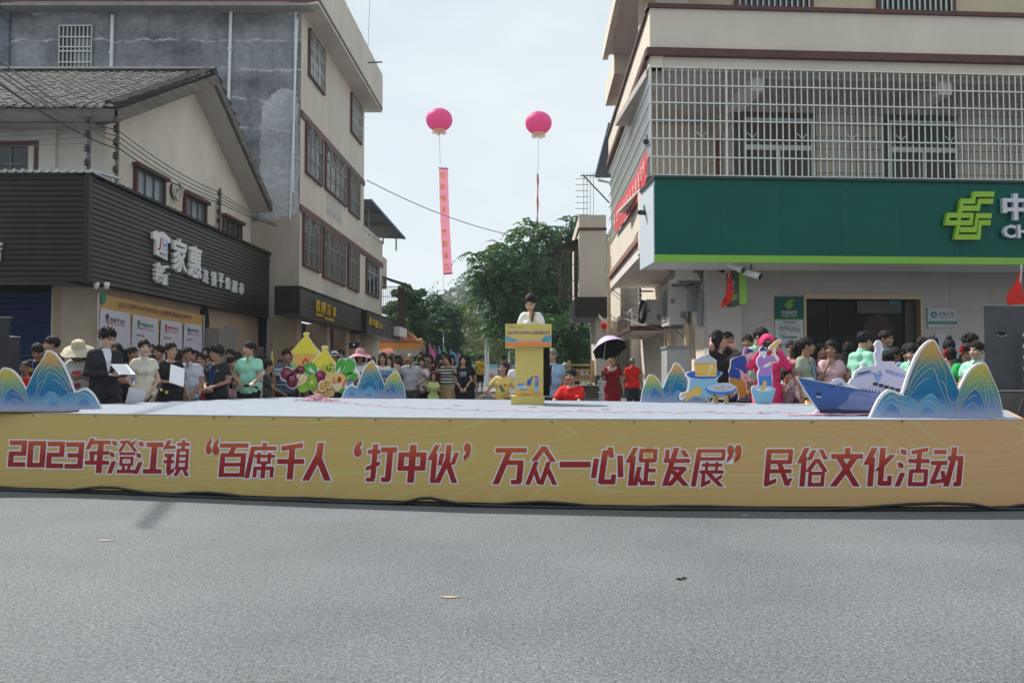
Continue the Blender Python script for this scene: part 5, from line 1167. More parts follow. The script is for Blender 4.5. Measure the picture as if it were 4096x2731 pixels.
TALL=[(905,1487),(915,1235),(950,1140),(985,1030),(1030,915),(1085,800),(1140,715),(1195,655),(1245,625),(1275,632),(1300,675),(1330,740),(1370,805),(1415,880),(1455,975),(1500,1085),(1535,1175),(1540,1210),(1490,1487)]
MED=[(1465,1430),(1490,1370),(1530,1240),(1570,1150),(1620,1060),(1680,970),(1745,910),(1805,887),(1840,888),(1865,915),(1900,985),(1945,1090),(1985,1195),(2010,1300),(2028,1400),(2040,1487),(1450,1487)]
INNER=[(1500,1450),(1540,1360),(1590,1280),(1650,1205),(1700,1175),(1730,1168),(1770,1200),(1800,1260),(1825,1350),(1840,1450),(1845,1487),(1490,1487)]
HILLA=[(545,1487),(580,1410),(640,1305),(700,1235),(760,1200),(800,1208),(850,1232),(910,1245),(965,1246),(1010,1280),(1060,1320),(1090,1380),(1120,1487)]
HILLC=[(985,1487),(1010,1430),(1060,1365),(1110,1300),(1170,1242),(1215,1222),(1250,1232),(1280,1275),(1310,1325),(1360,1352),(1420,1395),(1470,1450),(1500,1487)]
HILLD=[(1090,1487),(1120,1420),(1155,1385),(1190,1380),(1230,1410),(1270,1470),(1280,1487)]
HILLE=[(650,1487),(690,1400),(730,1345),(770,1320),(810,1345),(850,1400),(890,1487)]
LINES=[[(930,1290),(960,1200),(1010,1075),(1070,985),(1150,900),(1215,860),(1250,858),(1290,890),(1320,945)],[(975,1240),(1010,1150),(1080,1050),(1150,975),(1220,932),(1252,930),(1280,980),(1300,1060),(1330,1140),(1365,1230),(1400,1330)],[(985,1240),(1060,1140),(1130,1070),(1190,1040),(1225,1045)],[(1300,1068),(1340,1070),(1370,1100),(1395,1160),(1410,1250),(1450,1310),(1480,1350)],[(1150,720),(1230,688),(1265,690),(1300,760),(1330,850),(1380,950),(1395,1050),(1400,1150)],[(960,1170),(1010,1050),(1080,910),(1150,800),(1210,720)]]
LINES2=[[(1500,1400),(1545,1260),(1610,1150),(1690,1050),(1760,1000),(1800,995),(1840,1030),(1865,1120),(1880,1230),(1890,1380),(1905,1470)],[(1515,1390),(1570,1270),(1640,1160),(1720,1080),(1780,1045),(1815,1060),(1835,1150),(1845,1250),(1860,1350),(1880,1470)],[(1530,1420),(1585,1310),(1650,1230),(1720,1160),(1775,1100)],[(1800,1000),(1880,1080),(1925,1200),(1950,1330),(1960,1470)],[(1590,1440),(1640,1360),(1690,1322),(1730,1355),(1780,1430)],[(1640,1290),(1700,1240),(1745,1245)],[(1945,1250),(1970,1270),(1990,1350),(2000,1450)]]
LINES3=[[(640,1390),(680,1320),(740,1270),(790,1260),(840,1290),(900,1310),(950,1330),(1000,1400)],[(700,1300),(750,1245),(800,1240),(870,1265),(930,1275)],[(830,1350),(870,1345),(920,1390),(950,1450)],[(1050,1420),(1120,1345),(1180,1300),(1215,1305),(1260,1350),(1320,1390),(1380,1450)],[(1240,1320),(1260,1370),(1290,1420),(1330,1480)]]
def ribbon(b,P,w,y):
 P=smooth(P,4);n=len(P);V=[]
 for i in range(n):
  a,c_=P[max(0,i-1)],P[min(n-1,i+1)];dx,dz=c_[0]-a[0],c_[1]-a[1];l=math.hypot(dx,dz)or 1
  ww=w*(.35+.65*math.sin(math.pi*min(1,max(0,(i+.6)/n))))
  V+=[(P[i][0]-dz/l*ww,y,P[i][1]+dx/l*ww),(P[i][0]+dz/l*ww,y,P[i][1]-dx/l*ww)]
 b.add(V,[(2*i,2*i+1,2*i+3,2*i+2)for i in range(n-1)])
def lay(poly,y,t=.0):
 b=MB();b.poly([(x,y,z)for x,z in poly]);return b
proto=[]
b=MB();o_=smooth(MC(OUT),3);b.prism(o_,0,.03,m=0,order='acb');b.m=[0,0]+[1]*(len(b.m)-2);proto.append(('board',b.mesh('board'),[M_FOAM,M_FOAMEDGE]))
for nm,P,y,mm in(('peak_print',TALL,-.0015,M_TALL),('hill_print',HILLA,-.003,M_HILL),('peak_print',MED,-.003,M_MED),('peak_print',INNER,-.0045,M_INNER),('hill_print',HILLC,-.0045,M_HILL2),('hill_print',HILLD,-.006,M_HILL3),('hill_print',HILLE,-.0045,M_HILL3)):
 Q=MC(P);k=len(Q)-(2 if P in(MED,INNER)else 0)
 proto.append((nm,lay(smooth(Q[:k],4)+Q[k:],y).mesh(nm,fix=False),[mm]))
for LL,mm in((LINES[:4]+LINES2+LINES3,M_LINE),(LINES[4:],M_LINEO)):
 b=MB()
 for P in LL:ribbon(b,MC(P),.0026,-.0075)
 for P in(TALL[1:-2],MED[1:-2],INNER[:-2],HILLA,HILLC,HILLE):
  if mm is M_LINE:ribbon(b,MC(P),.0022,-.0078)
 proto.append(('contour_lines',b.mesh('contour_lines',fix=False),[mm]))
for _,me,mm in proto:setm(me,mm)
def mountain(label,loc,scale,rot=0,mirror=False,group='mountain cutouts standing on the stage'):
 o=thing('mountain_cutout',label,'stage cutout',loc,group);o.scale=((-scale if mirror else scale),scale,scale);o.rotation_euler=(0,0,R(rot))
 for nm,me,_ in proto:
  c=bpy.data.objects.new(nm,me);COL.objects.link(c);c.parent=o
 b=MB();b.box(-.45,-.42,.03,.25,0,.02);b.box(.3,.33,.03,.25,0,.02);b.tube([(.315,.04,.3),(.315,.24,.01)],.008,4)
 me=b.mesh('prop_leg');setm(me,M_OLDWOOD);c=bpy.data.objects.new('prop_leg',me);COL.objects.link(c);c.parent=o
 return o
pR=on_z(3752,1669,SH);mountain('large mountain cutout at the right front corner of the stage',(pR.x,pR.y+.02,SH),pR.y/7.5)
pL=on_z(130,1644,SH);mountain('mountain cutout at the far left front corner of the stage',(pL.x-.1,pL.y+.42,SH),.76*(pL.y+.42)/7.5,22,True)
pb=on_z(1489,1592,SH);mountain('mountain cutout at the back of the stage beside the fruit cutout',(pb.x+.02,pb.y,SH),151/312*pb.y/7.5)
pb=on_z(2698,1608,SH);mountain('mountain cutout at the back of the stage left of the steamer cutout',(pb.x,pb.y,SH),158/312*pb.y/7.5,0,True)
b=MB();q=on_z(140,1652,SH);b.box(q.x-1.2,q.x+.29,q.y+.0,q.y+.3,SH,SH+.014);solo('black_mat',b,M_DARK,'thin black base strip under the leftmost mountain cutout','mat')
# ------------------------------------------------------------------ flat printed cutouts from polygons
def cutout(name,label,base_px,base_py,sx,sy,s_crop,outline,layers,rot=0,lift=0.,grow=.016):
 """outline and layers are polygons in one close-up's pixels; (sx, sy) = base point there, s_crop its enlargement"""
 p=on_z(base_px,base_py,SH);k=F/p.y
 cv=lambda P:[((x-sx)/s_crop/k,(sy-y)/s_crop/k+lift)for x,y in P]
 o=thing(name,label,'stage cutout',(p.x,p.y,SH));o.rotation_euler=(0,0,R(rot))
 def ch(nm,me,mm):
  setm(me,mm);c=bpy.data.objects.new(nm,me);COL.objects.link(c);c.parent=o;return c
 for q in outline:
  b=MB();b.prism(smooth(cv(q),3,True),0,.025,order='acb');b.m=[0,0]+[1]*(len(b.m)-2);ch('board',b.mesh('board'),[M_FOAM,M_FOAMEDGE])
 for i,(nm,mm,*polys)in enumerate(layers):
  b=MB()
  for q in polys:
   sm=True
   if q[0]=='raw':q=q[1:];sm=False
   pts=smooth(cv(q),4,True)if sm else cv(q)
   b.poly([(x,-.0012-.0009*i,z)for x,z in pts])
  ch(nm,b.mesh(nm,fix=False),[mm])
 return o
def ell(cx,cy,rx_,ry_,a=0,n=12):
 c,s_=math.cos(R(a)),math.sin(R(a));return[(cx+rx_*math.cos(t)*c-ry_*math.sin(t)*s_,cy+rx_*math.cos(t)*s_+ry_*math.sin(t)*c)for t in np.linspace(0,2*math.pi,n+1)[:-1]]
Cc=lambda n,c,**k:mat('print_'+n,c,.5,spec=.3,**k)
K_YEL=Cc('thatch_yellow',(.66,.54,.05),var=.08,scale=30,stretch=(4,1,.3));K_ORA=Cc('wall_orange',(.60,.34,.08),var=.12,scale=3);K_RED=Cc('red_paper',(.55,.04,.02));K_PUR=Cc('fruit_maroon',(.13,.012,.035),var=.6,scale=7)
K_PUR2=Cc('fruit_shine',(.30,.09,.14),var=.3,scale=6);K_GRN=Cc('leaf_green',(.06,.34,.04),var=.25,scale=8);K_GRN2=Cc('leaf_pale',(.22,.45,.16),var=.2,scale=8);K_KIW=Cc('kiwi_green',(.22,.40,.03),var=.3,scale=9);K_KIWC=Cc('kiwi_core',(.55,.58,.22));K_KIWR=Cc('kiwi_rim',(.10,.13,.02))
K_PEA=Cc('peach_yellow',(.70,.46,.14),var=.15,scale=6);K_PEAR=Cc('peach_red',(.60,.12,.05),var=.3,scale=9);K_PIT=Cc('peach_pit',(.30,.04,.02));K_CRM=Cc('fruit_cream',(.70,.60,.38));K_SEED=Cc('passion_seeds',(.55,.33,.06),var=.7,scale=55);K_GRP=Cc('grape_green',(.35,.44,.06),var=.25,scale=10);K_WHT=Cc('white',(.72,.72,.74));K_STEM=Cc('stem',(.10,.10,.03));K_TAN=Cc('rice_tan',(.60,.42,.12),var=.1,scale=4)
cutout('fruit_cutout','fruit and thatched hut cutout with plums, kiwi, peach and lettuce',880+1680/4.523,1588,1680,1300,4.523,[[(1268,485),(1300,450),(1490,230),(1505,190),(1492,150),(1540,124),(1585,132),(1610,170),(1588,205),(1800,490),(1840,445),(1828,385),(1895,366),(1950,400),(1930,450),(2090,680),(2130,620),(2200,598),(2270,610),(2352,610),(2440,640),(2450,760),(2520,860),(2500,960),(2290,985),(2280,1060),(2325,1150),(2270,1240),(2140,1210),(2065,1200),(2060,1270),(1990,1300),(1850,1302),(1730,1280),(1665,1205),(1590,1170),(1520,1220),(1440,1190),(1390,1090),(1380,1130),(1300,1155),(1215,1110),(1195,1030),(1110,990),(1080,900),(1130,790),(1220,752),(1300,790),(1265,690),(1310,670),(1305,510)]],[('hut_wall',K_ORA,['raw',(1312,515),(1770,520),(1660,660),(1700,760),(1400,780),(1320,680)]),('thatch',K_YEL,['raw',(1275,485),(1305,455),(1500,222),(1515,190),(1502,155),(1540,133),(1580,140),(1600,170),(1580,205),(1790,495),(1770,522),(1310,512)]),('hut_wall',K_ORA,['raw',(1780,755),(1860,755),(1900,860),(1790,860)]),('thatch',K_YEL,['raw',(1660,680),(1850,460),(1838,395),(1893,376),(1940,402),(1922,452),(2090,690),(2060,760),(1720,760)]),('red_paper',K_RED,['raw',(1545,580),(1600,650),(1545,745),(1466,680)]),('paper_mark',K_WHT,['raw',(1516,668),(1564,668),(1564,674),(1516,674)],['raw',(1536,645),(1542,645),(1542,700),(1536,700)],['raw',(1524,685),(1556,685),(1556,691),(1524,691)]),('basket',K_TAN,[(1690,1190),(1760,1130),(2060,1140),(2060,1250),(1990,1292),(1860,1294),(1750,1272)]),('leaf',K_GRN2,[(1275,690),(1320,680),(1370,740),(1400,840),(1340,830),(1290,760)]),('lettuce',K_GRN,[(2090,720),(2150,630),(2210,608),(2260,640),(2240,760),(2180,860),(2110,850)],[(2200,850),(2250,700),(2290,620),(2360,615),(2430,650),(2440,760),(2380,870),(2250,900)],[(2240,950),(2290,880),(2390,850),(2480,880),(2490,950),(2400,985),(2290,980)],[(1505,730),(1560,690),(1640,680),(1710,700),(1750,770),(1740,840),(1600,900),(1530,850)]),('lettuce_rib',K_WHT,['raw',(2110,850),(2180,740),(2160,860)],['raw',(2195,870),(2280,680),(2240,800)],['raw',(2270,965),(2370,900),(2300,960)],['raw',(1555,760),(1640,810),(1610,715),(1660,800),(1720,850),(1650,850)]),('plum',K_PUR,ell(1205,880,115,115),ell(1455,805,82,75,40),ell(1370,845,55,55),ell(1305,1010,105,128),ell(1815,930,112,108)),('plum_shine',K_PUR2,ell(1225,850,55,45),ell(1460,790,35,30),ell(1300,960,50,50),ell(1800,890,45,40)),('grape',K_GRP,ell(1900,760,50,60),ell(1965,770,40,50),ell(2030,820,60,55),ell(1940,830,40,35)),('stem',K_STEM,['raw',(1950,720),(1990,700),(2000,665),(2010,700),(2070,745),(2040,745),(1990,715)]),('fruit_half',K_PEAR,ell(1505,980,88,102,-10)),('fruit_flesh',K_CRM,ell(1508,980,76,92,-10)),('fruit_pit',K_PEA,ell(1512,995,35,50)),('kiwi_slice',K_KIW,[(1400,1100),(1480,1080),(1570,1020),(1580,1120),(1560,1200),(1500,1215),(1430,1180)]),('kiwi_rim',K_KIWR,ell(1668,1040,97,155)),('kiwi_slice',K_KIW,ell(1668,1038,86,145)),('kiwi_core',K_KIWC,ell(1665,1030,25,45)),('peach',K_PEA,ell(1985,960,85,110,20),ell(2165,1000,115,135)),('peach_skin',K_PEAR,[(2270,920),(2282,1000),(2230,1130),(2190,1190),(2200,1100),(2250,1010)],ell(2140,1020,70,55)),('peach_flesh',K_PEA,ell(2165,975,80,95)),('peach_pit',K_PIT,ell(2160,985,38,58)),('peach_slice',K_CRM,[(2040,1060),(2110,1060),(2200,1040),(2215,1110),(2170,1185),(2100,1180),(2050,1120)]),('leaf',K_GRN,[(2140,1200),(2240,1130),(2270,1180),(2268,1235),(2200,1225)]),('passion_rind',K_PEAR,ell(1965,1055,72,108,-20),ell(1862,1100,95,118,10)),('passion_white',K_WHT,ell(1965,1052,62,95,-20),ell(1862,1100,80,102,10)),('passion_pulp',K_SEED,ell(1967,1050,45,76,-20),ell(1864,1100,62,82,10))])
K_BLU=Cc('bright_blue',(.02,.11,.48));K_BLU2=Cc('mid_blue',(.05,.20,.56));K_LBL=Cc('pale_blue',(.22,.45,.62));K_LBL2=Cc('powder_blue',(.42,.53,.72));K_BAM=Cc('bamboo',(.64,.42,.10));K_BAM2=Cc('bamboo_shine',(.68,.55,.24));K_WOOD=Cc('wood',(.52,.33,.13));K_GREYL=Cc('lid_grey',(.42,.44,.54));K_VIO=Cc('violet',(.38,.19,.52));K_SKIN=Cc('pale_face',(.72,.66,.68));K_OCH=Cc('ochre',(.55,.41,.07));K_NAVY=Cc('navy_hair',(.02,.07,.22));K_CAKE=Cc('cake',(.58,.37,.22));K_LINEB=Cc('bamboo_line',(.30,.16,.04))
x_=2800;G4=4.48
def zc(px,py):return(px-2800)*G4,(py-1290)*G4
cutout('steamer_cutout','cooking cutout with bamboo steamer on a stove, firewood and a round blue table',2800+20/G4,1613,20,1445,G4,[[(-210,880),(-110,860),(-100,700),(0,620),(90,588),(140,575),(180,590),(280,660),(305,700),(310,860),(390,880),(395,920),(320,1000),(320,1080),(500,1080),(620,1130),(655,1175),(620,1230),(510,1285),(510,1440),(445,1445),(440,1390),(330,1380),(325,1440),(265,1440),(215,1415),(225,1345),(-60,1340),(-190,1300),(-330,1390),(-360,1340),(-340,1260),(-230,1220),(-205,1010),(-260,960)]],[('stove',K_LBL,['raw',(-170,1010),(310,1010),(320,1080),(440,1340),(-180,1335),(-200,1250)]),('pan',K_BLU,[(-240,920),(-180,890),(-90,870),(300,870),(380,890),(375,925),(300,990),(200,1005),(-60,1005),(-170,985)]),('steamer',K_BAM,['raw',(-95,715),(295,715),(300,965),(-80,965)]),('steamer_band',K_LINEB,['raw',(-95,742),(296,738),(296,744),(-95,748)],['raw',(-85,916),(300,912),(300,918),(-85,922)]),('steamer_shine',K_BAM2,['raw',(150,745),(240,745),(235,830),(190,880),(170,940),(120,940),(160,860),(175,800)]),('lid',K_GREYL,[(-90,710),(-60,660),(20,615),(100,600),(190,605),(260,660),(290,710),(100,716)]),('lid_knob',K_BLU2,ell(140,596,22,12)),('firewood',K_BAM,['raw',(-340,1300),(-180,1230),(-120,1160),(-60,1130),(40,1190),(20,1290),(-50,1330),(-100,1290),(-180,1360),(-250,1420),(-270,1380),(-200,1290),(-330,1340)]),('table_leg',K_WOOD,['raw',(235,1270),(280,1270),(262,1415),(218,1410)],['raw',(450,1280),(500,1280),(505,1440),(450,1440)],['raw',(285,1300),(325,1300),(320,1440),(270,1440)],['raw',(270,1320),(450,1330),(450,1345),(270,1335)],['raw',(270,1360),(450,1370),(450,1385),(270,1375)],['raw',(235,1270),(500,1275),(500,1300),(235,1300)]),('table_rim',K_BLU2,ell(375,1190,270,100)),('table_top',K_LBL2,ell(375,1165,255,72)),('cake',K_CAKE,ell(300,1165,45,22),ell(395,1150,40,20),ell(520,1160,40,24),ell(420,1195,35,16),ell(330,1195,28,12))])
cutout('worker_cutout','cutout of a bending figure in a blue jacket with a long pounding stick',2800+690/G4,1602,690,1400,G4,[[(505,940),(545,800),(560,680),(600,640),(780,585),(770,545),(800,520),(800,460),(850,440),(900,470),(960,500),(960,560),(920,620),(860,650),(855,800),(855,890),(920,1010),(1100,1120),(1090,1150),(900,1050),(830,1010),(835,1130),(810,1330),(890,1360),(900,1395),(700,1395),(695,1340),(670,1160),(650,1290),(540,1375),(505,1350),(520,1290),(540,1140),(525,990)]],[('sleeve_white',K_SKIN,['raw',(690,840),(780,860),(860,900),(915,1005),(905,1060),(850,1040),(770,970)]),('trousers',K_OCH,[(540,990),(640,985),(740,1010),(800,1060),(825,1150),(810,1340),(710,1345),(680,1200),(665,1150),(600,1300),(540,1340),(520,1310),(545,1150)]),('shoe',K_BLU,[(705,1358),(810,1350),(885,1370),(890,1388),(710,1388)],[(515,1345),(580,1330),(640,1280),(650,1300),(590,1360),(530,1370)]),('jacket',K_BLU,[(520,940),(560,790),(570,690),(620,645),(780,592),(825,620),(845,700),(845,900),(800,910),(720,840),(730,1010),(640,1000),(560,985)]),('jacket_fold',K_WHT,['raw',(585,785),(690,838),(780,900),(690,846)]),('face',K_SKIN,[(830,570),(880,540),(950,545),(955,580),(920,620),(860,640)]),('hair',K_NAVY,[(830,550),(850,490),(900,475),(955,505),(950,535),(890,545),(850,570)]),('scarf',K_VIO,[(780,545),(805,520),(805,460),(850,445),(885,470),(850,500),(830,570)]),('stick',K_WOOD,['raw',(785,965),(840,990),(920,1035),(1100,1130),(1090,1148),(780,985)]),('hand',K_SKIN,ell(880,1030,42,30))])
cutout('pounding_cutout','cutout of a figure in violet raising a mallet over a pale blue mortar',2800+1140/G4,1615,1140,1448,G4,[[(925,1160),(980,1120),(1050,1110),(1045,1000),(1030,900),(1065,830),(1025,740),(1030,640),(1070,590),(1085,540),(1070,470),(1110,430),(1160,425),(1200,460),(1210,530),(1200,570),(1290,580),(1310,490),(1250,480),(1250,430),(1420,290),(1465,320),(1455,360),(1370,450),(1375,560),(1430,640),(1400,705),(1320,715),(1290,800),(1310,930),(1300,1130),(1350,1170),(1355,1210),(1300,1370),(1270,1440),(1140,1452),(1000,1430),(950,1330)]],[('trousers',K_BLU2,['raw',(1050,940),(1290,930),(1295,1140),(1060,1130)]),('tunic',K_VIO,[(1040,740),(1045,650),(1085,600),(1150,585),(1210,580),(1320,585),(1415,650),(1390,695),(1310,700),(1280,800),(1300,930),(1180,950),(1055,945),(1080,820)]),('sash',K_BLU2,['raw',(1165,825),(1280,795),(1280,810),(1170,835)]),('arm',K_SKIN,[(1145,770),(1200,730),(1280,690),(1295,730),(1220,780),(1150,795)],[(1310,500),(1360,480),(1370,560),(1420,640),(1390,680),(1340,600)]),('face',K_SKIN,[(1085,520),(1120,500),(1195,505),(1195,570),(1160,640),(1110,590)]),('hair',K_NAVY,[(1085,510),(1090,465),(1130,440),(1180,460),(1200,510),(1150,500)],ell(1142,440,26,14)),('face_mark',K_NAVY,['raw',(1106,548),(1130,552),(1130,556),(1106,552)],['raw',(1152,553),(1174,548),(1174,552),(1152,557)]),('stick',K_WOOD,['raw',(1300,500),(1320,505),(1280,790),(1262,785)]),('mallet',K_BAM,['raw',(1255,440),(1415,300),(1450,325),(1445,360),(1290,488),(1262,475)]),('mortar',K_LBL,[(935,1170),(1000,1130),(1140,1120),(1290,1140),(1345,1190),(1330,1280),(1265,1425),(1140,1440),(1005,1420),(955,1300)]),('mortar_inside',K_LBL2,ell(1140,1175,190,50)),('rice',K_WHT,ell(1140,1195,120,26)),('pestle',K_BAM,['raw',(1140,1030),(1205,1045),(1150,1215),(1075,1205)])])
K_HULL=ramp_mat('print_hull_blue',[(0,(.035,.065,.20)),(.4,(.045,.11,.33)),(1,(.04,.10,.30))],0,.5);K_SHIPW=Cc('ship_white',(.50,.50,.66),var=.08,scale=5);K_SHIPS=Cc('ship_shade',(.20,.30,.60),var=.2,scale=8);K_SHIPD=Cc('ship_dark',(.03,.035,.07))
hullshine=Cc('hull_spray',(.16,.21,.42),var=.25,scale=6)
sx0=3150;
wins=[['raw',(1540+k*98,1068+k*27),(1625+k*98,1075+k*27),(1622+k*98,1140+k*27),(1540+k*98,1130+k*27)]for k in range(6)]
wins2=[['raw',(1775+k*82,838+k*26),(1838+k*82,852+k*26),(1836+k*82,912+k*26),(1775+k*82,900+k*26)]for k in range(6)]
ports=[['raw',(1335+k*60,1172+k*9),(1360+k*60,1174+k*9),(1360+k*60,1200+k*9),(1335+k*60,1198+k*9)]for k in range(10)]
dots=[['raw',(1180+k*72,1272+k*11),(1212+k*72,1274+k*11),(1212+k*72,1284+k*11),(1180+k*72,1282+k*11)]for k in range(9)]+[['raw',(1290+k*72,1426+k*6),(1312+k*72,1428+k*6),(1312+k*72,1436+k*6),(1290+k*72,1434+k*6)]for k in range(5)]
cutout('ship_cutout','large passenger ship cutout with blue hull and white decks behind the front mountain',3150+1400/G4,1661,1400,1662,G4,[[(175,975),(230,980),(760,1080),(830,1030),(960,1000),(1010,1020),(1045,1080),(1110,1080),(1140,1020),(1190,985),(1225,880),(1335,800),(1340,730),(1370,720),(1385,785),(1560,770),(1600,740),(1570,560),(1600,520),(1595,430),(1575,410),(1605,350),(1640,322),(1690,322),(1715,400),(1725,470),(1770,480),(1715,510),(1705,620),(1725,695),(1925,700),(1940,770),(2100,840),(2250,960),(2300,1060),(2300,1660),(590,1660),(540,1560),(430,1400),(300,1180)]],[('upper_works',K_SHIPW,['raw',(1235,900),(1400,800),(1570,785),(1620,740),(1590,560),(1612,520),(1612,430),(1620,350),(1650,332),(1685,332),(1700,400),(1690,620),(1715,705),(1915,712),(1930,780),(2090,850),(2240,970),(2290,1060),(2290,1340),(1320,1200),(1120,1100),(1150,1030),(1200,995)],[(790,1072),(840,1036),(955,1010),(1010,1035),(1035,1085),(1100,1120),(1000,1140)]),('hull',K_HULL,['raw',(195,985),(700,1085),(1320,1200),(1700,1260),(2290,1360),(2290,1600),(560,1560),(520,1500),(440,1390),(310,1180)]),('hull_spray',hullshine,[(1160,1260),(1400,1240),(2280,1380),(2280,1590),(980,1560),(1060,1400)]),('boot_top',K_SHIPD,['raw',(560,1545),(2290,1600),(2290,1655),(600,1652)]),('bridge_window',K_SHIPD,['raw',(1255,915),(1460,865),(1500,860),(1500,880),(1460,890),(1270,940)],['raw',(1645,870),(1690,880),(1685,900),(1650,895)],*wins,*ports),('deck_shade',K_SHIPS,['raw',(1210,965),(1480,895),(1720,925),(1720,945),(1480,925),(1205,985)],['raw',(1560,940),(1700,935),(1660,1060),(1600,1060)],['raw',(1460,1150),(1900,1230),(1900,1240),(1460,1162)],*wins2),('porthole',K_SHIPD,*dots,['raw',(520,1250),(605,1255),(605,1305),(520,1300)],['raw',(905,1090),(925,1092),(925,1118),(905,1115)],['raw',(945,1090),(990,1095),(990,1120),(950,1118)],['raw',(760,1140),(840,1150),(840,1160),(760,1150)],['raw',(1010,1186),(1150,1206),(1150,1212),(1010,1192)]),('anchor_plate',K_SHIPW,['raw',(520,1315),(605,1320),(605,1345),(520,1340)])])
# ------------------------------------------------------------------ podium
PYL=10.62
k_=F/PYL
pd=thing('podium','yellow printed podium with wider top box on a plinth, centre of the stage','podium',(at(2120,1600,PYL).x,PYL,SH))
fx=lambda px:at(px,1450,PYL).x;fz=lambda py:at(2100,py,PYL).z
dz=SH-fz(1617)
fz=lambda py,f0=fz:f0(py)+dz
M_PODY=mat('podium_yellow',(.56,.45,.135),.5,.04,2,spec=.3);M_PODSIDE=mat('podium_side',(.52,.41,.14),.55,.05,2)
b=MB();b.box(fx(2044),fx(2178),PYL,PYL+.5,SH,fz(1582));part('plinth',b,M_PODY,pd)
b=MB();b.box(fx(2061),fx(2174),PYL+.06,PYL+.42,fz(1582),fz(1385));part('column',b,M_PODY,pd)
b=MB();b.prism([(PYL-.03,fz(1385)),(PYL+.46,fz(1388)),(PYL+.46,fz(1318)),(PYL+.40,fz(1296)),(PYL-.03,fz(1294))],fx(2021),fx(2206),lambda y,z,x:(x,y,z));part('top_box',b,M_PODY,pd)
b=MB();b.box(fx(2176),fx(2203),PYL+.25,PYL+.52,fz(1582),fz(1386));part('rear_shell',b,M_DARK,pd)
fy=PYL-.033
def pod_poly(nm,pts,mm,y,parent=pd):b=MB();b.poly([(fx(x),y,fz(z))for x,z in pts]);return part(nm,b,mm,parent,fix=False)
K_PODO=ramp_mat('podium_field',[(0,(.70,.22,.06)),(.55,(.68,.34,.08)),(1,(.68,.50,.12))],fz(1385),fz(1352));K_PODG=ramp_mat('podium_wheat',[(0,(.68,.34,.08)),(.5,(.68,.46,.14)),(1,(.66,.52,.12))],fz(1580)-SH,fz(1500)-SH)
K_TEAL=Cc('podium_hill',(.10,.32,.40),var=.35,scale=9);K_PNK=Cc('podium_mist',(.68,.30,.26),var=.3,scale=8)
ccx=lambda x:1950+x/3.2;ccy=lambda y:1150+y/3.2
pod_poly('field_print',[(2022,1384),(2205,1384),(2205,1369),(2150,1367),(2080,1367),(2022,1369)],K_PODO,fy)
pod_poly('mist_print',[(2022,1342),(2040,1350),(2075,1358),(2110,1362),(2150,1360),(2185,1348),(2205,1342),(2205,1368),(2022,1368)],K_PNK,fy+.0012)
pod_poly('hill_print',[(2022,1342),(2032,1344),(2045,1350),(2060,1354),(2078,1364),(2060,1366),(2022,1364)],K_TEAL,fy-.001);pod_poly('hill_print',[(2165,1366),(2172,1350),(2182,1340),(2192,1342),(2200,1338),(2205,1345),(2205,1366)],K_TEAL,fy-.001)
def pod_text(s,x0,y0,x1,y1,mm,bold,y=fy-.003):
 b=MB();put_text(b,s,lambda a,z,c:(a,y,z),fx(x0),fx(x1),fz(y1),fz(y0),bold=bold);part('lettering',b,mm,pd,fix=False)
TT='澄江镇“百席千人‘打中伙’万众一心促发展”民俗文化活动'
pod_text(TT,2029,1322,2199,1338,mat('podium_outline',(.74,.70,.72),.5),.075,fy-.002);pod_text(TT,2029.5,1323,2198.5,1337,mat('podium_ink',(.24,.012,.05),.5),.03,fy-.0035)
pod_text('澄江镇',2040,1300,2053,1304,M_INKR,.03);pod_text('乡村振兴 民俗文化 非遗传承 活动',2040,1306,2086,1309,M_INKR,.01)
b=MB();b.poly([(fx(2031)+.012*math.cos(a),fy-.002,fz(1302)+.014*math.sin(a))for a in np.linspace(0,6.1,12)]);part('emblem',b,Cc('podium_emblem',(.10,.42,.32)),pd,fix=False)
cy_=PYL+.058
pod_poly('wheat_print',[(2062,1581),(2173,1581),(2173,1535),(2150,1545),(2110,1540),(2062,1525)],K_PODG,cy_)
pc=lambda P:[(ccx(x),ccy(y))for x,y in P]
for nm,mm,P in(('steamer',K_BAM,[(398,1180),(450,1180),(450,1225),(400,1225)]),('lid',K_GREYL,ell(424,1172,26,10)),('pan',K_BLU2,ell(424,1232,50,14)),('stove',K_LBL,[(390,1245),(455,1245),(460,1300),(385,1300)]),('table',K_BLU2,ell(470,1288,52,20)),('table_top',K_LBL2,ell(470,1282,48,13)),('jacket',K_BLU,[(502,1245),(512,1180),(560,1150),(568,1180),(550,1250)]),('trousers',K_OCH,[(540,1250),(565,1250),(572,1325),(545,1325)]),('head',K_NAVY,ell(572,1146,15,13)),('tunic',K_VIO,[(605,1160),(620,1138),(660,1140),(655,1200),(610,1200)]),('legs',K_BLU2,[(610,1200),(655,1200),(650,1265),(612,1265)]),('head',K_NAVY,ell(622,1133,13,13)),('mallet',K_BAM,[(640,1128),(676,1104),(680,1112),(646,1138)]),('mortar',K_LBL,[(592,1275),(662,1275),(652,1332),(605,1332)])):
 pod_poly('figure_print',pc(P),mm,cy_-.0015-.0004*len(nm))
b=MB()
for k in range(40):x=fx(random.uniform(2063,2172));h=random.uniform(.03,.09);z0=fz(1581);b.add([(x,cy_-.006,z0),(x+.006,cy_-.006,z0),(x+random.uniform(-.01,.02),cy_-.006,z0+h)],[(0,1,2)])
part('wheat_ears',b,Cc('wheat_ear',(.70,.52,.16)),pd,kind='stuff',fix=False)
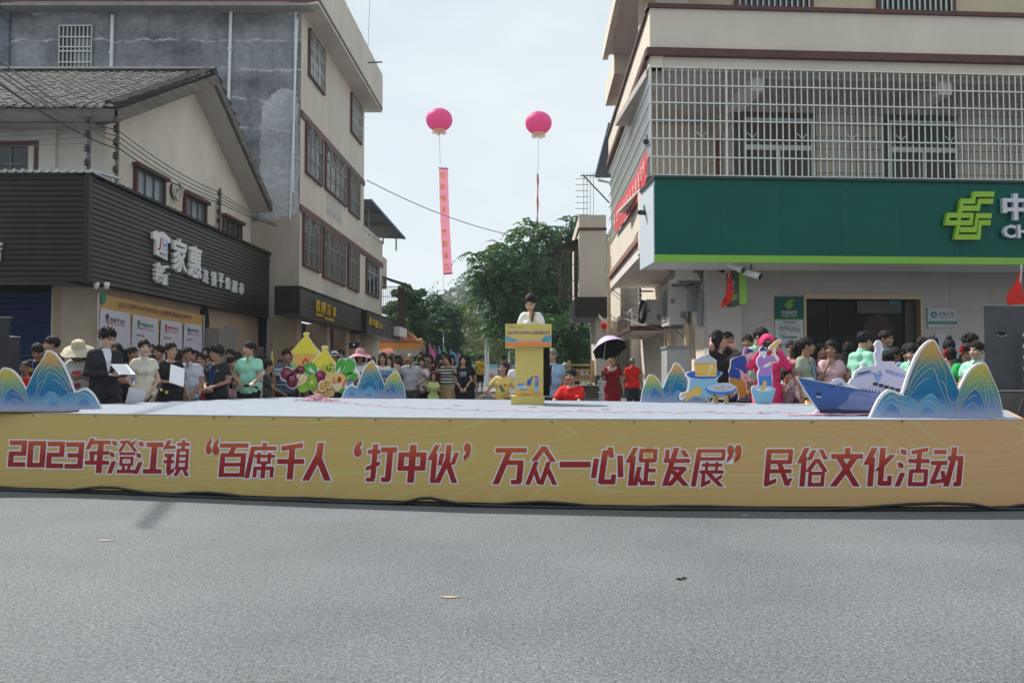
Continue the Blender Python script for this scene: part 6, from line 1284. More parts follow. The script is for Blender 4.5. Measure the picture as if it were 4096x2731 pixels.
# ------------------------------------------------------------------ loudspeakers
M_SPK=mat('speaker_grey',(.052,.054,.062),.55,.12,6,.15,120);M_SPKD=mat('speaker_black',(.012,.012,.014),.5)
SY=9.3
x0=at(3936,1300,SY).x;zT,zBt=at(3936,1222,SY).z,at(3940,1560,SY).z
sp=thing('loudspeaker','large dark grey loudspeaker cabinet with hand hole at the right edge','loudspeaker',(x0+.3,SY,zBt))
b=MB();b.prism([(x0,SY),(x0+.62,SY+.16),(x0+.95,SY+.75),(x0+.40,SY+.62)],zBt,zT);part('cabinet',b,M_SPK,sp)
b=MB();b.prism([(x0-.006,SY-.006),(x0+.63,SY+.155),(x0+.96,SY+.76),(x0+.39,SY+.63)],zT,zT+.012);part('top_edge',b,mat('speaker_edge',(.22,.21,.23),.4),sp)
hx=at(3987,0,SY).x;hz=at(3987,1333,SY).z
b=MB();tl=math.atan2(.16,.62)
def spf(a,c,n):return(hx+a*math.cos(tl)+n*math.sin(tl),SY+(hx-x0)*.258+a*math.sin(tl)-n*math.cos(tl),hz+c)
b.poly([spf(.066*math.cos(a),.030*math.sin(a)*(1 if math.sin(a)<0 else .75),.003)for a in np.linspace(0,6.283,21)[:-1]]);part('hand_hole',b,M_DARK,sp,fix=False)
b=MB();b.tube([spf(.066*math.cos(a),.032*math.sin(a),.006)for a in np.linspace(3.3,6.1,12)],.004,5);part('hole_rim',b,mat('chrome',(.5,.5,.5),.25,metal=.9),sp)
b=MB();b.box(x0+.50,x0+.53,SY+.02,SY+.06,zBt-.1,zT-.28);part('bracket_rail',b,M_SPKD,sp)
b=MB()
for k in range(6):z=zT-.33-k*.125;b.lathe([(0,.02),(.014,.018),(.014,-.018),(0,-.02)],8,(x0+.47,SY+.05,z))
part('bolt',b,mat('chrome',(.5,.5,.5),.25),sp)
sb=thing('subwoofer','black bass loudspeaker under the large grey cabinet at the right edge','loudspeaker',(x0+.35,SY,0))
b=MB();b.prism([(x0+.1,SY-.05),(x0+.95,SY-.05),(x0+1.2,SY+.7),(x0+.52,SY+.7)],0,zBt-.03);part('cabinet',b,mat('flight_case_grey',(.085,.082,.078),.6,.2,4),sb)
b=MB();b.box(x0+.06,x0+.098,SY+.0,SY+.1,.0,zBt-.01);part('side',b,M_DARK,sb)
for k in range(3):
 b=MB();xx=x0+.22+.12*k;b.tube([(xx+.3,SY-.2,zBt+.08),(xx+.05,SY-.25,zBt-.1),(xx-.08,SY-.25,zBt-.45),(xx,SY-.3,.4),(xx+.1,SY-.4,.1)],.018,6);solo('speaker_cable',b,M_BLACKCABLE,['left','middle','right'][k]+' one of three thick cables looping by the large loudspeaker','cable','cables of the right loudspeaker')
LY=9.6;xr=at(38,1400,LY).x;zt0=at(0,1271,LY).z
ls=thing('loudspeaker','black loudspeaker cabinet cut off by the left edge','loudspeaker',(xr-.4,LY,0))
b=MB();b.prism([(xr-.75,LY),(xr,LY),(xr-.36,LY+.55),(xr-1.0,LY+.55)],.75,zt0);part('cabinet',b,M_SPKD,ls);b=MB();b.box(xr-.76,xr+.004,LY-.004,LY+.03,zt0,zt0+.012);part('top_edge',b,_mc['speaker_edge'],ls)
b=MB();b.box(xr-.9,xr-.3,LY+.05,LY+.45,0,.75);part('stand',b,M_SPKD,ls)
ls=thing('loudspeaker','smaller black loudspeaker with pale top just behind the left edge cabinet','loudspeaker',(xr+.1,LY+1.2,0))
x1,z1=at(80,1350,LY+1.2).x,at(60,1348,LY+1.2).z;b=MB();b.prism([(x1-.4,LY+1.2),(x1,LY+1.2),(x1-.3,LY+1.6),(x1-.6,LY+1.6)],.0,z1);part('cabinet',b,mat('speaker_dim',(.03,.03,.033),.5),ls)
b=MB();b.prism([(x1-.4,z1),(x1,z1),(x1-.4,z1+.05)],LY+1.19,LY+1.24,order='acb');part('top_panel',b,M_PALE,ls)
# ------------------------------------------------------------------ trees, hills and the far end of the street
def leafmat(name,c,c2,tr=.3):
 m=mat(name,c,.55,0,.9,spec=.3,col2=c2,detail=3);n,l=m.node_tree.nodes,m.node_tree.links
 p=n['Principled BSDF'];o=n['Material Output'];t=n.new('ShaderNodeBsdfTranslucent');t.inputs[0].default_value=(c2[0]*1.5,c2[1]*1.4,c2[2],1);x=n.new('ShaderNodeMixShader');x.inputs[0].default_value=tr
 l.new(p.outputs[0],x.inputs[1]);l.new(t.outputs[0],x.inputs[2]);l.new(x.outputs[0],o.inputs[0]);return m
LF_D=leafmat('leaf_dark',(.020,.066,.030),(.042,.112,.046));LF_M=leafmat('leaf_mid',(.038,.105,.040),(.078,.165,.056));LF_L=leafmat('leaf_yellowgreen',(.075,.125,.028),(.15,.19,.05));LF_H=leafmat('leaf_far',(.018,.05,.024),(.035,.085,.035),.15)
M_BARK=mat('bark',(.045,.036,.028),.9,.3,3,.4,12)
def quads(P,U,V_):
 """leaf quads at P with half axes U, V_ -> one MB"""
 n=len(P);A=np.empty((n,4,3));A[:,0]=P-U;A[:,1]=P+V_*.8;A[:,2]=P+U;A[:,3]=P-V_*.8
 b=MB();b.v=A.reshape(-1,3).tolist();b.f=[(4*i,4*i+1,4*i+2,4*i+3)for i in range(n)];b.m=[0]*n;return b
def unit(a):return a/np.maximum(1e-9,np.linalg.norm(a,axis=1))[:,None]
def lumps(c,r,n,lump=.35,seed=0,squash=1.):
 g_=np.random.default_rng(seed);d=unit(g_.normal(size=(n,3)));rad=g_.uniform(.35,1,n)**.5
 return np.array(c)+d*rad[:,None]*np.array(r),g_
def crown_mb(c,r,nl,per,size,seed,lump=.3):
 C,g_=lumps(c,r,nl,seed=seed);L=g_.uniform(.6,1.2,nl)*lump*min(r[0],r[2])
 D=unit(g_.normal(size=(nl*per,3)));P=np.repeat(C,per,0)+D*(np.repeat(L,per)*g_.uniform(.55,1,nl*per)**.5)[:,None]*np.array([1.15,1.15,.8])
 nrm=unit(D+g_.normal(size=D.shape)*.6+np.array([0,0,.5]));U=unit(np.cross(nrm,g_.normal(size=D.shape)));W=np.cross(nrm,U)
 s_=size*g_.uniform(.6,1.3,len(P))[:,None];return quads(P,U*s_,W*s_*.6)
def limbs_mb(base,top,r0,n,spread,seed):
 g_=np.random.default_rng(seed);b=MB();base,top=Vector(base),Vector(top)
 mid=base.lerp(top,.5)+Vector((g_.normal()*.2,0,0));b.tube([base,mid,top],[r0,r0*.8,r0*.35],7)
 for k in range(n):
  f=.4+.6*k/n;a=g_.uniform(0,6.28);s0=base.lerp(top,f);e=s0+Vector((math.cos(a)*spread,math.sin(a)*spread,spread*g_.uniform(.3,.9)))
  b.tube([s0,s0.lerp(e,.5)+Vector((0,0,-.1*spread)),e],[r0*.45,r0*.3,r0*.1],5)
 return b
def tree(label,px,Y,ytop,ybot,wpx,m,nl,per,size,seed,lump=.3,name='leafy_tree',depth=1.,group='trees beyond the street'):
 k=S(Y);x=at(px,1490,Y).x;zt,zb_=at(px,ytop,Y).z,max(at(px,ybot,Y).z,.8);r=(wpx/2/k,wpx/2/k*depth,(zt-zb_)/2);gz=ground_z(Y)
 o=thing(name,label,'tree',(x,Y,gz),group)
 part('trunk',limbs_mb((x,Y,gz),(x,Y,(zt+zb_)/2+r[2]*.4),max(.12,r[0]*.07),8,r[0]*.6,seed),M_BARK,o)
 part('crown',crown_mb((x,Y,(zt+zb_)/2),r,nl,per,size,seed,lump),m,o,fix=False);return o
 # big feathery tree: drooping sprays of paired leaflets along branches
def feather_tree(label,px,Y,blobs,seed,nsp,m1,m2,base_px):
 g_=np.random.default_rng(seed);k=S(Y);gz=ground_z(Y);bx=at(base_px,1490,Y).x
 o=thing('feathery_tree',label,'tree',(bx,Y,gz),'trees beyond the street');tb=MB();fork=Vector((bx,Y,3.2));tb.tube([(bx,Y,gz),(bx+.1,Y,1.8),fork],[.32,.27,.22],8)
 mbs=[[],[]]
 for bi,(cx,cy,rx_,ry_)in enumerate(blobs):
  c_=np.array(at(cx,cy,Y));r_=np.array([rx_/k,rx_/k*.9,ry_/k]);e=Vector(c_)
  q=fork.lerp(e,.55)+Vector((0,0,-.25));tb.tube([fork,q,e],[.15,.10,.04],6)
  for s_ in range(4):a=g_.uniform(0,6.28);tb.tube([q.lerp(e,.5),e+Vector((math.cos(a)*r_[0]*.8,math.sin(a)*r_[1]*.6,r_[2]*.5))],[.05,.015],4)
  n=int(nsp*rx_*ry_/9000)
  d=unit(g_.normal(size=(n,3))+np.array([0,0,.25]));P0=c_+d*r_*(g_.uniform(.3,1,n)**.6)[:,None]
  dirs=unit(d*np.array([1,1,.5])+g_.normal(size=(n,3))*.35)
  for j in range(n):
   L=g_.uniform(.6,1.15);t=np.linspace(0,1,9);C=P0[j]+dirs[j]*L*t[:,None]+np.array([0,0,-1])*(L*.65*t**2)[:,None]
   side=np.cross(dirs[j],[0,0,1.]);side/=max(1e-6,np.linalg.norm(side))
   for sg in(-1,1):
    ax=unit(np.tile(side*sg+dirs[j]*.4+np.array([0,0,-.55]),(9,1))+g_.normal(size=(9,3))*.12);l_=.16*(1-.5*t)[:,None]
    mbs[int(g_.random()<.35)].append((C+ax*l_,ax*l_,unit(np.cross(ax,g_.normal(size=(9,3))*.4+np.array([0,1.,.3])))*l_*.42))
 part('trunk',tb,M_BARK,o)
 for L_,mm in zip(mbs,(m1,m2)):part('crown',quads(*[np.concatenate([x[i]for x in L_])for i in range(3)]),mm,o,fix=False)
feather_tree('tall feathery tree with drooping pinnate sprays behind the speaker',2080,42,[(2120,940,70,50),(2210,960,70,60),(2010,1010,70,55),(1960,1085,70,50),(2090,1050,90,70),(2190,1080,90,80),(2270,1000,60,80),(1945,1180,60,55),(2020,1180,80,70),(2120,1200,90,80),(2220,1210,80,90),(1985,1290,55,55),(2070,1310,70,60),(2270,1140,50,90),(1900,1020,35,20),(1905,1110,35,20),(2290,900,30,40)],3,135,LF_D,LF_M,2150)
feather_tree('dark drooping tree under the feathery one, right of the podium',2250,36,[(2260,1330,70,80),(2200,1400,60,60),(2310,1400,60,70),(2150,1350,45,60),(2340,1280,50,80)],5,90,LF_D,LF_D,2290)
tree('dark rounded evergreen nearest the restaurant sign',1640,52,1128,1440,170,LF_D,60,150,.17,11)
tree('dark evergreen right behind the tiled gate roof',1745,56,1180,1460,190,LF_D,60,150,.17,12)
tree('tall narrow dark evergreen between two rounder ones',1585,58,1150,1430,120,LF_M,40,130,.17,13)
tree('bright green small tree peeking over the far sign',1590,47,1262,1400,110,LF_M,30,130,.15,14)
tree('yellow green airy tree in the middle distance left of the lamp posts',1830,74,1190,1500,190,LF_L,46,60,.20,15,.26)
tree('yellow green airy tree behind the white lamp posts',1930,80,1290,1520,190,LF_L,46,60,.20,16,.26)
tree('pale green tree beside the podium behind the far hoarding',2020,84,1340,1520,160,LF_L,40,60,.20,17,.28)
tree('low green shrubby tree by the pink and blue flags',1850,66,1400,1530,150,LF_M,30,80,.17,18)
tree('yellowish tree rising left of the hill',1790,95,1240,1480,150,LF_L,40,60,.22,19,.28)
tree('green tree behind the far beige building',2390,52,1330,1500,200,LF_D,40,90,.2,20)
b=limbs_mb((at(1750,1490,70).x,70,.3),at(1750,1160,70),.14,9,1.3,4);o=thing('bare_tree','thin almost bare tree against the sky above the evergreens','tree',(at(1750,1490,70).x,70,.35),'trees beyond the street');part('trunk',b,M_BARK,o);part('crown',crown_mb(at(1752,1165,70),(1.0,.8,.8),20,6,.08,5),LF_M,o,fix=False)
# wooded hill
g_=np.random.default_rng(21);hx=np.linspace(-170,190,61);hy=np.linspace(150,420,31)
def hill_z(x,y):
 f=max(0,min(1,(y-150)/150));ridge=24+10*math.sin((x+30)*.018)+13*min(1,max(0,(x+25)/60))-14*min(1,max(0,(-x-18)/40));return f*f*(3-2*f)*ridge+math.sin(x*.11+y*.05)*1.5*f
b=MB();b.add([(x,y,hill_z(x,y))for y in hy for x in hx],[(i*61+j,i*61+j+1,(i+1)*61+j+1,(i+1)*61+j)for i in range(30)for j in range(60)])
solo('hills',b,mat('hill_ground',(.02,.05,.02),.9,.3,.05),kind='structure',smooth=True,loc=(0,280,0))
n=1500;X=g_.uniform(-75,75,n);Yh=g_.uniform(165,310,n);C=np.array([(x,y,hill_z(x,y)+2.0)for x,y in zip(X,Yh)]);per=26
D=unit(g_.normal(size=(n*per,3)));D[:,2]=np.abs(D[:,2]);P=np.repeat(C,per,0)+D*np.repeat(g_.uniform(2.0,4.2,n),per)[:,None];nr=unit(D+.4*g_.normal(size=D.shape));U=unit(np.cross(nr,g_.normal(size=D.shape)))
solo('hill_forest',quads(P,U*.9,np.cross(nr,U)*.7),LF_H,kind='stuff',fix=False)
n=9000;Pg=np.stack([g_.uniform(-60,60,n),g_.uniform(96,150,n),g_.uniform(.3,3.6,n)**1.0],1);nr=unit(g_.normal(size=(n,3)));U=unit(np.cross(nr,g_.normal(size=(n,3))))
solo('far_undergrowth',quads(Pg,U*.45,np.cross(nr,U)*.3),LF_M,kind='stuff',fix=False)
# ------------------------------------------------------------------ far hoarding, posters, lamp posts
hz=.35;YH=62
hd=thing('hoarding','white hoarding wall with pale blue top strip across the end of the street','hoarding',(at(1990,1500,YH).x,YH,hz))
x0,x1=at(1890,0,YH).x,at(2330,0,YH).x;zt,zm=at(0,1457,YH).z,at(0,1471,YH).z
b=MB();b.box(x0,x1,YH,YH+.1,hz,zm);part('wall',b,mat('hoarding_white',(.50,.55,.57),.7,.08,.5),hd);b=MB();b.box(x0,x1,YH-.02,YH+.12,zm,zt);part('top_strip',b,mat('hoarding_cyan',(.22,.42,.47),.6),hd)
b=MB();put_text(b,'美',lambda a,z,c:(a,YH-.01,z),at(1953,0,YH).x,at(1978,0,YH).x,at(0,1512,YH).z,at(0,1494,YH).z,bold=.01);part('lettering',b,M_RED,hd,fix=False)
pb_=thing('poster_board','small poster board with red picture beside the walking boy','poster',(at(1892,1500,44).x,44,.35));b=MB();x0,x1=at(1876,0,44).x,at(1909,0,44).x;b.box(x0,x1,44,44.05,.35,at(0,1486,44).z);part('board',b,mat('poster_pale_blue',(.35,.45,.55),.6),pb_)
b=MB();b.box(x0+.02,x1-.05,43.99,43.998,.38,at(0,1500,44).z);part('picture',b,mat('poster_red',(.28,.02,.02),.6,.5,4),pb_);b=MB();b.poly([(x0+.1,43.985,.9),(x0+.3,43.985,.8),(x0+.36,43.985,.62),(x0+.2,43.985,.7)]);part('picture_accent',b,M_GOLD,pb_,fix=False)
M_LAMP=mat('lamp_white',(.62,.66,.66),.5)
def lamp(label,px,Y,ytop,panel,globe=False):
 x=at(px,1490,Y).x;z=at(px,ytop,Y).z;o=thing('street_lamp',label,'street lamp',(x,Y,ground_z(Y)),'street lamps at the end of the street');b=MB();b.tube([(x,Y,.3),(x,Y,z)],[.07,.045],7);part('pole',b,M_LAMP,o)
 b=MB();b.box(x-panel/2,x+panel/2,Y-.25,Y+.25,z-.03,z+.04);part('lamp_panel',b,mat('lamp_panel',(.32,.30,.28),.5),o)
 b=MB();b.box(x-.06,x+.06,Y-.2,Y+.1,z-.22,z-.06);part('lamp_head',b,M_LAMP,o)
 if globe:b=MB();b.lathe([(0,.22),(.16,.14),(.2,0),(.14,-.14),(0,-.2)],12,(x+.1,Y,z-.1));part('globe',b,mat('globe_green',(.16,.38,.25),.4),o,smooth=True)
lamp('thin white solar street lamp left of the walking boy',1840,58,1348,1.6);lamp('thick white street lamp with tilted panel right of the walking boy',1943,50,1358,1.5);lamp('thin pole lamp with green globe beside the thick white lamp',1953,56,1374,.3,True);lamp('thin white lamp pole just left of the podium',2036,54,1386,.5)
# tiled gate roof behind the signs
GYY=46;gt=thing('tiled_gate','little gate house with orange glazed tile roof and upturned eaves','gate',(at(1590,1490,GYY).x,GYY,.35));gx=lambda px:at(px,1490,GYY).x;gz_=lambda py:at(1590,py,GYY).z
M_EAV=mat('glazed_orange',(.50,.20,.035),.35,.15,3,spec=.5);M_GTL=mat('glazed_tile_red',(.40,.11,.05),.22,.2,6,spec=.6)
xl,xr_=gx(1502),gx(1672);ze,zr=gz_(1370),gz_(1322)
b=MB();b.add([(xl,GYY,ze),(xr_,GYY,ze),(gx(1594),GYY+1.6,zr),(gx(1540),GYY+1.6,zr),(xr_+.15,GYY+3.2,ze+.1),(xl,GYY+3.2,ze)],[(0,1,2,3),(1,4,2),(4,5,3,2),(5,0,3)]);part('roof',b,M_GTL,gt)
for k in range(19):f=k/18;xa=xl+(xr_-xl)*f;b=MB();xt=gx(1540)+(gx(1594)-gx(1540))*f;b.tube([(xa,GYY-.04,ze+.04),(xa*.5+xt*.5,GYY+.78,(ze+zr)/2-.02),(xt,GYY+1.58,zr+.04)],.055,6);part('tile_row',b,M_GTL,gt)
b=MB();b.tube([(xr_+.22,GYY-.1,ze+.16),(xr_,GYY,ze+.08),(gx(1640),GYY+.8,(ze+zr)/2+.12),(gx(1594),GYY+1.6,zr+.14)],.10,6);b.tube([(gx(1540),GYY+1.6,zr+.12),(gx(1594),GYY+1.6,zr+.12)],.12,6);part('ridge',b,M_EAV,gt)
b=MB();b.box(xl,xr_,GYY-.05,GYY+.02,ze-.38,ze-.02);b.box(xr_-.02,xr_+.06,GYY,GYY+3.1,ze-.38,ze-.02);part('eave_band',b,M_EAV,gt);b=MB();b.add([(xl+.02,GYY+.03,ze-.36),(xr_-.03,GYY+.03,ze-.36),(gx(1640),GYY+1.2,ze-.85),(gx(1560),GYY+1.2,ze-.85),(xr_-.03,GYY+3,ze-.3)],[(0,1,2,3),(1,4,2)]);part('soffit',b,M_SOFFIT,gt,fix=False)
b=MB();b.box(gx(1563),gx(1610),GYY+1.2,GYY+2.6,.3,ze-.8);part('pier',b,mat('brick_pier',(.16,.05,.035),.8,.2,4),gt);b=MB();b.box(gx(1575),gx(1583),GYY+1.15,GYY+1.2,gz_(1400),gz_(1390));part('lamp',b,M_DARK,gt)
o=thing('low_tiled_roof','low roof of reddish tiles behind the crowd left of the gate','roof',(gx(1530),43,.35));b=MB();r0,r1=at(1480,1425,43),at(1575,1425,43);rt=at(1545,1398,44.2);b.add([r0,r1,rt+Vector((.3,0,0)),rt],[(0,1,2,3)]);part('roof',b,M_GTL,o,fix=False)
for k in range(9):b=MB();p=r0.lerp(r1,k/8);b.tube([p+Vector((0,-.03,.04)),rt.lerp(rt+Vector((.3,0,0)),k/8)+Vector((0,0,.04))],.05,5);part('tile_row',b,M_GTL,o)
b=MB();b.box(at(1466,0,42).x,at(1492,0,42).x,42,42.3,.3,at(0,1380,42).z);b.box(at(1463,0,42).x,at(1495,0,42).x,41.95,42.35,at(0,1381,42).z,at(0,1377,42).z);solo('white_post',b,mat('white_post',(.55,.56,.55),.7),'white gate post at the end of the restaurant awning','post')
# coloured flags
def cE(P):return[(1600+x/4.704,1320+y/4.704)for x,y in P]
for lab,P,m_,Y in(('bright pink pennant flag, leftmost of the coloured group',[(555,255),(556,420),(600,590),(685,545),(640,420)],(.70,.13,.38),26),('red pennant flag between the pink and the blue one',[(648,300),(648,420),(672,500),(695,440),(672,370)],(.50,.06,.07),27),('small blue pennant flag left of the green one',[(728,312),(712,450),(750,470),(784,460),(765,380)],(.05,.30,.62),28),('green pennant flag above the crowd',[(830,325),(822,400),(850,440),(890,445),(868,385)],(.08,.42,.06),28.5),('large light blue flag hanging beside the girl in black',[(945,370),(945,470),(1000,560),(1060,690),(1092,560),(1060,450)],(.12,.38,.66),25),('pink and red flag right of the large light blue one',[(1095,440),(1090,520),(1110,640),(1165,605),(1145,490)],(.66,.14,.26),25.5),('faded pinkish banner standing before the dark trees',[(428,300),(445,460),(490,530),(478,310)],(.40,.26,.24),32)):
 Q=cE(P);flag('coloured_flag',lab,Q,Y,mat('flag_%d'%int(Y*10),m_,.6,.15,3),((Q[0][0],Q[0][1]-2),(Q[0][0]+1,1470)),'coloured flags over the crowd')
flag('coloured_flag','yellow pennant flag beside the boy in the grey tee',[(1089,1406),(1084,1440),(1088,1470),(1094,1470),(1092,1440)],16.6,mat('flag_yellow',(.55,.50,.03),.6,.1,4),((1089,1404),(1087,1500)),'coloured flags over the crowd')
# fence, rubble wall, tents, crates
fn=thing('concrete_fence','ochre concrete balustrade fence on the low rubble wall','fence',(at(2315,1530,30).x,30,.8));M_OCHF=mat('ochre_concrete',(.50,.33,.13),.8,.1,4);fxp=lambda px:at(px,1490,30).x;fzp=lambda py:at(2315,py,30).z
for px in(2272,2366):b=MB();b.box(fxp(px),fxp(px+11),29.95,30.07,fzp(1531),fzp(1441));part('post',b,M_OCHF,fn)
for ya,yb in((1463,1455),(1484,1476),(1524,1516)):b=MB();b.box(fxp(2240),fxp(2376),29.98,30.05,fzp(ya),fzp(yb));part('rail',b,M_OCHF,fn)
for k in range(9):b=MB();px=2286+k*9.2;b.box(fxp(px),fxp(px+4),29.99,30.04,fzp(1516),fzp(1484));part('baluster',b,M_OCHF,fn)
rw=thing('rubble_wall','low rough stone wall under the ochre fence','wall',(fxp(2360),29,.3));rs=random.Random(4);M_RUB=mat('rubble_stone',(.17,.155,.13),.9,.3,3,.4,15);b=MB();b.box(fxp(2310),fxp(2425),29.2,29.9,.1,fzp(1542));part('core',b,mat('rubble_mortar',(.07,.065,.055),.9),rw)
for r_ in range(6):
 x=fxp(2312)+(.06 if r_%2 else 0)
 while x<fxp(2422):
  w_=rs.uniform(.10,.22);b=MB();z=.16+r_*.105;j=lambda:rs.uniform(-.015,.015)
  b.add([(x+j(),29.1+j(),z+j()),(x+w_+j(),29.1+j(),z+j()),(x+w_+j(),29.1+j(),z+.09+j()),(x+j(),29.1+j(),z+.09+j()),(x,29.22,z),(x+w_,29.22,z),(x+w_,29.22,z+.09),(x,29.22,z+.09)],[(0,1,2,3),(0,4,5,1),(1,5,6,2),(2,6,7,3),(3,7,4,0)]);part('stone',b,M_RUB,rw);x+=w_+.015
b=MB();b.box(fxp(2300),fxp(2430),29.05,29.95,fzp(1543),fzp(1538));part('coping',b,mat('coping',(.32,.30,.27),.85,.15,3),rw)
for k,px in enumerate((2316,2366)):
 p=at(px,1500,55);b=MB();w_=1.1;z1,z0=at(px,1481,55).z,at(px,1502,55).z;b.add([(p.x-w_,54,z0),(p.x+w_,54,z0),(p.x+w_,56,z0),(p.x-w_,56,z0),(p.x,55,z1)]+[(p.x+sx_*w_,55+sy_,z0-.22)for sx_,sy_ in((-1,-1),(1,-1),(1,1),(-1,1))],[(0,1,4),(1,2,4),(2,3,4),(3,0,4),(0,1,6,5),(1,2,7,6),(3,0,5,8)]);t_=thing('blue_tent',['blue pyramid tent behind the fence, left one','blue pyramid tent behind the fence, right one'][k],'tent',(p.x,55,.35),'blue tents behind the fence');part('roof',b,mat('tent_blue',(.06,.13,.45),.6),t_,fix=False)
 for sx_ in(-1,1):b=MB();b.tube([(p.x+sx_*w_,54,.3),(p.x+sx_*w_,54,z0)],.03,5);part('leg',b,M_STEEL,t_)
for k in range(4):
 p=at(2420,1600,19.5);b=MB();z=.02+k*.25;b.lathe([(.13,0),(.16,.2),(.18,.22),(.17,.235),(.15,.2),(.12,.01),(0,.01)],16,(p.x,19.5,z));solo('white_bucket',b,mat('bucket_white',(.62,.63,.64),.5),['bottom white bucket of the stack left of the umbrella woman','second white bucket from the bottom of the stack','third white bucket from the bottom of the stack','top white bucket of the stack left of the umbrella woman'][k],'bucket','stacked white buckets',smooth=True)
lad=thing('leaning_ladder','pale metal ladder leaning beside the white buckets','ladder',tuple(at(2395,1530,23)));a0,a1=at(2388,1545,23),at(2412,1494,23);off=Vector((.10,0,.05))
for d_ in(Vector(),off):b=MB();b.tube([a0+d_,a1+d_],.018,4);part('rail',b,M_WHITEPIPE,lad)
for k in range(5):b=MB();q=a0.lerp(a1,(k+.5)/5);b.tube([q,q+off],.012,4);part('rung',b,M_WHITEPIPE,lad)
# ------------------------------------------------------------------ balloons and hanging banners
M_BAL=leafmat('balloon_pink',(.80,.10,.24),(.62,.13,.46),.5);M_FRG=mat('fringe_gold',(.70,.55,.24),.6);M_STR=mat('string_white',(.45,.45,.47),.7)
def balloon(label,px,py,Y,rpx,yend,xend):
 c_=at(px,py,Y);r_=rpx/S(Y);o=thing('lantern_balloon',label,'balloon',tuple(c_),'pink lantern balloons in the sky');b=MB();n=36;V=[];pr=[(math.sin(a),math.cos(a))for a in np.linspace(.04,math.pi-.38,16)]
 for s_,cz in pr:
  for j in range(n):a=2*math.pi*j/n;rr=r_*s_*(1-.022*abs(math.sin(a*6))**6*0-.015*(1-abs(math.sin(a*6)))**3);V.append((c_.x+rr*math.cos(a),c_.y+rr*math.sin(a),c_.z+r_*cz*.86))
 b.add(V,[(i*n+j,i*n+(j+1)%n,(i+1)*n+(j+1)%n,(i+1)*n+j)for i in range(15)for j in range(n)]+[tuple(range(n)),tuple(15*n+j for j in range(n))]);part('envelope',b,M_BAL,o,smooth=True)
 b=MB();zf=c_.z-r_*.78
 for j in range(44):a=2*math.pi*j/44;q=Vector((c_.x+r_*.44*math.cos(a),c_.y+r_*.44*math.sin(a),zf));w=Vector((-math.sin(a),math.cos(a),0))*r_*.026;e=q+Vector((math.cos(a)*.12*r_,math.sin(a)*.12*r_,-r_*random.uniform(.14,.27)));b.add([q-w+Vector((0,0,.06*r_)),q+w+Vector((0,0,.06*r_)),e+w,e-w],[(0,1,2,3)])
 part('fringe',b,M_FRG,o,fix=False);b=MB();b.tube([c_-Vector((0,0,r_*.75)),at(xend,yend,Y)],.022,4);part('string',b,M_STR,o)
balloon('pink lantern balloon carrying the readable banner, the left one',1757,480,62,54,656,1761);balloon('pink lantern balloon over the edge-on banner, the right one',2154,493,62,54,690,2152)
YB=62;M_HANG=leafmat('hanging_banner_pink',(.72,.22,.32),(.62,.22,.42),.45);M_HTX=mat('hanging_print_orange',(.72,.36,.02),.6);M_HBAR=mat('banner_bar',(.50,.06,.20),.6)
hb=thing('hanging_banner','long pink banner with orange vertical characters hanging under the left balloon','banner',tuple(at(1790,1095,YB)))
L_=[at(1756+6*f+11*f*f,675+419*f,YB)for f in np.linspace(0,1,13)];R_=[at(1790+2+6*f+12*f*f,676+417*f,YB)for f in np.linspace(0,1,13)]
b=MB();b.add([tuple(p)for p in L_]+[tuple(p+Vector((0,.05,0)))for p in R_],[(i,i+1,14+i,13+i)for i in range(12)]);part('cloth',b,M_HANG,hb,fix=False)
b=MB()
for k,ch in enumerate('生态雄关·客韵澄江'):
 yc=700+k*46.0;f=(yc-675)/419;xc=1773+6*f+11.5*f*f;h=13 if ch!='·' else 3;put_text(b,ch,lambda a,z,c:(a,YB-.03,z),at(xc-h*.8,0,YB).x,at(xc+h*.8,0,YB).x,at(xc,yc+h,YB).z,at(xc,yc-h,YB).z,bold=.02)
part('lettering',b,M_HTX,hb,fix=False)
b=MB();b.tube([at(1754,672,YB),at(1793,675,YB)],.05,5);part('bar',b,mat('bar_mauve',(.30,.16,.35),.5),hb);b=MB();b.tube([at(1773,1096,YB),at(1810,1093,YB)],.07,5);part('bar',b,M_HBAR,hb);b=MB();b.tube([at(1755,673,YB),at(1761,656,YB),at(1792,675,YB)],.015,4);b.tube([at(1774,1096,YB),at(1775,1200,YB),at(1773,1420,50)],.018,4);part('string',b,M_STR,hb)
hb=thing('hanging_banner','red banner seen edge-on as a thin strip under the right balloon','banner',tuple(at(2147,1110,YB)));b=MB();n_=16;ex,ez=[],[]
for i in range(n_):f=i/(n_-1);p=at(2152-8*f*f,690+422*f,YB);w_=.075+.03*math.sin(i*1.9);ex+=[(p.x-w_,YB,p.z),(p.x+w_,YB+.75,p.z)]
b.add(ex,[(2*i,2*i+1,2*i+3,2*i+2)for i in range(n_-1)]);part('cloth',b,mat('edge_banner_red',(.55,.07,.09),.6,.25,2),hb,fix=False);b=MB();b.tube([at(2144,1112,YB),at(2143,1200,YB)],.015,4);part('string',b,M_STR,hb)
# ------------------------------------------------------------------ light haze over the street
hzb=MB();hzb.box(-470,470,-60,760,-1.0,62)
mh=bpy.data.materials.new('haze_air');mh.use_nodes=True;mh.node_tree.nodes.clear()
vo_=mh.node_tree.nodes.new('ShaderNodeOutputMaterial');pv_=mh.node_tree.nodes.new('ShaderNodeVolumePrincipled');pv_.inputs['Color'].default_value=(.86,.93,1,1);pv_.inputs['Density'].default_value=.0006;pv_.inputs['Anisotropy'].default_value=.2
mh.node_tree.links.new(pv_.outputs[0],vo_.inputs['Volume']);solo('haze',hzb,mh,kind='stuff',loc=(0,0,0))
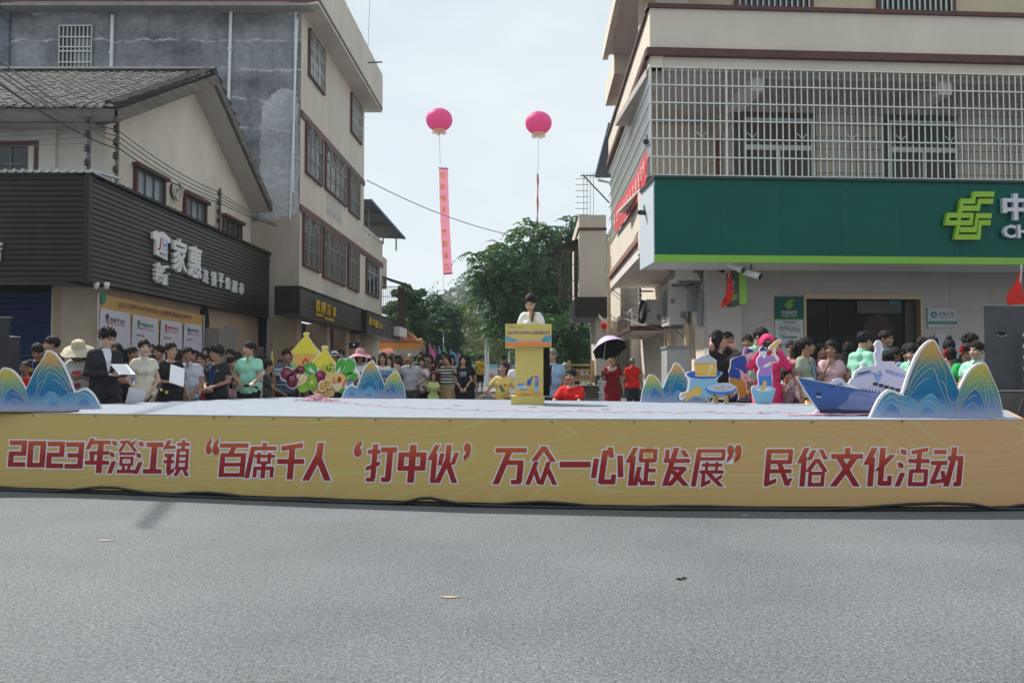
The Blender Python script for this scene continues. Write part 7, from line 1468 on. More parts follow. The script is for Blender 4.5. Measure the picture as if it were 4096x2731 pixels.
# ------------------------------------------------------------------ people: one continuous body mesh each, clothing and hair as its children
def surf(fn,lo,hi,h):
 """surface of a distance function on a grid (naive surface nets) -> vertices, quads"""
 lo=np.array(lo,float);n=np.ceil((np.array(hi)-lo)/h).astype(int)+1
 ax=[lo[i]+h*np.arange(n[i])for i in range(3)]
 G=np.stack(np.meshgrid(*ax,indexing='ij'),-1).reshape(-1,3)
 D=fn(G).reshape(n);I=D<0
 c=n-1;acc=np.zeros((*c,3));cnt=np.zeros(c)
 sl=lambda o,k:tuple(slice(o[i],o[i]+c[i])for i in range(3))
 base=np.stack(np.meshgrid(*[np.arange(m)for m in c],indexing='ij'),-1)
 for a in range(3):
  for u in(0,1):
   for v in(0,1):
    o=[0,0,0];b_,d_=[i for i in range(3)if i!=a];o[b_],o[d_]=u,v;q=list(o);q[a]=1
    A,B=D[sl(o,c)],D[sl(q,c)];m=(A<0)!=(B<0);t=np.where(m,A/np.where(A==B,1,A-B),0)
    p=np.tile(np.array(o,float),(*c,1));p[...,a]+=t;acc+=p*m[...,None];cnt+=m
 on=cnt>0;idx=-np.ones(c,int);idx[on]=np.arange(on.sum())
 V=lo+h*(base[on]+acc[on]/cnt[on][:,None]);Q=[]
 for a in range(3):
  b_,d_=[(1,2),(2,0),(0,1)][a]
  s0=[slice(1,-1)]*3;s0[a]=slice(0,-1);s1=list(s0);s1[a]=slice(1,None)
  A,B=I[tuple(s0)],I[tuple(s1)]
  for m,flip in((A&~B,False),(~A&B,True)):
   P=np.argwhere(m)
   if not len(P):continue
   off=np.array([1,1,1]);off[a]=0;P=P+off
   e1,e2=np.zeros(3,int),np.zeros(3,int);e1[b_]=1;e2[d_]=1
   g=lambda w:idx[tuple((P-w).T)]
   q=np.stack([g(0*e1),g(e1),g(e1+e2),g(e2)],1)
   Q.append(q[:,::-1]if flip else q)
 Q=np.concatenate(Q);return V,Q[(Q>=0).all(1)]
def cap(a,b,ra,rb=None,fy=1.):
 """tapered capsule; fy < 1 flattens it front to back"""
 a,b=np.array(a,float),np.array(b,float);rb=ra if rb is None else rb
 def f(P):
  S_=np.array([1,1/fy,1]);p=(P-a)*S_;d=(b-a)*S_;t=np.clip(p@d/max(1e-9,d@d),0,1)
  return(np.linalg.norm(p-t[:,None]*d,axis=1)-(ra+(rb-ra)*t))*(1 if fy==1 else .85)
 f.box=(np.minimum(a-ra,b-rb),np.maximum(a+ra,b+rb));return f
def elp(c,r):
 c,r=np.array(c,float),np.array(r,float)
 def f(P):k=np.linalg.norm((P-c)/r,axis=1);return(k-1)*r.min()
 return f
def smin(A,B,k):
 h=np.clip(.5+.5*(B-A)/k,0,1);return B+(A-B)*h-k*h*(1-h)
def blend(fs,k=.03):
 def f(P):
  D=fs[0](P)
  for g in fs[1:]:D=smin(D,g(P),k)
  return D
 return f
 # ---- head (origin between the ears, face towards -y), two sexes; hair styles
def head_fn(fem):
 w=.95 if fem else 1.0
 solid=blend([elp((0,.015,.030),(.073*w,.092,.083)),elp((0,-.022,-.025),(.062*w,.068,.082)),elp((0,-.052,-.088),(.036*w,.034,.024)),cap((-.032,-.076,.034),(.032,-.076,.034),.013),cap((0,-.088,.014),(0,-.103,-.020),.007,.0125),cap((-.012,-.094,-.026),(.012,-.094,-.026),.008),cap((-.017,-.088,-.056),(.017,-.088,-.056),.0085),elp((.038*w,-.062,-.022),(.024,.026,.024)),elp((-.038*w,-.062,-.022),(.024,.026,.024))],.016)
 ears=[elp((s*.074*w,.012,.0),(.011,.020,.031))for s in(-1,1)]
 def f(P):
  D=solid(P)
  for s in(-1,1):D=-smin(-D,elp((s*.030,-.099,.012),(.018,.014,.010))(P)*-1*-1,.012)if False else np.maximum(D,-(elp((s*.030,-.098,.013),(.017,.013,.009))(P)))
  for s in(-1,1):D=np.minimum(D,cap((s*.030,-.074,.012),(s*.030,-.0745,.012),.0125)(P))
  for e in ears:D=smin(D,e(P),.008)
  return smin(D,cap((0,.012,-.05),(0,.022,-.17),.052 if not fem else .045)(P),.02)
 return f
HEADS={}
def head(fem,h):
 k=(fem,h)
 if k not in HEADS:
  V,Q=surf(head_fn(fem),(-.1,-.13,-.16),(.1,.13,.13),h);C=V[Q].mean(1);m=np.zeros(len(Q),int);ax=np.abs(C[:,0])
  fr=C[:,1]<-.06
  m[fr&(np.hypot((ax-.030)/.0155,(C[:,2]-.012)/.0075)<1)]=1
  m[fr&(ax>.014)&(ax<.048)&(np.abs(C[:,2]-(.034-.12*np.maximum(0,ax-.035)))<.0058)]=2
  m[fr&(ax<.021)&(np.abs(C[:,2]+.056)<.0075)]=3
  HEADS[k]=(V,Q,m)
 return HEADS[k]
def hair_fn(st):
 sc_=elp((0,.016,.042),(.087,.108,.097));thin=elp((0,.017,.034),(.0785,.0985,.087))
 line=lambda P,a,b:(P[:,2]*-1+a-b*P[:,1]+.007*np.sin(P[:,0]*70+1)*np.sin(P[:,0]*31))/math.hypot(1,b)
 nz_=lambda P:.0055*np.sin(P[:,0]*130+40*P[:,1])*np.sin(P[:,2]*90+P[:,1]*70)+.003*np.sin(P[:,0]*230+P[:,2]*60)
 if st=='short':return lambda P:np.maximum(sc_(P)+nz_(P),line(P,-.010,.66))
 if st=='buzz':return lambda P:np.maximum(thin(P)+.3*nz_(P),line(P,.004,.66))
 if st=='bald':return lambda P:np.maximum(np.maximum(thin(P),line(P,-.01,.35)),(P[:,2]-.055+.5*(P[:,1]<0)*0))
 if st=='messy':return lambda P:np.maximum(elp((0,.012,.050),(.095,.114,.102))(P)+2.2*nz_(P),line(P,-.008,.60))
 face=elp((0,-.105,-.025),(.062,.075,.085))
 if st=='long':return lambda P:np.maximum(blend([sc_,cap((0,.075,0),(0,.085,-.27),.062,.05),cap((.062,.035,-.02),(.085,.03,-.24),.034,.03),cap((-.062,.035,-.02),(-.085,.03,-.24),.034,.03)],.03)(P)+nz_(P),-face(P))
 if st=='bob':return lambda P:np.maximum(blend([elp((0,.02,.028),(.092,.106,.10)),cap((.066,.03,0),(.07,.03,-.085),.036),cap((-.066,.03,0),(-.07,.03,-.085),.036),cap((0,.07,0),(0,.07,-.08),.055)],.03)(P)+nz_(P),-face(P))
 if st=='bun':return lambda P:np.minimum(np.maximum(sc_(P)+.5*nz_(P),line(P,-.012,.74)),elp((0,.095,-.005),(.042,.036,.04))(P))
 if st=='topbun':return lambda P:np.minimum(np.maximum(sc_(P)+.5*nz_(P),line(P,-.012,.74)),elp((0,.035,.145),(.042,.042,.034))(P))
 if st=='tail':return lambda P:np.minimum(np.maximum(sc_(P)+.5*nz_(P),line(P,-.012,.74)),cap((0,.10,.0),(0,.12,-.20),.030,.018)(P))
 if st=='fringe':return lambda P:np.maximum(blend([elp((0,.015,.035),(.088,.108,.094)),cap((0,.07,0),(0,.07,-.06),.05)],.03)(P),-np.maximum(elp((0,-.10,-.04),(.058,.07,.068))(P),P[:,2]-.03))
 # ---- hand: palm, four separate bent fingers, thumb (x along the fingers, -z palm side, +y thumb side)
def hand_geo(curl,h):
 fs=[cap((0,-.018,0),(.078,-.026,0),.013,.012),cap((0,.012,0),(.082,.026,0),.014,.012),cap((0,0,0),(.08,0,0),.015,.013)];fing=[]
 for y,l,r in((-.032,.055,.0078),(-.0105,.070,.0085),(.0115,.074,.0088),(.0335,.066,.0085)):
  p=np.array([.082,y,0]);a=0.
  for k in range(3):a+=R(curl)*(1,1.1,.8)[k];q=p+l*(.45,.32,.25)[k]*np.array([math.cos(a),y*.8*.2,-math.sin(a)]);fing.append(cap(p,q,r*(1-.08*k),r*(.92-.1*k)));p=q
 th=R(curl*.5);p=np.array([.018,.026,-.006]);q=p+np.array([.032,.022,-.010]);r_=q+np.array([.030*math.cos(th),.012*math.cos(th),-.03*math.sin(th)-.004])
 fing+=[cap(p,q,.012,.0105),cap(q,r_,.0105,.0085)];palm=blend(fs,.012)
 def f(P):
  D=palm(P)
  for g in fing:D=np.minimum(D,g(P))if g is not fing[0]else smin(D,g(P),.004)
  return D
 return surf(f,(-.03,-.06,-.09),(.18,.09,.03),h)
HANDS={}
def frame_from(x,up):
 x=x/np.linalg.norm(x);z=up-x*(up@x);z=z/max(1e-6,np.linalg.norm(z));return np.stack([x,np.cross(z,x),z],1)
 # ---- arm poses: (elbow, wrist, palm-up hint, curl) for the person's right arm at x < 0; mirrored for the left
ARM={'down':((-.235,.02,1.115),(-.245,-.04,.875),(-1,0,.1),22),'front':((-.245,.0,1.12),(-.06,-.22,1.02),(0,-1,.3),30),'low':((-.235,-.02,1.11),(-.055,-.165,.90),(0,-1,.1),30),'paper':((-.24,-.02,1.12),(-.06,-.27,1.10),(0,-.4,-1),45),'phone':((-.24,-.05,1.12),(-.08,-.30,1.24),(0,-1,0),50),'phoneup':((-.30,-.17,1.27),(-.12,-.30,1.50),(-.5,-1,0),45),'fold':((-.245,-.03,1.13),(.07,-.195,1.13),(0,-1,.2),30),'hip':((-.40,.07,1.13),(-.215,-.07,1.00),(-1,-.3,.2),28),'behind':((-.37,-.05,1.50),(-.13,.07,1.56),(0,1,0),40),'mouth':((-.22,-.16,1.14),(-.05,-.16,1.38),(0,-1,.3),55),'side':((-.24,.06,1.12),(-.27,-.06,.88),(-1,.2,0),25),'reach':((-.24,-.10,1.13),(-.2,-.34,1.03),(0,0,1),30),'knee':((-.24,-.26,1.12),(-.24,-.48,.93),(0,0,1),25),'hold':((-.25,-.05,1.13),(-.20,-.24,1.28),(-1,-.2,0),65),'mic':((-.25,-.08,1.13),(-.075,-.185,1.36),(-.8,-.6,0),60),'chest':((-.25,-.05,1.14),(-.03,-.21,1.18),(0,-1,.2),35),'swing':((-.25,.10,1.14),(-.26,.14,.90),(-1,0,0),25)}
def limb_fns(pose,fem,legs):
 sx=.136 if fem else .157;J=[]
 for s,key in((-1,pose[0]),(1,pose[1])):
  e,w,up,curl=ARM[key];mi=np.array([-s,1,1.]);J.append((np.array([s*sx,.012,1.368]),np.array(e)*mi*np.array([.95,1,1]),np.array(w)*mi,np.array(up,float)*mi,curl,s))
 if legs=='sit':L=[((s*.09,0,.92),(s*.17,-.40,.86),(s*.18,-.36,.44))for s in(-1,1)]
 elif legs=='walk':L=[((-.085,0,.90),(-.09,-.12,.50),(-.09,.0,.09)),((.085,0,.90),(.09,.02,.49),(.09,.27,.16))]
 else:L=[((s*.088,0,.90),(s*.095,-.012,.49),(s*.10,.02,.085))for s in(-1,1)]
 return J,L
def torso(fem,kid,fat,o=0.):
 w=(1.0 if not fem else .93)*(1+.22*fat);f_=.78+.2*fat
 t=[cap((-.065,.005,.93),(.065,.005,.93),(.118 if not fem else .128)*(1+.15*fat)+o,None,.82),cap((-.045,-.005-.02*fat,1.04),(.045,-.005-.02*fat,1.12),(.122 if not fem else .108)*w+o,None,f_),cap((-.07*w,.0,1.25),(.07*w,.0,1.25),.109*(1 if not fem else .93)+o,None,.82),cap((-.095*w,.012,1.36),(.095*w,.012,1.36),.062+o,None,.9),cap((0,.015,1.38),(0,.01,1.43),.085+o,.05+o)]
 if fem and not kid:t+=[cap((s*.062,-.066,1.245),(s*.062,-.060,1.25),.050+o)for s in(-1,1)]
 return t
BODY={}
def folds(P,a=.0075):return a*(np.sin(P[:,2]*26+P[:,0]*17+1.3*np.sin(P[:,0]*12))*np.sin(P[:,0]*21-P[:,2]*9+P[:,1]*30)+.6*np.sin(P[:,2]*58+P[:,0]*31+P[:,1]*25)*np.clip(1.25-P[:,2],.1,.5)*2)
def bounds(J,L,pad=.09):
 pts=[p for j in J for p in j[:3]]+[np.array(p)for l in L for p in l]+[np.array((.19,.12,1.45)),np.array((-.19,-.17,0))]
 return np.min(pts,0)-pad,np.max(pts,0)+pad
def body_parts(pose,fem,legs,topk,botk,kid,fat,h,yaw,nod,big):
 """skin body, top, bottom as (V, Q, material) in person space, 1.70 m tall"""
 key=(pose,fem,legs,topk,botk,kid,fat,h,yaw,nod,big)
 if key in BODY:return BODY[key]
 J,L=limb_fns(pose,fem,legs);lo,hi=bounds(J,L);lo[2]=-.02;zmin=.55 if False else-.02
 arms=[]
 for sh,e,w,up,curl,s in J:arms+=[cap(sh,e,.044 if not fem else .037,.036 if not fem else .030),cap(e,w,.035 if not fem else .029,.024 if not fem else .020)]
 lg=[]
 for a,k,b_ in L:lg+=[cap(a,k,.088,.056),cap(k,b_,.056,.036),cap((b_[0],b_[1]+.01,b_[2]-.045),(b_[0]*1.05,b_[1]-.15,b_[2]-.055),.036,.028)]
 T=torso(fem,kid,fat);neck=cap((0,.018,1.38),(0,.0,1.56),.052 if not fem else .046,.048 if not fem else .042)
 skin=blend(T+[neck]+arms[:2]+arms[2:]+lg,.025)
 V,Q=surf(skin,lo,hi,h);M=np.zeros(len(Q),int);Vs,Qs,Ms=[V],[Q],[M];n=len(V)
 # head and hands grow out of the same mesh
 Vh,Qh,Mh=head(fem,.0055 if h<.02 else .0075);cy,sy=math.cos(R(yaw)),math.sin(R(yaw));cn,sn=math.cos(R(nod)),math.sin(R(nod))
 X=Vh*big;piv=np.array([0,.02,-.10])*big;Y_=X-piv;Y_=np.stack([Y_[:,0],Y_[:,1]*cn-Y_[:,2]*sn*-1*-1,Y_[:,2]*cn+Y_[:,1]*sn],1);X=Y_+piv
 RH=lambda A:(lambda B:np.stack([B[:,0]*cy-B[:,1]*sy,B[:,0]*sy+B[:,1]*cy,B[:,2]],1)+np.array([0,-.012,1.575+.1*(big-1)]))(A)
 Vs.append(RH(X));Qs.append(Qh+n);Ms.append(Mh);n+=len(Vh)
 def tohead(A):
  X=A*big;Y2=X-piv;Y2=np.stack([Y2[:,0],Y2[:,1]*cn-Y2[:,2]*sn,Y2[:,2]*cn+Y2[:,1]*sn],1);return RH(Y2+piv)
 hk=.0065 if h<.02 else .010
 for sh,e,w,up,curl,s in J:
  if(curl,hk)not in HANDS:HANDS[(curl,hk)]=hand_geo(curl,hk)
  Vd,Qd=HANDS[(curl,hk)];A=Vd.copy();A[:,1]*=s;d=w-e
  if curl<40 and abs(d[2])<.2:d=d+np.array([0,0,-.02])
  B=frame_from(d,up);A=A*(.92 if fem else 1.0)@B.T+w-(w-e)/np.linalg.norm(w-e)*.012
  Vs.append(A);Qs.append((Qd if s>0 else Qd[:,::-1])+n);Ms.append(np.zeros(len(Qd),int));n+=len(Vd)
 out={'skin':(np.concatenate(Vs),np.concatenate(Qs),np.concatenate(Ms)),'tohead':tohead,'J':J}
 # top
 if topk:
  lng=topk in('suit','long','coat');o=.014 if topk!='coat' else .035
  hem={'suit':.80,'long':.84,'coat':.52,'polo':.84,'tee':.83,'crop':.98,'dress':.5,'gown':.06,'vest':.85}[topk]
  tt=torso(fem,kid,fat,o);sl_=[]
  for sh,e,w,up,curl,s in J:
   if topk=='vest':continue
   fr=.62 if topk!='dress' else .42;ro=.013 if topk!='suit' else .012
   end=e if lng else sh+(e-sh)*fr;g=cap(sh,sh+(e-sh)*(1.0 if lng else fr+.25),.046+ro,.044+ro+(.010 if not lng else-.004))
   if lng:sl_+=[g,cap(e,e+(w-e)*.93,.037+ro,.028+ro*.7)]
   else:
    ax_=(e-sh)/np.linalg.norm(e-sh);sl_.append(lambda P,g=g,ax_=ax_,end=end:np.maximum(g(P),(P-end)@ax_))
  if hem<.8:
   wd={'coat':(.21,.26),'dress':(.145,.165),'gown':(.15,.30)}[topk]
   tt=tt+[lambda P:(np.hypot(P[:,0],(P[:,1]-.01)*1.25)-(wd[0]+(wd[1]-wd[0])*np.clip((1.0-P[:,2])/(1.0-hem),0,1.2)+.008*np.sin(np.arctan2(P[:,1],P[:,0])*9)*np.clip((1.0-P[:,2])*2,0,1)))*.9+np.maximum(0,P[:,2]-1.02)*2]
  else:tt=tt+[cap((-.055,.0,hem+.05),(.055,.0,hem+.05),(.142 if fem else .134)*(1+.15*fat),None,.84)]
  colr=cap((0,.02,1.41),(0,.018,1.432),.068,.064)
  tf=blend(tt+sl_,.022)
  def topfn(P):
   D=tf(P)+folds(P)
   if topk in('polo','suit','dress'):D=np.minimum(D,np.maximum(colr(P),1.40-P[:,2]))
   nk=np.hypot(P[:,0],P[:,1]-.0)-.062
   D=np.maximum(D,-np.maximum(nk-(.012 if topk in('tee','crop','gown','vest')else 0),1.40+(.03 if topk not in('tee','crop','gown','vest')else 0)-P[:,2]))if topk not in('polo','dress','suit')else D
   return np.maximum(D,hem-P[:,2]+.006*np.sin(P[:,0]*30))
  lo2=lo.copy();lo2[2]=hem-.03;lo2-=np.array([.06,.06,0])*(hem<.8)*2;hi2=hi+np.array([.06,.06,0])*(hem<.8)*2;hi2[2]=min(hi[2],1.62 if lng else 1.56)
  V,Q=surf(topfn,lo2,hi2,h*.95);out['top']=(V,Q,np.zeros(len(Q),int))
 if botk:
  oz={'trousers':.07,'wide':.20,'shorts':.52,'skirt':.42}[botk];o=.014 if botk!='wide' else .03
  if botk=='skirt':bf=lambda P:np.maximum((np.hypot(P[:,0],(P[:,1]-.01)*1.2)-(.15+.12*np.clip((1.02-P[:,2])/.6,0,1)+.01*np.sin(np.arctan2(P[:,1],P[:,0])*8)))*.9,P[:,2]-1.02)
  else:
   bb=[cap((-.065,.005,.95),(.065,.005,.95),.128+(.01 if fem else 0),None,.84)]
   for a,k,b_ in L:bb+=[cap(a,k,.094+o,.064+o*1.4),cap(k,b_,.062+o*1.4,.050+o*(1.2 if botk!='wide' else 2.2))]
   q=blend(bb,.02);bf=lambda P:np.maximum(q(P)+folds(P,.004),P[:,2]-1.0)
  lo3,hi3=lo.copy(),hi.copy();lo3[2]=oz-.03;hi3[2]=1.03
  lo3[:2]-=.08;hi3[:2]+=.08
  V,Q=surf(lambda P:np.maximum(bf(P),oz-P[:,2]),lo3,hi3,h*1.15);out['bottom']=(V,Q,np.zeros(len(Q),int))
 BODY[key]=out;return out
HAIRM={}
def to_mesh(name,V,Q,M=None):
 me=bpy.data.meshes.new(name);me.vertices.add(len(V));me.vertices.foreach_set('co',np.ascontiguousarray(V,dtype=np.float32).ravel())
 me.loops.add(len(Q)*4);me.polygons.add(len(Q));me.loops.foreach_set('vertex_index',Q.astype(np.int32).ravel())
 me.polygons.foreach_set('loop_start',np.arange(0,len(Q)*4,4,dtype=np.int32))
 me.polygons.foreach_set('use_smooth',[True]*len(Q))
 if M is not None and M.max()>0:me.polygons.foreach_set('material_index',M.astype(np.int32))
 me.update();me.validate();return me
SKIN=[mat('skin_fair',(.50,.325,.25),.5,.05,14,spec=.35),mat('skin_warm',(.40,.235,.165),.5,.06,14,spec=.35),mat('skin_tan',(.28,.15,.10),.5,.08,14,spec=.35)]
M_EYE=mat('eye_dark',(.02,.014,.012),.25);M_BROW=mat('brow',(.03,.02,.018),.7);M_LIP=mat('lip',(.30,.10,.085),.45);M_LIPR=mat('lip_red',(.42,.03,.04),.4)
HAIRC={'k':mat('hair_black',(.011,.0095,.009),.62,.5,24,.5,70,spec=.22,stretch=(3,3,.5)),'g':mat('hair_grey',(.16,.15,.145),.55,.3,30),'b':mat('hair_brown',(.030,.017,.012),.45,.3,30)}
def cloth(c,pat=None):
 nm='cloth_%s_%s'%('_'.join('%d'%int(x*1000)for x in c),pat or 'plain')
 if nm in _mc or not pat:return mat(nm,c,.85,.12,7,.85,11,spec=.2,stretch=(1,1,.6))
 m=mat(nm,c,.85,spec=.2);n,l=m.node_tree.nodes,m.node_tree.links;p=n['Principled BSDF'];t=n.new('ShaderNodeTexCoord');r=n.new('ShaderNodeValToRGB');e=r.color_ramp.elements;r.color_ramp.interpolation='CONSTANT'
 e[0].color=(*c,1)
 if pat in('stripe','stripewide','blocks','hoops','yoke'):
  sx=n.new('ShaderNodeSeparateXYZ');l.new(t.outputs['Object'],sx.inputs[0])
  if pat in('blocks','hoops','yoke'):
   l.new(sx.outputs['Z'],r.inputs[0]);st={'blocks':[(0,(.62,.61,.62)),(1.14,c)],'hoops':[(0,(.05,.075,.12)),(1.02,(.45,.47,.50)),(1.035,(.05,.075,.12)),(1.20,(.42,.45,.5)),(1.26,(.14,.2,.23)),(1.31,(.45,.48,.52)),(1.335,c)],'yoke':[(0,c),(1.335,(.60,.58,.56))]}[pat]
   mu=n.new('ShaderNodeMath');mu.operation='MULTIPLY';mu.inputs[1].default_value=.5;l.new(sx.outputs['Z'],mu.inputs[0]);l.new(mu.outputs[0],r.inputs[0])
   while len(e)<len(st):e.new(.5)
   for k,(q,cc)in enumerate(st):e[k].position=q*.5;e[k].color=(*cc,1)
  else:
   mu=n.new('ShaderNodeMath');mu.operation='MULTIPLY';mu.inputs[1].default_value=24 if pat=='stripe' else 14;l.new(sx.outputs['Z'],mu.inputs[0]);f_=n.new('ShaderNodeMath');f_.operation='FRACT';l.new(mu.outputs[0],f_.inputs[0]);l.new(f_.outputs[0],r.inputs[0]);e[1].position=.55;e[1].color=(.55,.54,.53,1)
 else:
  v=n.new('ShaderNodeTexVoronoi');v.inputs['Scale'].default_value={'floral':13,'dots':26,'camo':17}[pat];l.new(t.outputs['Object'],v.inputs['Vector']);l.new(v.outputs['Distance'],r.inputs[0])
  e[0].color={'floral':(.34,.26,.22,1),'dots':(.32,.02,.03,1),'camo':(.40,.36,.30,1)}[pat];e[1].position={'floral':.17,'dots':.30,'camo':.38}[pat];e[1].color=(*c,1)
 l.new(r.outputs[0],p.inputs['Base Color']);return m
def child(name,me,o,m):
 me2=me;c=bpy.data.objects.new(name,me2);COL.objects.link(c);c.parent=o
 if not me2.materials:me2.materials.append(m)
 c.material_slots[0].link='OBJECT';c.material_slots[0].material=m;return c
MESHC={}
NP=[0]
def person(label,px,ytop,Y,yaw,pose=('down','down'),fem=False,hair='short',top=('tee',(.5,.5,.5)),bot=('trousers',(.02,.02,.022)),tone=1,hc='k',kid=False,fat=.15,head_yaw=0,nod=0,legs='stand',glasses=False,hat=None,big=1.,base=None,group='people in the crowd',lipred=False,h=None,dz=0.,X=None,extras=()):
 gz=(base if base is not None else ground_z(Y));p=at(px,ytop,Y);H=p.z-gz+dz;hy=round(head_yaw/15)*15;nod=round(nod/8)*8
 if fem and not kid:big=max(big,1.06)
 hatless={'sunhat':.03,'cap':.02,'peaked':.05,'hood':.03,'topbun':.05}.get(hat if hat else hair,0.)
 hres=h or(.019 if Y<13.6 else(.024 if Y<17.5 else .030))
 B=body_parts(tuple(pose),fem,legs,top[0],bot[0]if bot else None,kid,round(fat,1),hres,hy,nod,big)
 s_=H/(1.705+hatless+.1*(big-1)+.13*(big-1));key=id(B)
 if key not in MESHC:
  MESHC[key]=(to_mesh('person',*B['skin']),to_mesh('top',*B['top'])if 'top' in B else None,to_mesh('bottom',*B['bottom'])if 'bottom' in B else None)
  for m in(SKIN[0],M_EYE,M_BROW,M_LIP):MESHC[key][0].materials.append(m)
 mb_,mt,mbo=MESHC[key]
 o=bpy.data.objects.new('person',mb_);COL.objects.link(o);o.location=(p.x,Y,gz);o.rotation_euler=(0,0,R(yaw));o.scale=(s_*(.86 if kid else .92 if fem else 1),s_*(.9 if kid else .95 if fem else 1),s_)
 setp(o,label,'person',group)
 for i,m in((0,SKIN[tone]),(3,M_LIPR if lipred else M_LIP)):o.material_slots[i].link='OBJECT';o.material_slots[i].material=m
 if mt:t=child({'suit':'jacket','gown':'gown','dress':'dress','coat':'raincoat'}.get(top[0],'shirt'),mt,o,cloth(*top[1:]))
 if mbo:child({'skirt':'skirt','shorts':'shorts'}.get(bot[0],'trousers'),mbo,o,cloth(*bot[1:]))
 hh=.007 if hres<.02 else .0095
 if hair:
  hk=(hair,hh,hy,nod,big)
  if hk not in HAIRM:
   if(hair,hh)not in HAIRM:HAIRM[(hair,hh)]=surf(hair_fn(hair),(-.14,-.13,-.34 if hair in('long','tail')else-.17),(.14,.16,.20),hh)
   V,Q=HAIRM[(hair,hh)];HAIRM[hk]=to_mesh('hair',B['tohead'](V),Q)
  child('hair',HAIRM[hk],o,HAIRC[hc])
 W=lambda q:B['tohead'](np.array(q,float).reshape(-1,3))
 def acc(nm,b,m,smooth=True,head_=True):
  if head_:b.v=[tuple(q)for q in W(b.v)]
  me=b.mesh(nm,(0,0,0),smooth);setm(me,m if isinstance(m,list)else[m]);c=bpy.data.objects.new(nm,me);COL.objects.link(c);c.parent=o;return c
 if glasses:
  b=MB()
  for sg in(-1,1):
   b.tube([(sg*.031+.021*math.cos(a),-.104+.008*abs(math.cos(a)),.010+.016*math.sin(a))for a in np.linspace(0,6.283,13)],.0019,4,cap=False);b.tube([(sg*.052,-.097,.014),(sg*.074,.0,.012)],.0018,4)
  b.tube([(-.010,-.106,.014),(.010,-.106,.014)],.0018,4);acc('glasses',b,HAIRC['k']if glasses is True else mat('thin_metal',(.45,.42,.40),.3,metal=.7))
 if hat:
  kind,hcol=hat if isinstance(hat,tuple)else(hat,(.02,.02,.025));hm=cloth(hcol);b=MB()
  if kind=='sunhat':
   b.lathe([(.0,.155),(.05,.152),(.086,.13),(.098,.07),(.104,.045)],20);V0=[];n=28
   for k in range(n):a=2*math.pi*k/n;r1=.215+.03*(math.sin(a)<0);V0+=[(.10*math.cos(a),.012+.11*math.sin(a),.052),(.16*math.cos(a),.01+.16*math.sin(a),.03+.006*math.sin(5*a)),(r1*math.cos(a),.005+r1*math.sin(a),-.015+.018*math.sin(3*a))]
   b.add(V0,[(3*k+j,3*((k+1)%n)+j,3*((k+1)%n)+j+1,3*k+j+1)for k in range(n)for j in(0,1)])
  elif kind=='cap':
   b.lathe([(0,.135),(.05,.128),(.082,.09),(.092,.04)],18,(0,.016,0));b.add([(.075*math.cos(a),-.045+.05*math.sin(a),.045)for a in np.linspace(math.pi,2*math.pi,9)]+[(.082*math.cos(a),-.06+.13*math.sin(a),.03)for a in np.linspace(math.pi,2*math.pi,9)],[(i,i+1,i+10,i+9)for i in range(8)])
  elif kind=='peaked':
   b.lathe([(0,.145),(.10,.15),(.115,.12),(.092,.085),(.092,.045)],20,(0,.012,0));b.add([(.08*math.cos(a),-.04+.05*math.sin(a),.05)for a in np.linspace(math.pi,2*math.pi,9)]+[(.075*math.cos(a),-.06+.085*math.sin(a),.028)for a in np.linspace(math.pi,2*math.pi,9)],[(i,i+1,i+10,i+9)for i in range(8)])
  elif kind=='hood':
   V,Q=surf(lambda P:np.maximum(blend([elp((0,.02,.03),(.108,.125,.118)),cap((0,.05,-.05),(0,.06,-.14),.10)],.04)(P),-elp((0,-.12,-.02),(.075,.10,.10))(P)),(-.15,-.15,-.26),(.15,.2,.19),.012);b.add(V.tolist(),[tuple(q)for q in Q.tolist()])
  hc_=acc({'sunhat':'sun_hat','cap':'cap','peaked':'peaked_cap','hood':'hood'}[kind],b,hm)
  if kind=='peaked':b=MB();b.lathe([(0,.012),(.02,.01),(.022,0)],10,fr=lambda x,y,z:(x,-.092-z,.10+y));acc('cap_badge',b,mat('badge_silver',(.6,.6,.62),.3))
  if kind=='cap' and hcol[0]<.1 and False:pass
 if top[0]in('polo',)and len(extras)>=0:
  J=B['J'];b=MB()
  for sg in(-1,1):b.add([(sg*.012,-.072,1.432),(sg*.062,-.03,1.47),(sg*.075,-.045,1.425),(sg*.04,-.098,1.395)],[(0,1,2,3)])
  acc('collar',b,cloth(*top[1:]),False,False);extras=[*extras,('patch',[(-.030,1.44),(0,1.33),(.030,1.44)],tuple(SKIN[tone].node_tree.nodes['Principled BSDF'].inputs['Base Color'].default_value[:3]),'neck')]
 for ex in extras:
  bv=None
  def onchest(pts,off=.006):
   """project (x, z) points onto the front of the shirt"""
   nonlocal bv
   if bv is None:Vt,Qt,_=B['top'];bv=BVHTree.FromPolygons(Vt.tolist(),[tuple(q)for q in Qt.tolist()])
   out=[]
   for x,z in pts:
    hit=bv.ray_cast(Vector((x,-.9,z)),Vector((0,1,0)))[0];out.append((x,(hit.y if hit else-.13)-off,z))
   return out
  def dense(pts):
   pts=[(pts[i][0]+(pts[(i+1)%len(pts)][0]-pts[i][0])*k/5,pts[i][1]+(pts[(i+1)%len(pts)][1]-pts[i][1])*k/5)for i in range(len(pts))for k in range(5)];n_=len(pts);cx,cz=sum(q[0]for q in pts)/n_,sum(q[1]for q in pts)/n_
   return[(cx+(x-cx)*f,cz+(z-cz)*f)for f in(1,.75,.5,.25)for x,z in pts]+[(cx,cz)],[(r*n_+i,r*n_+(i+1)%n_,(r+1)*n_+(i+1)%n_,(r+1)*n_+i)for r in range(3)for i in range(n_)]+[(3*n_+i,3*n_+(i+1)%n_,4*n_)for i in range(n_)]
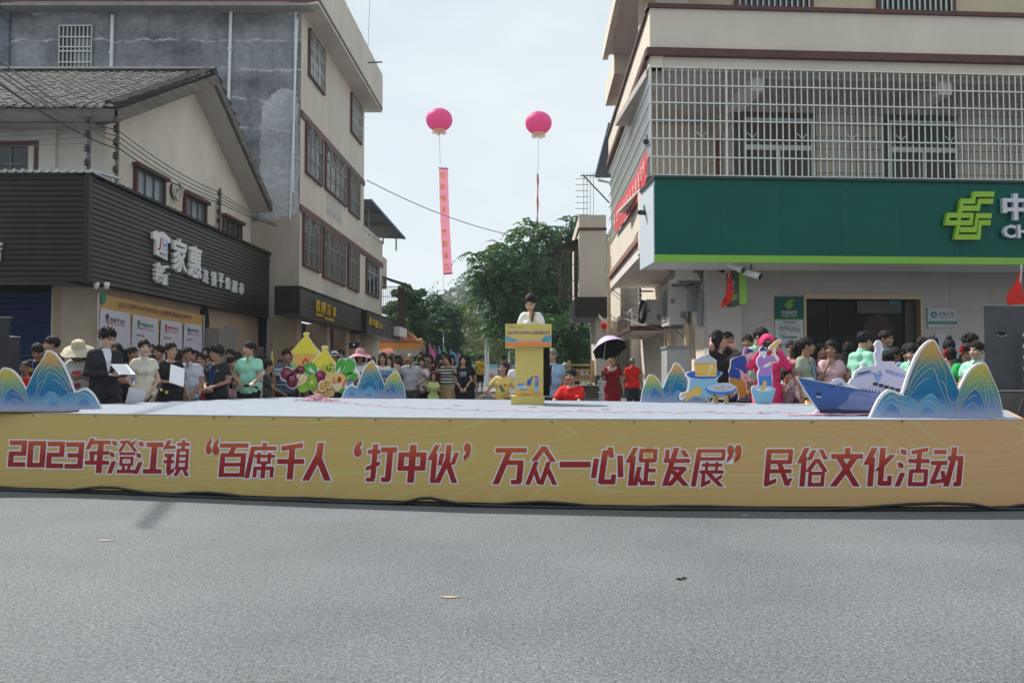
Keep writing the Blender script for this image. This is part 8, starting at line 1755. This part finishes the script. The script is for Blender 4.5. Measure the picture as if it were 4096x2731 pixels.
  def patch(b,pts,off):D_,F_=dense(pts);b.add(onchest(D_,off),F_);return b
  if ex[0]=='lanyard':
   b=MB();
   for sg in(-1,1):b.tube(onchest([(sg*(.075-.068*f),1.40-.34*f)for f in np.linspace(.08,1,7)],.008),.006,4)
   acc('lanyard',b,mat('lanyard_blue',(.03,.07,.42),.6),True,False)
   if len(ex)>1:b=MB();b.add([(x,y-.006,z)for x,y,z in onchest([(-.035,1.06),(.035,1.06),(.035,.95),(-.035,.95)],.012)],[(0,1,2,3)]);acc('name_card',b,mat('card_yellow',(.50,.46,.16),.5),False,False)
  elif ex[0]=='text':
   _,s__,x0,x1,z0,z1,c=ex;v,f,l0,h0=text_geo(s__,.02);b=MB();pts=[(x0+(q[0]-l0[0])/(h0[0]-l0[0])*(x1-x0),z0+(q[1]-l0[1])/(h0[1]-l0[1])*(z1-z0))for q in v];b.add(onchest(pts,.004),f);acc('shirt_print',b,mat('print_ink_%d'%int(c[0]*1000+c[2]*77),c,.7),False,False)
  elif ex[0]=='patch':
   _,pts,c,nm=ex;b=patch(MB(),pts,.005);acc('shirt_print',b,mat('patch_%s%d'%(nm,tone if nm=='neck' else 0),c,.7,.5 if nm not in('neck','lapel_lit','lapel_shaded')else .04,30),False,False)
  elif ex[0]=='vshirt':
   b=patch(MB(),[(-.062,1.43),(0,1.10),(.062,1.43),(0,1.45)],.006);acc('inner_shirt',b,cloth((.60,.62,.66)),False,False)
   if ex[1]:b=patch(MB(),[(-.016,1.42),(.016,1.42),(.024,1.08),(0,1.04),(-.024,1.08)],.012);acc('tie',b,cloth((.012,.014,.03)),False,False)
  elif ex[0]=='flower':
   b=MB()
   for k in range(16):a=k*2.4;r_=.006*math.sqrt(k)*2.6;q=np.array(ex[1])+np.array([r_*math.cos(a),-.01*(k%3),r_*math.sin(a)]);b.lathe([(0,.012),(.016,.004),(.012,-.008),(0,-.01)],7,tuple(q))
   acc('hair_flower',b,M_RED)
 o['skey']=s_
 NP[0]+=1
 return o,B,s_
def local(o,q):return Matrix.LocRotScale(o.location,o.rotation_euler,o.scale)@Vector(q)
def held(name,label,cat,o,at_,b,m,rot=(0,0,0),group=None,smooth=False):
 """an object in a hand: its own top-level thing, placed at a point of the person's space"""
 q=local(o,at_);me=b.mesh(name,(0,0,0),smooth);setm(me,m if isinstance(m,list)else[m]);c=bpy.data.objects.new(name,me);COL.objects.link(c);c.location=q;c.rotation_euler=(R(rot[0]),R(rot[1]),R(rot[2])+o.rotation_euler.z);return setp(c,label,cat,group)
 # ------------------------------------------------------------------ the crowd (position: head's pixel column, top of the head, depth)
WHT,BLK,NVY,MNT,RED_,GRY,DTR=(.60,.59,.585),(.016,.016,.018),(.018,.022,.04),(.27,.56,.42),(.60,.018,.018),(.16,.155,.15),(.022,.022,.026)
P=person
L1,L2,C_,RR='people left of the stage','people behind the left of the stage','people behind the middle of the stage','people in front of the post office'
P('man in black tee with yellow KU print, head bowed, by the blue shutter',156,1368,12.8,15,hair='short',top=('tee',BLK),tone=2,nod=30,group=L1,extras=[('text','KU',-.10,.0,1.24,1.29,(.60,.50,.05)),('lanyard',)])
P('older man in black shirt with blue lanyard looking left, left of the sun hat',209,1345,13.2,-25,hair='short',top=('tee',BLK),tone=1,fat=.4,head_yaw=-30,group=L1,extras=[('lanyard',)])
o,B,s_=P('woman in red top in profile holding up a phone behind the left mountain',198,1402,11.9,40,('phone','phone'),True,'tail',('long',RED_),tone=1,head_yaw=45,group=L1)
b=MB();b.box(-.038,.038,-.006,.006,-.08,.08);held('phone','dark phone held up by the woman in red at the left','phone',o,(.0,-.40,1.34),b,M_DARK,(-10,0,0))
P('person with shaved head in red tee low beside the left loudspeaker',101,1443,11.5,20,hair='buzz',top=('tee',RED_),tone=2,group=L1)
o,B,s_=P('woman in cream sun hat and white tee with pink print looking at her hands',317,1360,11.6,20,('chest','chest'),True,'long',('tee',WHT),('trousers',BLK),2,fat=.3,nod=24,hat=('sunhat',(.52,.47,.34)),group=L1,extras=[('patch',[(-.07,1.27),(.06,1.28),(.05,1.20),(-.08,1.19)],(.55,.08,.16),'pink'),('patch',[(-.07,1.09),(.04,1.10),(.05,1.03),(-.06,1.02)],(.50,.07,.15),'pink2'),('patch',[(-.03,1.01),(.06,1.01),(.06,.95),(-.03,.95)],(.06,.22,.35),'teal')])
suit,B,s_=P('young man in dark grey suit and glasses reading a sheet of notes',422,1311,11.35,50,('paper','paper'),False,'messy',('suit',(.022,.022,.027)),('trousers',(.024,.024,.029)),0,nod=16,head_yaw=15,glasses=True,group=L1,extras=[('vshirt',False)])
b=MB();b.box(-.11,.11,-.003,.003,-.145,.145);held('paper_sheet','white sheet of notes held by the man in the suit','paper',suit,(.02,-.46,1.17),b,mat('paper_sheet_white',(.80,.80,.84),.6),(-62,0,0))
P('man in navy polo half hidden behind the man in the suit',440,1369,12.3,50,('fold','fold'),top=('polo',NVY),bot=('trousers',(.10,.09,.065)),tone=2,head_yaw=30,group=L1,hair='buzz')
P('woman with centre parted black hair looking out behind the navy polo',467,1372,13.0,5,fem=True,hair='long',top=('tee',NVY),tone=0,group=L1)
P('dark haired person facing away under the second route panel',493,1396,13.7,170,fem=True,hair='long',top=('tee',BLK),group=L1)
o,B,s_=P('person in dark teal shirt in profile with hair tied back behind the white dress',528,1384,13.1,55,('paper','down'),True,'tail',('tee',(.012,.028,.032)),('trousers',BLK),2,head_yaw=15,group=L1)
b=MB();b.box(-.10,.10,-.004,.004,-.13,.13);held('leaflet','blue leaflet held beside the floral white dress','leaflet',o,(-.12,-.36,1.12),b,mat('leaflet_blue',(.06,.22,.48),.5,.5,14),(-40,10,0))
q_,B,s_=P('woman in cream floral qipao dress holding papers and a microphone',577,1355,11.9,25,('low','low'),True,'bun',('dress',(.56,.53,.44),'floral'),None,0,head_yaw=15,lipred=True,group=L1)
b=MB();b.box(-.10,.10,-.002,.002,-.14,.14);b.box(-.07,.13,.004,.007,-.15,.12);held('paper_sheet','white papers held low by the woman in the floral dress','paper',q_,(-.13,-.22,.86),b,_mc['paper_sheet_white'],(10,12,0))
b=MB();b.tube([(0,0,.10),(0,0,-.10)],[.012,.017],8);b.lathe([(0,-.15),(.022,-.14),(.027,-.12),(.02,-.10)],10);held('microphone','black microphone hanging from the hands of the woman in the floral dress','microphone',q_,(.06,-.25,.82),b,M_SPKD,(20,35,0),smooth=True)
b=MB()
for f in np.linspace(0,1,6):b.lathe([(0,.006),(.007,0),(0,-.006)],6,(-.01-.075*f,-.155+.03*f,1.40-.13*f-.05*f*f))
me=b.mesh('frog_buttons');setm(me,mat('frog_green',(.02,.05,.035),.6));c_=bpy.data.objects.new('frog_buttons',me);COL.objects.link(c_);c_.parent=q_
P('toddler carried high beside the face of the woman in the floral dress',609,1374,13.6,5,kid=True,hair='buzz',top=('tee',(.35,.36,.40)),tone=1,big=1.3,base=.80,group=L1,legs='sit')
P('man with glasses smiling under the third route panel',638,1381,13.6,-15,hair='short',top=('tee',(.04,.05,.04)),tone=1,glasses=True,group=L1)
P('boy with cropped hair between the floral dress and the black dress',606,1410,12.9,10,kid=True,hair='buzz',top=('tee',(.05,.06,.07)),tone=2,big=1.1,group=L1)
o,B,s_=P('woman in black tee and round glasses holding a stack of papers',684,1367,12.3,40,('paper','side'),True,'tail',('tee',BLK),('skirt',BLK),1,fat=.4,head_yaw=15,glasses='thin',group=L1)
b=MB();b.box(-.11,.11,-.006,.006,-.15,.15);b.box(-.10,.12,.007,.010,-.14,.16);held('paper_sheet','thick white papers held by the woman in the black tee','paper',o,(-.02,-.38,1.20),b,_mc['paper_sheet_white'],(-25,18,10))
b=MB();b.lathe([(0,.02),(.022,.01),(.022,-.01),(0,-.02)],8,(-.04,0,0));b.add([(.03*math.cos(a)*(1 if k%2 else .5)+.03,-.01,.035*math.sin(a)*(1 if k%2 else .5)-.03)for k,a in enumerate(np.linspace(0,6.283,11)[:-1])],[tuple(range(10))]);held('bag_charm','yellow star charm hanging at the waist of the woman in black','charm',o,(-.16,-.20,.98),b,mat('charm_yellow',(.60,.56,.10),.5))
P('black haired woman facing away between the papers and the grey polo',713,1397,13.4,160,fem=True,hair='long',top=('tee',(.05,.045,.06)),group=L1)
P('smiling man in pale grey polo with hands clasped low',752,1386,12.6,20,('low','low'),False,'short',('polo',(.38,.40,.45)),('trousers',(.09,.15,.21)),2,head_yaw=15,group=L1)
P('woman with dark hair hidden behind the man in the grey polo',782,1399,13.7,20,fem=True,hair='bob',top=('tee',(.2,.2,.22)),tone=1,group=L1)
o,B,s_=P('woman with black glasses in white tee holding a phone',802,1409,13.6,10,('down','phone'),True,'tail',('tee',WHT),DTR and('trousers',DTR),1,fat=.5,glasses=True,group=L1)
b=MB();b.box(-.037,.037,-.005,.005,-.075,.075);held('phone','white phone in the hand of the woman with black glasses','phone',o,(.08,-.36,1.34),b,mat('phone_white',(.5,.5,.52),.3),(-15,0,0))
P('woman with wavy bob smiling by the grey meter cabinet',828,1386,14.6,0,fem=True,hair='bob',top=('tee',(.10,.09,.08)),tone=1,group=L1)
P('shorter woman with glasses peering over a blue fan',836,1416,14.0,5,fem=True,hair='tail',top=('tee',(.3,.28,.3)),tone=1,glasses=True,group=L1)
o,B,s_=P('man in charcoal tee with blue lanyard turning to his right',868,1383,13.0,-15,('front','front'),False,'messy',('tee',(.020,.020,.022)),('trousers',(.018,.019,.024)),2,fat=.4,head_yaw=-30,group=L1,extras=[('lanyard',1),('text','———',.05,.10,1.29,1.30,(.5,.5,.5))])
P('little boy in red shirt with white collar bending his head',817,1516,13.0,50,kid=True,hair='buzz',top=('polo',(.35,.02,.02)),tone=2,big=1.2,nod=24,group=L1)
P('child in pale yellow top behind the little boy in red',800,1478,13.5,140,kid=True,fem=True,hair='buzz',top=('tee',(.50,.50,.26)),group=L1)
P('man with short hair beside the grey side door',921,1395,15.2,5,hair='short',top=('tee',(.05,.05,.06)),tone=2,group=L2)
P('woman smiling at the back just left of the mint polo man',951,1407,15.6,5,fem=True,hair='tail',top=('tee',(.2,.12,.12)),tone=1,group=L2)
P('woman in black and white striped top in profile left of the mint polo',925,1427,14.2,55,fem=True,hair='bun',top=('tee',(.03,.03,.035),'stripe'),tone=1,head_yaw=15,group=L1)
P('older woman looking sideways behind the striped top',946,1422,15.0,30,fem=True,hair='bun',top=('tee',(.14,.12,.12)),tone=2,group=L2)
P('little girl in pink holding an orange drink by the mint polo man',938,1505,14.0,20,('chest','chest'),True,'bob',('tee',(.50,.26,.30)),tone=1,kid=True,big=1.25,group=L1)
o,B,s_=P('man in mint polo and black trousers glancing aside, left of the boy in grey',998,1366,13.6,-5,('front','reach'),False,'short',('polo',MNT),('trousers',BLK),1,head_yaw=-30,group=L1)
b=MB();b.box(-.04,.04,-.006,.006,-.02,.02);held('phone','small black gadget in the hand of the mint polo man on the left','phone',o,(.17,-.50,.99),b,M_DARK)
P('boy in dark grey tee turned away with his arms forward',1071,1437,14.2,115,('reach','reach'),kid=True,hair='short',top=('tee',(.075,.068,.066)),bot=('shorts',BLK),tone=2,big=1.15,group=L2)
P('woman with glasses between the mint polo man and the boy in grey',1057,1420,15.6,0,fem=True,hair='long',top=('tee',(.10,.07,.07)),tone=2,glasses=True,group=L2)
P('person in white tee hidden behind the mint polo man',1040,1424,15.0,10,fem=True,hair='long',top=('tee',WHT),bot=('trousers',(.06,.09,.16)),tone=1,group=L2)
P('old man in grey striped polo left of the hut cutout',1146,1397,15.1,20,hair='short',top=('polo',(.075,.10,.135),'hoops'),tone=2,head_yaw=15,group=L2)
P('man standing in the dark doorway behind the striped polo',1155,1391,17.2,20,top=('tee',(.04,.04,.05)),tone=2,group=L2)
P('person in red cap peeking past the hut cutout roof',1172,1387,16.4,40,top=('tee',(.10,.05,.05)),tone=2,hat=('cap',(.45,.02,.02)),group=L2)
P('small child in orange patterned clothes behind the boy in grey',1096,1472,15.4,20,kid=True,hair='bob',fem=True,top=('tee',(.40,.16,.06),'camo'),tone=2,big=1.2,group=L2)
P('child behind the yellow pennant flag',1121,1434,16.0,10,kid=True,hair='buzz',top=('tee',(.16,.14,.15)),tone=2,big=1.1,group=L2)
P('grey haired head just visible between the two hut roofs',1272,1393,18.2,0,hair='buzz',hc='g',top=('tee',(.2,.2,.2)),tone=2,group=L2)
P('woman in white cap behind the smaller hut roof',1338,1403,17.0,10,fem=True,hair='bob',top=('tee',WHT),tone=2,hat=('cap',(.58,.58,.60)),group=L2)
P('woman with thin glasses and pulled back hair beside the white cap',1364,1397,17.6,5,fem=True,hair='bun',top=('tee',(.08,.05,.05)),tone=1,glasses='thin',group=L2)
P('police officer in dark peaked cap and light blue shirt',1416,1373,17.0,10,hair='short',top=('polo',(.27,.36,.55)),bot=('trousers',NVY),tone=1,fat=.4,hat=('peaked',(.012,.014,.028)),group=L2,extras=[('lanyard',)])
P('woman in pink ruffled sun hat with folded arms and patterned dress',1441,1397,15.5,5,('fold','fold'),True,'bob',('tee',(.56,.56,.60)),('skirt',(.11,.10,.09),'camo'),2,fat=.5,hat=('sunhat',(.50,.24,.28)),group=L2,extras=[('patch',[(-.12,1.28),(.12,1.28),(.13,1.0),(-.13,1.0)],(.14,.13,.11),'dressfront')])
P('dark haired head right of the pink sun hat',1487,1421,17.7,20,fem=True,hair='bob',top=('tee',(.03,.04,.07)),tone=1,group=L2)
P('young woman with glasses and folded arms in white and blue top',1530,1408,16.5,8,('fold','fold'),True,'long',('tee',(.13,.22,.37),'yoke'),('trousers',(.16,.23,.32)),1,glasses='thin',group=C_)
P('smiling woman in pale mint blouse beside the folded arms',1557,1420,17.3,0,fem=True,hair='long',top=('tee',(.32,.52,.42)),tone=1,group=C_)
P('man in dusty peach polo behind the mint blouse',1564,1408,18.1,20,('down','hip'),hair='buzz',top=('polo',(.42,.28,.25)),tone=2,fat=.3,group=C_)
P('man in dark cap and pale collar far back by the brick pier',1588,1420,24,10,top=('polo',(.35,.38,.45)),tone=2,hat=('cap',(.02,.02,.03)),group=C_)
P('boy with dark hair low behind the peach polo',1597,1443,18.4,-20,kid=True,top=('tee',(.30,.30,.34)),tone=2,big=1.1,group=C_)
P('balding man with sidelong look left of the old man in grey polo',1619,1427,20.2,10,hair='bald',top=('tee',(.12,.12,.14)),tone=2,group=C_)
P('old man in pale grey polo with one hand on his hip',1642,1413,18.0,5,('side','hip'),hair='buzz',hc='g',top=('polo',(.36,.35,.39)),bot=('trousers',(.045,.046,.052)),tone=2,group=C_)
P('bald man in black tee turned away behind the old man',1678,1415,22.4,150,hair='bald',hc='g',top=('tee',BLK),tone=2,group=C_)
P('young woman in white tee with clasped hands and black trousers',1686,1427,18.5,10,('low','low'),True,'tail',('tee',WHT),('wide',BLK),1,group=C_)
P('old woman in orange patterned blouse',1706,1432,20.3,10,('chest','chest'),fem=True,hair='bun',hc='g',top=('tee',(.12,.07,.05),'camo'),tone=2,group=C_)
P('woman with short bob in olive grey vest',1720,1417,21.2,-10,fem=True,hair='bob',top=('vest',(.12,.12,.11)),tone=2,group=C_)
P('head of a young man in front of the faded pink banner',1697,1416,24.5,10,top=('tee',(.2,.2,.22)),tone=2,group=C_)
P('woman with long black hair and dark red jacket seen from behind',1755,1417,20.0,165,fem=True,hair='long',top=('long',(.10,.012,.014)),group=C_)
gi,B,s_=P('girl in striped top and khaki skirt holding a camera to her face',1789,1416,18.5,-12,('phoneup','phoneup'),True,'bob',('crop',(.03,.03,.035),'stripewide'),('skirt',(.30,.215,.12)),1,glasses='thin',head_yaw=-15,group=C_)
b=MB();b.box(-.055,.055,-.035,.035,-.04,.04);b.tube([(0,-.03,0),(0,-.09,0)],.032,12);held('camera','black camera held by the girl in the striped top','camera',gi,(-.17,-.34,1.53),b,M_SPKD)
P('little girl in lime tee and pale blue shorts tilting her head',1733,1484,18.0,15,('chest','chest'),True,'bob',('tee',(.42,.56,.20)),('shorts',(.26,.36,.50)),1,kid=True,big=1.22,group=C_)
P('long haired girl half hidden behind the striped top',1808,1418,20.4,10,fem=True,hair='long',top=('tee',(.40,.36,.36)),tone=1,group=C_)
P('man behind the coloured flags, only his head visible',1774,1407,24.2,0,top=('tee',(.10,.10,.12)),tone=2,group=C_)
P('girl in black tee with grey print and wide black trousers',1852,1418,18.6,5,('low','low'),True,'long',('tee',BLK),('wide',BLK),0,group=C_,extras=[('patch',[(-.09,1.30),(.09,1.31),(.08,1.19),(-.09,1.18)],(.22,.23,.26),'greyprint')])
P('person with long black ponytail facing away beside the girl in black',1870,1420,19.6,170,fem=True,hair='long',top=('tee',BLK),bot=('wide',BLK),group=C_)
P('boy in yellow tee and black shorts walking away down the street',1920,1419,33,172,('swing','down'),kid=True,top=('tee',(.62,.40,.04)),bot=('shorts',BLK),tone=2,legs='walk',big=1.05,group='people far down the street')
P('boy in yellow tee with dinosaur print and hands on hips',2010,1445,13.8,-5,('hip','hip'),kid=True,hair='buzz',top=('tee',(.68,.50,.16)),bot=('shorts',BLK),tone=1,big=1.14,group=C_,extras=[('patch',[(-.06,1.24),(-.02,1.25),(.02,1.19),(.06,1.16),(.08,1.10),(.03,1.12),(.0,1.08),(-.03,1.13),(-.06,1.17)],(.12,.17,.10),'dino'),('patch',[(.05,1.27),(.08,1.27),(.085,1.22),(.05,1.22)],(.45,.06,.04),'dinored')])
P('person in purple tee facing away behind the dinosaur boy',2017,1420,29,170,top=('tee',(.10,.04,.12)),tone=2,group='people far down the street')
P('man in light blue shirt far down the street by the hoarding',2046,1454,54,10,('front','down'),top=('polo',(.16,.26,.42)),tone=2,group='people far down the street')
P('person in white tee mostly hidden by the left side of the podium',2074,1424,15.0,20,top=('tee',WHT),bot=('trousers',BLK),tone=2,group=C_)
# the speaker on the stage
spk,B,s_=P('woman in white jacket and glasses speaking into a microphone at the podium',2124,1172,11.15,0,('front','mic'),True,'bun',('long',(.66,.66,.68)),('trousers',BLK),0,fat=.2,head_yaw=-15,nod=24,glasses='thin',lipred=True,base=SH,group='speaker on the stage',h=.016,big=1.14,extras=[('patch',[(-.045,1.45),(0,1.26),(.045,1.45)],(.46,.29,.22),'neck'),('patch',[(-.085,1.40),(-.05,1.44),(0,1.24),(-.012,1.22)],(.74,.74,.76),'lapel_lit'),('patch',[(.085,1.40),(.05,1.44),(0,1.24),(.012,1.22)],(.52,.52,.55),'lapel_shaded')])  # one lapel painted paler, one darker: light and shade put into their colours
b=MB();b.tube([(0,0,-.12),(0,0,.03)],[.011,.015],10);b.lathe([(.015,.025),(.023,.04),(.022,.06),(.012,.076),(0,.078)],12);held('microphone','black handheld microphone at the mouth of the speaker','microphone',spk,(.03,-.235,1.40),b,[M_SPKD],(18,8,0),smooth=True)
P('grey haired man in light blue shirt and dark tie right of the podium',2209,1394,13.6,-20,hair='short',hc='g',top=('polo',(.24,.38,.52)),bot=('trousers',BLK),tone=1,fat=.2,group=C_,extras=[('vshirt',True)])
P('old man in red tee with grey hair bending behind the seated man',2258,1447,15.0,50,('reach','reach'),hair='buzz',hc='g',top=('tee',RED_),tone=2,nod=16,group=C_)
P('man in red tee seated with his forearms stretched to his knees',2284,1473,13.2,-25,('knee','knee'),hair='short',top=('tee',RED_),bot=('trousers',(.05,.05,.055)),tone=1,fat=.2,legs='sit',base=-.44,group=C_,X=1)
st=MB();q0=at(2290,1600,13.25);st.lathe([(.0,.43),(.17,.43),(.18,.40),(.20,.02),(.18,.0)],14,(q0.x,13.3,0));solo('stool',st,mat('stool_red',(.50,.02,.02),.4),'red plastic stool under the seated man in red','stool')
um,B,s_=P('woman in long dark red gown with lace shoulders under a black umbrella',2448,1409,17.0,-12,('hold','side'),True,'bun',('gown',(.19,.006,.016)),None,1,head_yaw=-15,lipred=True,group='people by the street wall',extras=[('patch',[(-.13,1.40),(-.06,1.43),(.06,1.43),(.13,1.40),(.10,1.34),(.0,1.29),(-.10,1.34)],(.55,.38,.36),'lace')])
uo=thing('umbrella','black umbrella with a lilac patterned top held by the woman in the red gown','umbrella',local(um,(-.20,-.30,1.30)));uc=at(2423,1352,16.7);k_=S(16.7);r_u=72/k_;zr=at(2420,1412,16.7).z-uc.z
def umb(dz_,r1):
 V=[(uc.x,uc.y,uc.z+dz_)];Fs=[];n=8;m_=5
 for i in range(1,m_+1):
  for j in range(n*4):a=2*math.pi*j/(n*4)+.2;f=i/m_;sc_=1-.09*abs(math.sin(a*4-.8))*f;V.append((uc.x+r1*f*math.cos(a)*sc_,uc.y+r1*f*math.sin(a)*sc_,uc.z+dz_+zr*f**2*.95+.025*f*abs(math.sin(a*4-.8))))
 N=n*4
 for j in range(N):Fs.append((0,1+j,1+(j+1)%N))
 for i in range(m_-1):
  for j in range(N):Fs.append((1+i*N+j,1+i*N+(j+1)%N,1+(i+1)*N+(j+1)%N,1+(i+1)*N+j))
 ML=Matrix.Translation(uc)@Vector((0,0,1)).rotation_difference(Vector((-.28,.62,1))).to_matrix().to_4x4()@Matrix.Translation(-uc);return MB().add([tuple(ML@Vector(v))for v in V],Fs)
part('canopy_top',umb(.0,r_u),mat('umbrella_lilac',(.46,.36,.56),.6,.25,14),uo,smooth=True,fix=False);part('canopy_lining',umb(-.012,r_u*.995),M_DARK,uo,smooth=True,fix=False)
b=MB();hp=local(um,(-.20,-.30,1.26));b.tube([hp,uc],.009,6);part('shaft',b,M_STEEL,uo);b=MB();b.tube([hp+Vector((0,0,-.08)),hp+Vector((0,0,.06))],.016,8);part('handle',b,M_DARK,uo)
ML=Matrix.Translation(uc)@Vector((0,0,1)).rotation_difference(Vector((-.28,.62,1))).to_matrix().to_4x4()@Matrix.Translation(-uc)
for j in range(8):a=2*math.pi*j/8+.2;b=MB();b.tube([ML@Vector(v)for v in[(uc.x,uc.y,uc.z-.03),(uc.x+r_u*.5*math.cos(a),uc.y+r_u*.5*math.sin(a),uc.z+zr*.22-.03),(uc.x+r_u*.97*math.cos(a),uc.y+r_u*.97*math.sin(a),uc.z+zr*.9-.02)]],.005,4);part('rib',b,M_CERAMIC,uo)
P('man in red polo and dark trousers walking away by the side doors',2530,1429,21.0,160,('side','down'),hair='buzz',hc='g',top=('polo',RED_),bot=('trousers',(.022,.028,.042)),tone=2,fat=.4,legs='walk',group='people by the street wall')
# right of the stage
PV=.12
P('woman in black cap and black outfit with both hands behind her head',2876,1320,11.9,50,('behind','behind'),True,'bob',('tee',BLK),('trousers',BLK),1,fat=.3,head_yaw=15,nod=-8,hat=('cap',(.012,.012,.013)),group=RR)
P('man in grey tee standing behind the woman with raised elbows',2911,1328,14.0,20,hair='short',top=('tee',(.10,.095,.09)),tone=2,base=PV,group=RR)
P('man in black tee with stern face left of the tall mint polo',2990,1337,12.9,-25,top=('tee',BLK),tone=2,base=PV,group=RR)
P('tall man in mint polo looking down behind the pink raincoat',3034,1308,12.4,30,hair='short',top=('polo',MNT),bot=('trousers',BLK),tone=1,nod=16,head_yaw=15,group=RR)
ph,B,s_=P('photographer in hooded bright pink raincoat with a big camera',3068,1339,11.8,-10,('phoneup','phoneup'),True,'bob',('coat',(.72,.045,.17)),('trousers',BLK),1,hat=('hood',(.72,.045,.17)),group=RR)
b=MB();b.box(-.07,.07,-.04,.04,-.05,.05);b.tube([(-.02,-.03,0),(-.03,-.16,0)],[.045,.05],14);held('camera','black camera with large lens in the hands of the pink raincoat','camera',ph,(-.03,-.30,1.55),b,M_SPKD)
P('dark haired person behind the pink hood',3100,1355,13.4,40,fem=True,hair='long',top=('tee',(.05,.05,.07)),tone=2,base=PV,group=RR)
P('woman with glasses in pale grey top left of the pink tee from behind',3163,1361,12.7,-15,('phone','down'),True,'tail',('tee',(.36,.37,.40)),DTR and('trousers',DTR),1,glasses=True,base=PV,group=RR)
P('woman with short black hair in dusty pink tee turned away',3192,1361,12.0,140,('chest','chest'),True,'bob',('tee',(.48,.20,.24)),('trousers',DTR),2,fat=.4,group=RR)
gm,B,s_=P('man in green and white block tee with purple lanyard looking right',3224,1349,11.55,45,('down','down'),False,'short',('tee',(.27,.31,.23),'blocks'),('trousers',(.07,.07,.08)),2,fat=.3,head_yaw=30,group=RR,extras=[('lanyard',1),('text','UCTA',-.03,.12,1.05,1.11,(.03,.03,.05))])
b=MB()
for k in range(5):a=k*1.3;b.lathe([(0,.07),(.05,.05),(.075,0),(.05,-.06),(0,-.08)],9,(.09*math.cos(a),.05*math.sin(a*2),.06*math.sin(a)),fr=lambda x,y,z:(x,y,z+.02*math.sin(x*40)))
held('orange_cloth','crumpled orange satin cloth carried by the man with the lanyard','cloth',gm,(-.20,-.12,.70),b,mat('orange_satin',(.68,.28,.02),.32,.2,9,.4,12,spec=.6),smooth=True)
ch,B,s_=P('small child with dark hair drinking from a white bottle',3146,1466,11.9,15,('mouth','down'),True,'fringe',('tee',(.45,.34,.38)),('trousers',(.10,.12,.15)),1,kid=True,big=1.25,group=RR)
b=MB();b.lathe([(0,.09),(.012,.085),(.014,.06),(.032,.045),(.032,-.07),(0,-.075)],10);held('bottle','white bottle at the lips of the small child','bottle',ch,(-.05,-.25,1.42),b,mat('bottle_white',(.55,.58,.62),.3),(20,0,0),smooth=True)
P('woman in pale pink tee with her hand at her mouth',3322,1361,11.6,-12,('mouth','down'),True,'bun',('tee',(.60,.37,.42)),('trousers',DTR),2,fat=.4,head_yaw=-15,group=RR)
P('woman with half covered face between the lanyard man and the pink tee',3277,1373,13.1,20,fem=True,hair='long',top=('tee',(.06,.05,.06)),tone=1,base=PV,group=RR)
P('person in the dark doorway whose forehead shows over the pink tee',3326,1349,14.4,5,top=('tee',(.12,.06,.06)),tone=2,base=PV,group=RR)
P('face in the dark doorway left of the mint polo back',3390,1351,14.6,10,top=('tee',(.04,.04,.05)),tone=2,base=PV,group=RR)
P('woman with long black hair and black top turned away before the entrance',3393,1368,12.5,150,fem=True,hair='long',top=('tee',BLK),bot=('trousers',BLK),base=PV,group=RR)
P('man in mint polo turned to the right in front of the entrance',3450,1323,11.2,110,('down','down'),hair='short',top=('polo',MNT),bot=('trousers',BLK),tone=1,fat=.2,nod=16,group=RR)
P('woman in dark red top in profile behind the mint polo man',3468,1377,12.3,30,fem=True,hair='bun',top=('tee',(.28,.02,.03)),tone=1,group=RR)
P('woman in coral tee looking down left of the ship mast',3492,1373,12.0,-10,fem=True,hair='bob',top=('tee',(.55,.10,.13)),tone=2,nod=24,group=RR)
P('tall young man in glasses and blue shirt behind the ship mast',3541,1323,13.1,25,hair='short',top=('polo',(.15,.22,.38)),tone=1,glasses=True,head_yaw=15,base=PV,group=RR)
P('boy with thick black hair behind the ship funnel',3552,1406,11.4,170,kid=True,hair='messy',top=('tee',(.03,.03,.04)),tone=2,big=1.1,group=RR)
P('man in profile looking down right of the ship mast',3582,1390,12.1,60,hair='short',top=('tee',(.05,.05,.06)),tone=2,group=RR)
P('young woman in grey blue vest bending her head',3628,1371,11.6,-20,fem=True,hair='long',top=('tee',(.16,.24,.36)),tone=1,nod=24,group=RR)
P('young woman in mint polo with fringe beside the front mountain',3650,1368,11.1,-45,fem=True,hair='fringe',top=('polo',MNT),bot=('trousers',BLK),tone=0,nod=16,group=RR)
P('man with cropped hair looking down below the deposit plaque',3683,1342,12.6,-10,hair='short',top=('tee',(.03,.03,.04)),tone=2,nod=30,group=RR,base=PV)
P('dark haired person just over the front mountain peak',3727,1350,12.4,160,hair='messy',top=('tee',(.03,.03,.04)),tone=2,group=RR,base=PV)
P('woman with hair in a top bun before the paper notices',3795,1342,11.9,160,fem=True,hair='topbun',top=('tee',(.03,.05,.05)),tone=1,group=RR)
P('dancer in teal dress with red flowers in her dark hair',3802,1389,11.1,150,fem=True,hair='bun',top=('tee',(.03,.25,.19)),tone=2,group=RR,extras=[('flower',(.06,.10,.04))])
P('dancer in bright green dress with a white headband and red flowers',3862,1371,10.95,-5,('fold','fold'),True,'bun',('tee',(.03,.38,.10)),None,2,fat=.3,nod=16,group=RR,extras=[('flower',(-.075,-.02,.06)),('flower',(.08,-.06,.0))])
P('person with big black hair behind the green dress',3880,1337,11.9,30,hair='messy',top=('tee',(.05,.05,.06)),tone=2,base=PV,group=RR)
P('man in mint polo in profile next to the right loudspeaker',3908,1366,10.6,-50,hair='short',top=('polo',(.33,.60,.49)),bot=('trousers',BLK),tone=0,head_yaw=-15,group=RR)
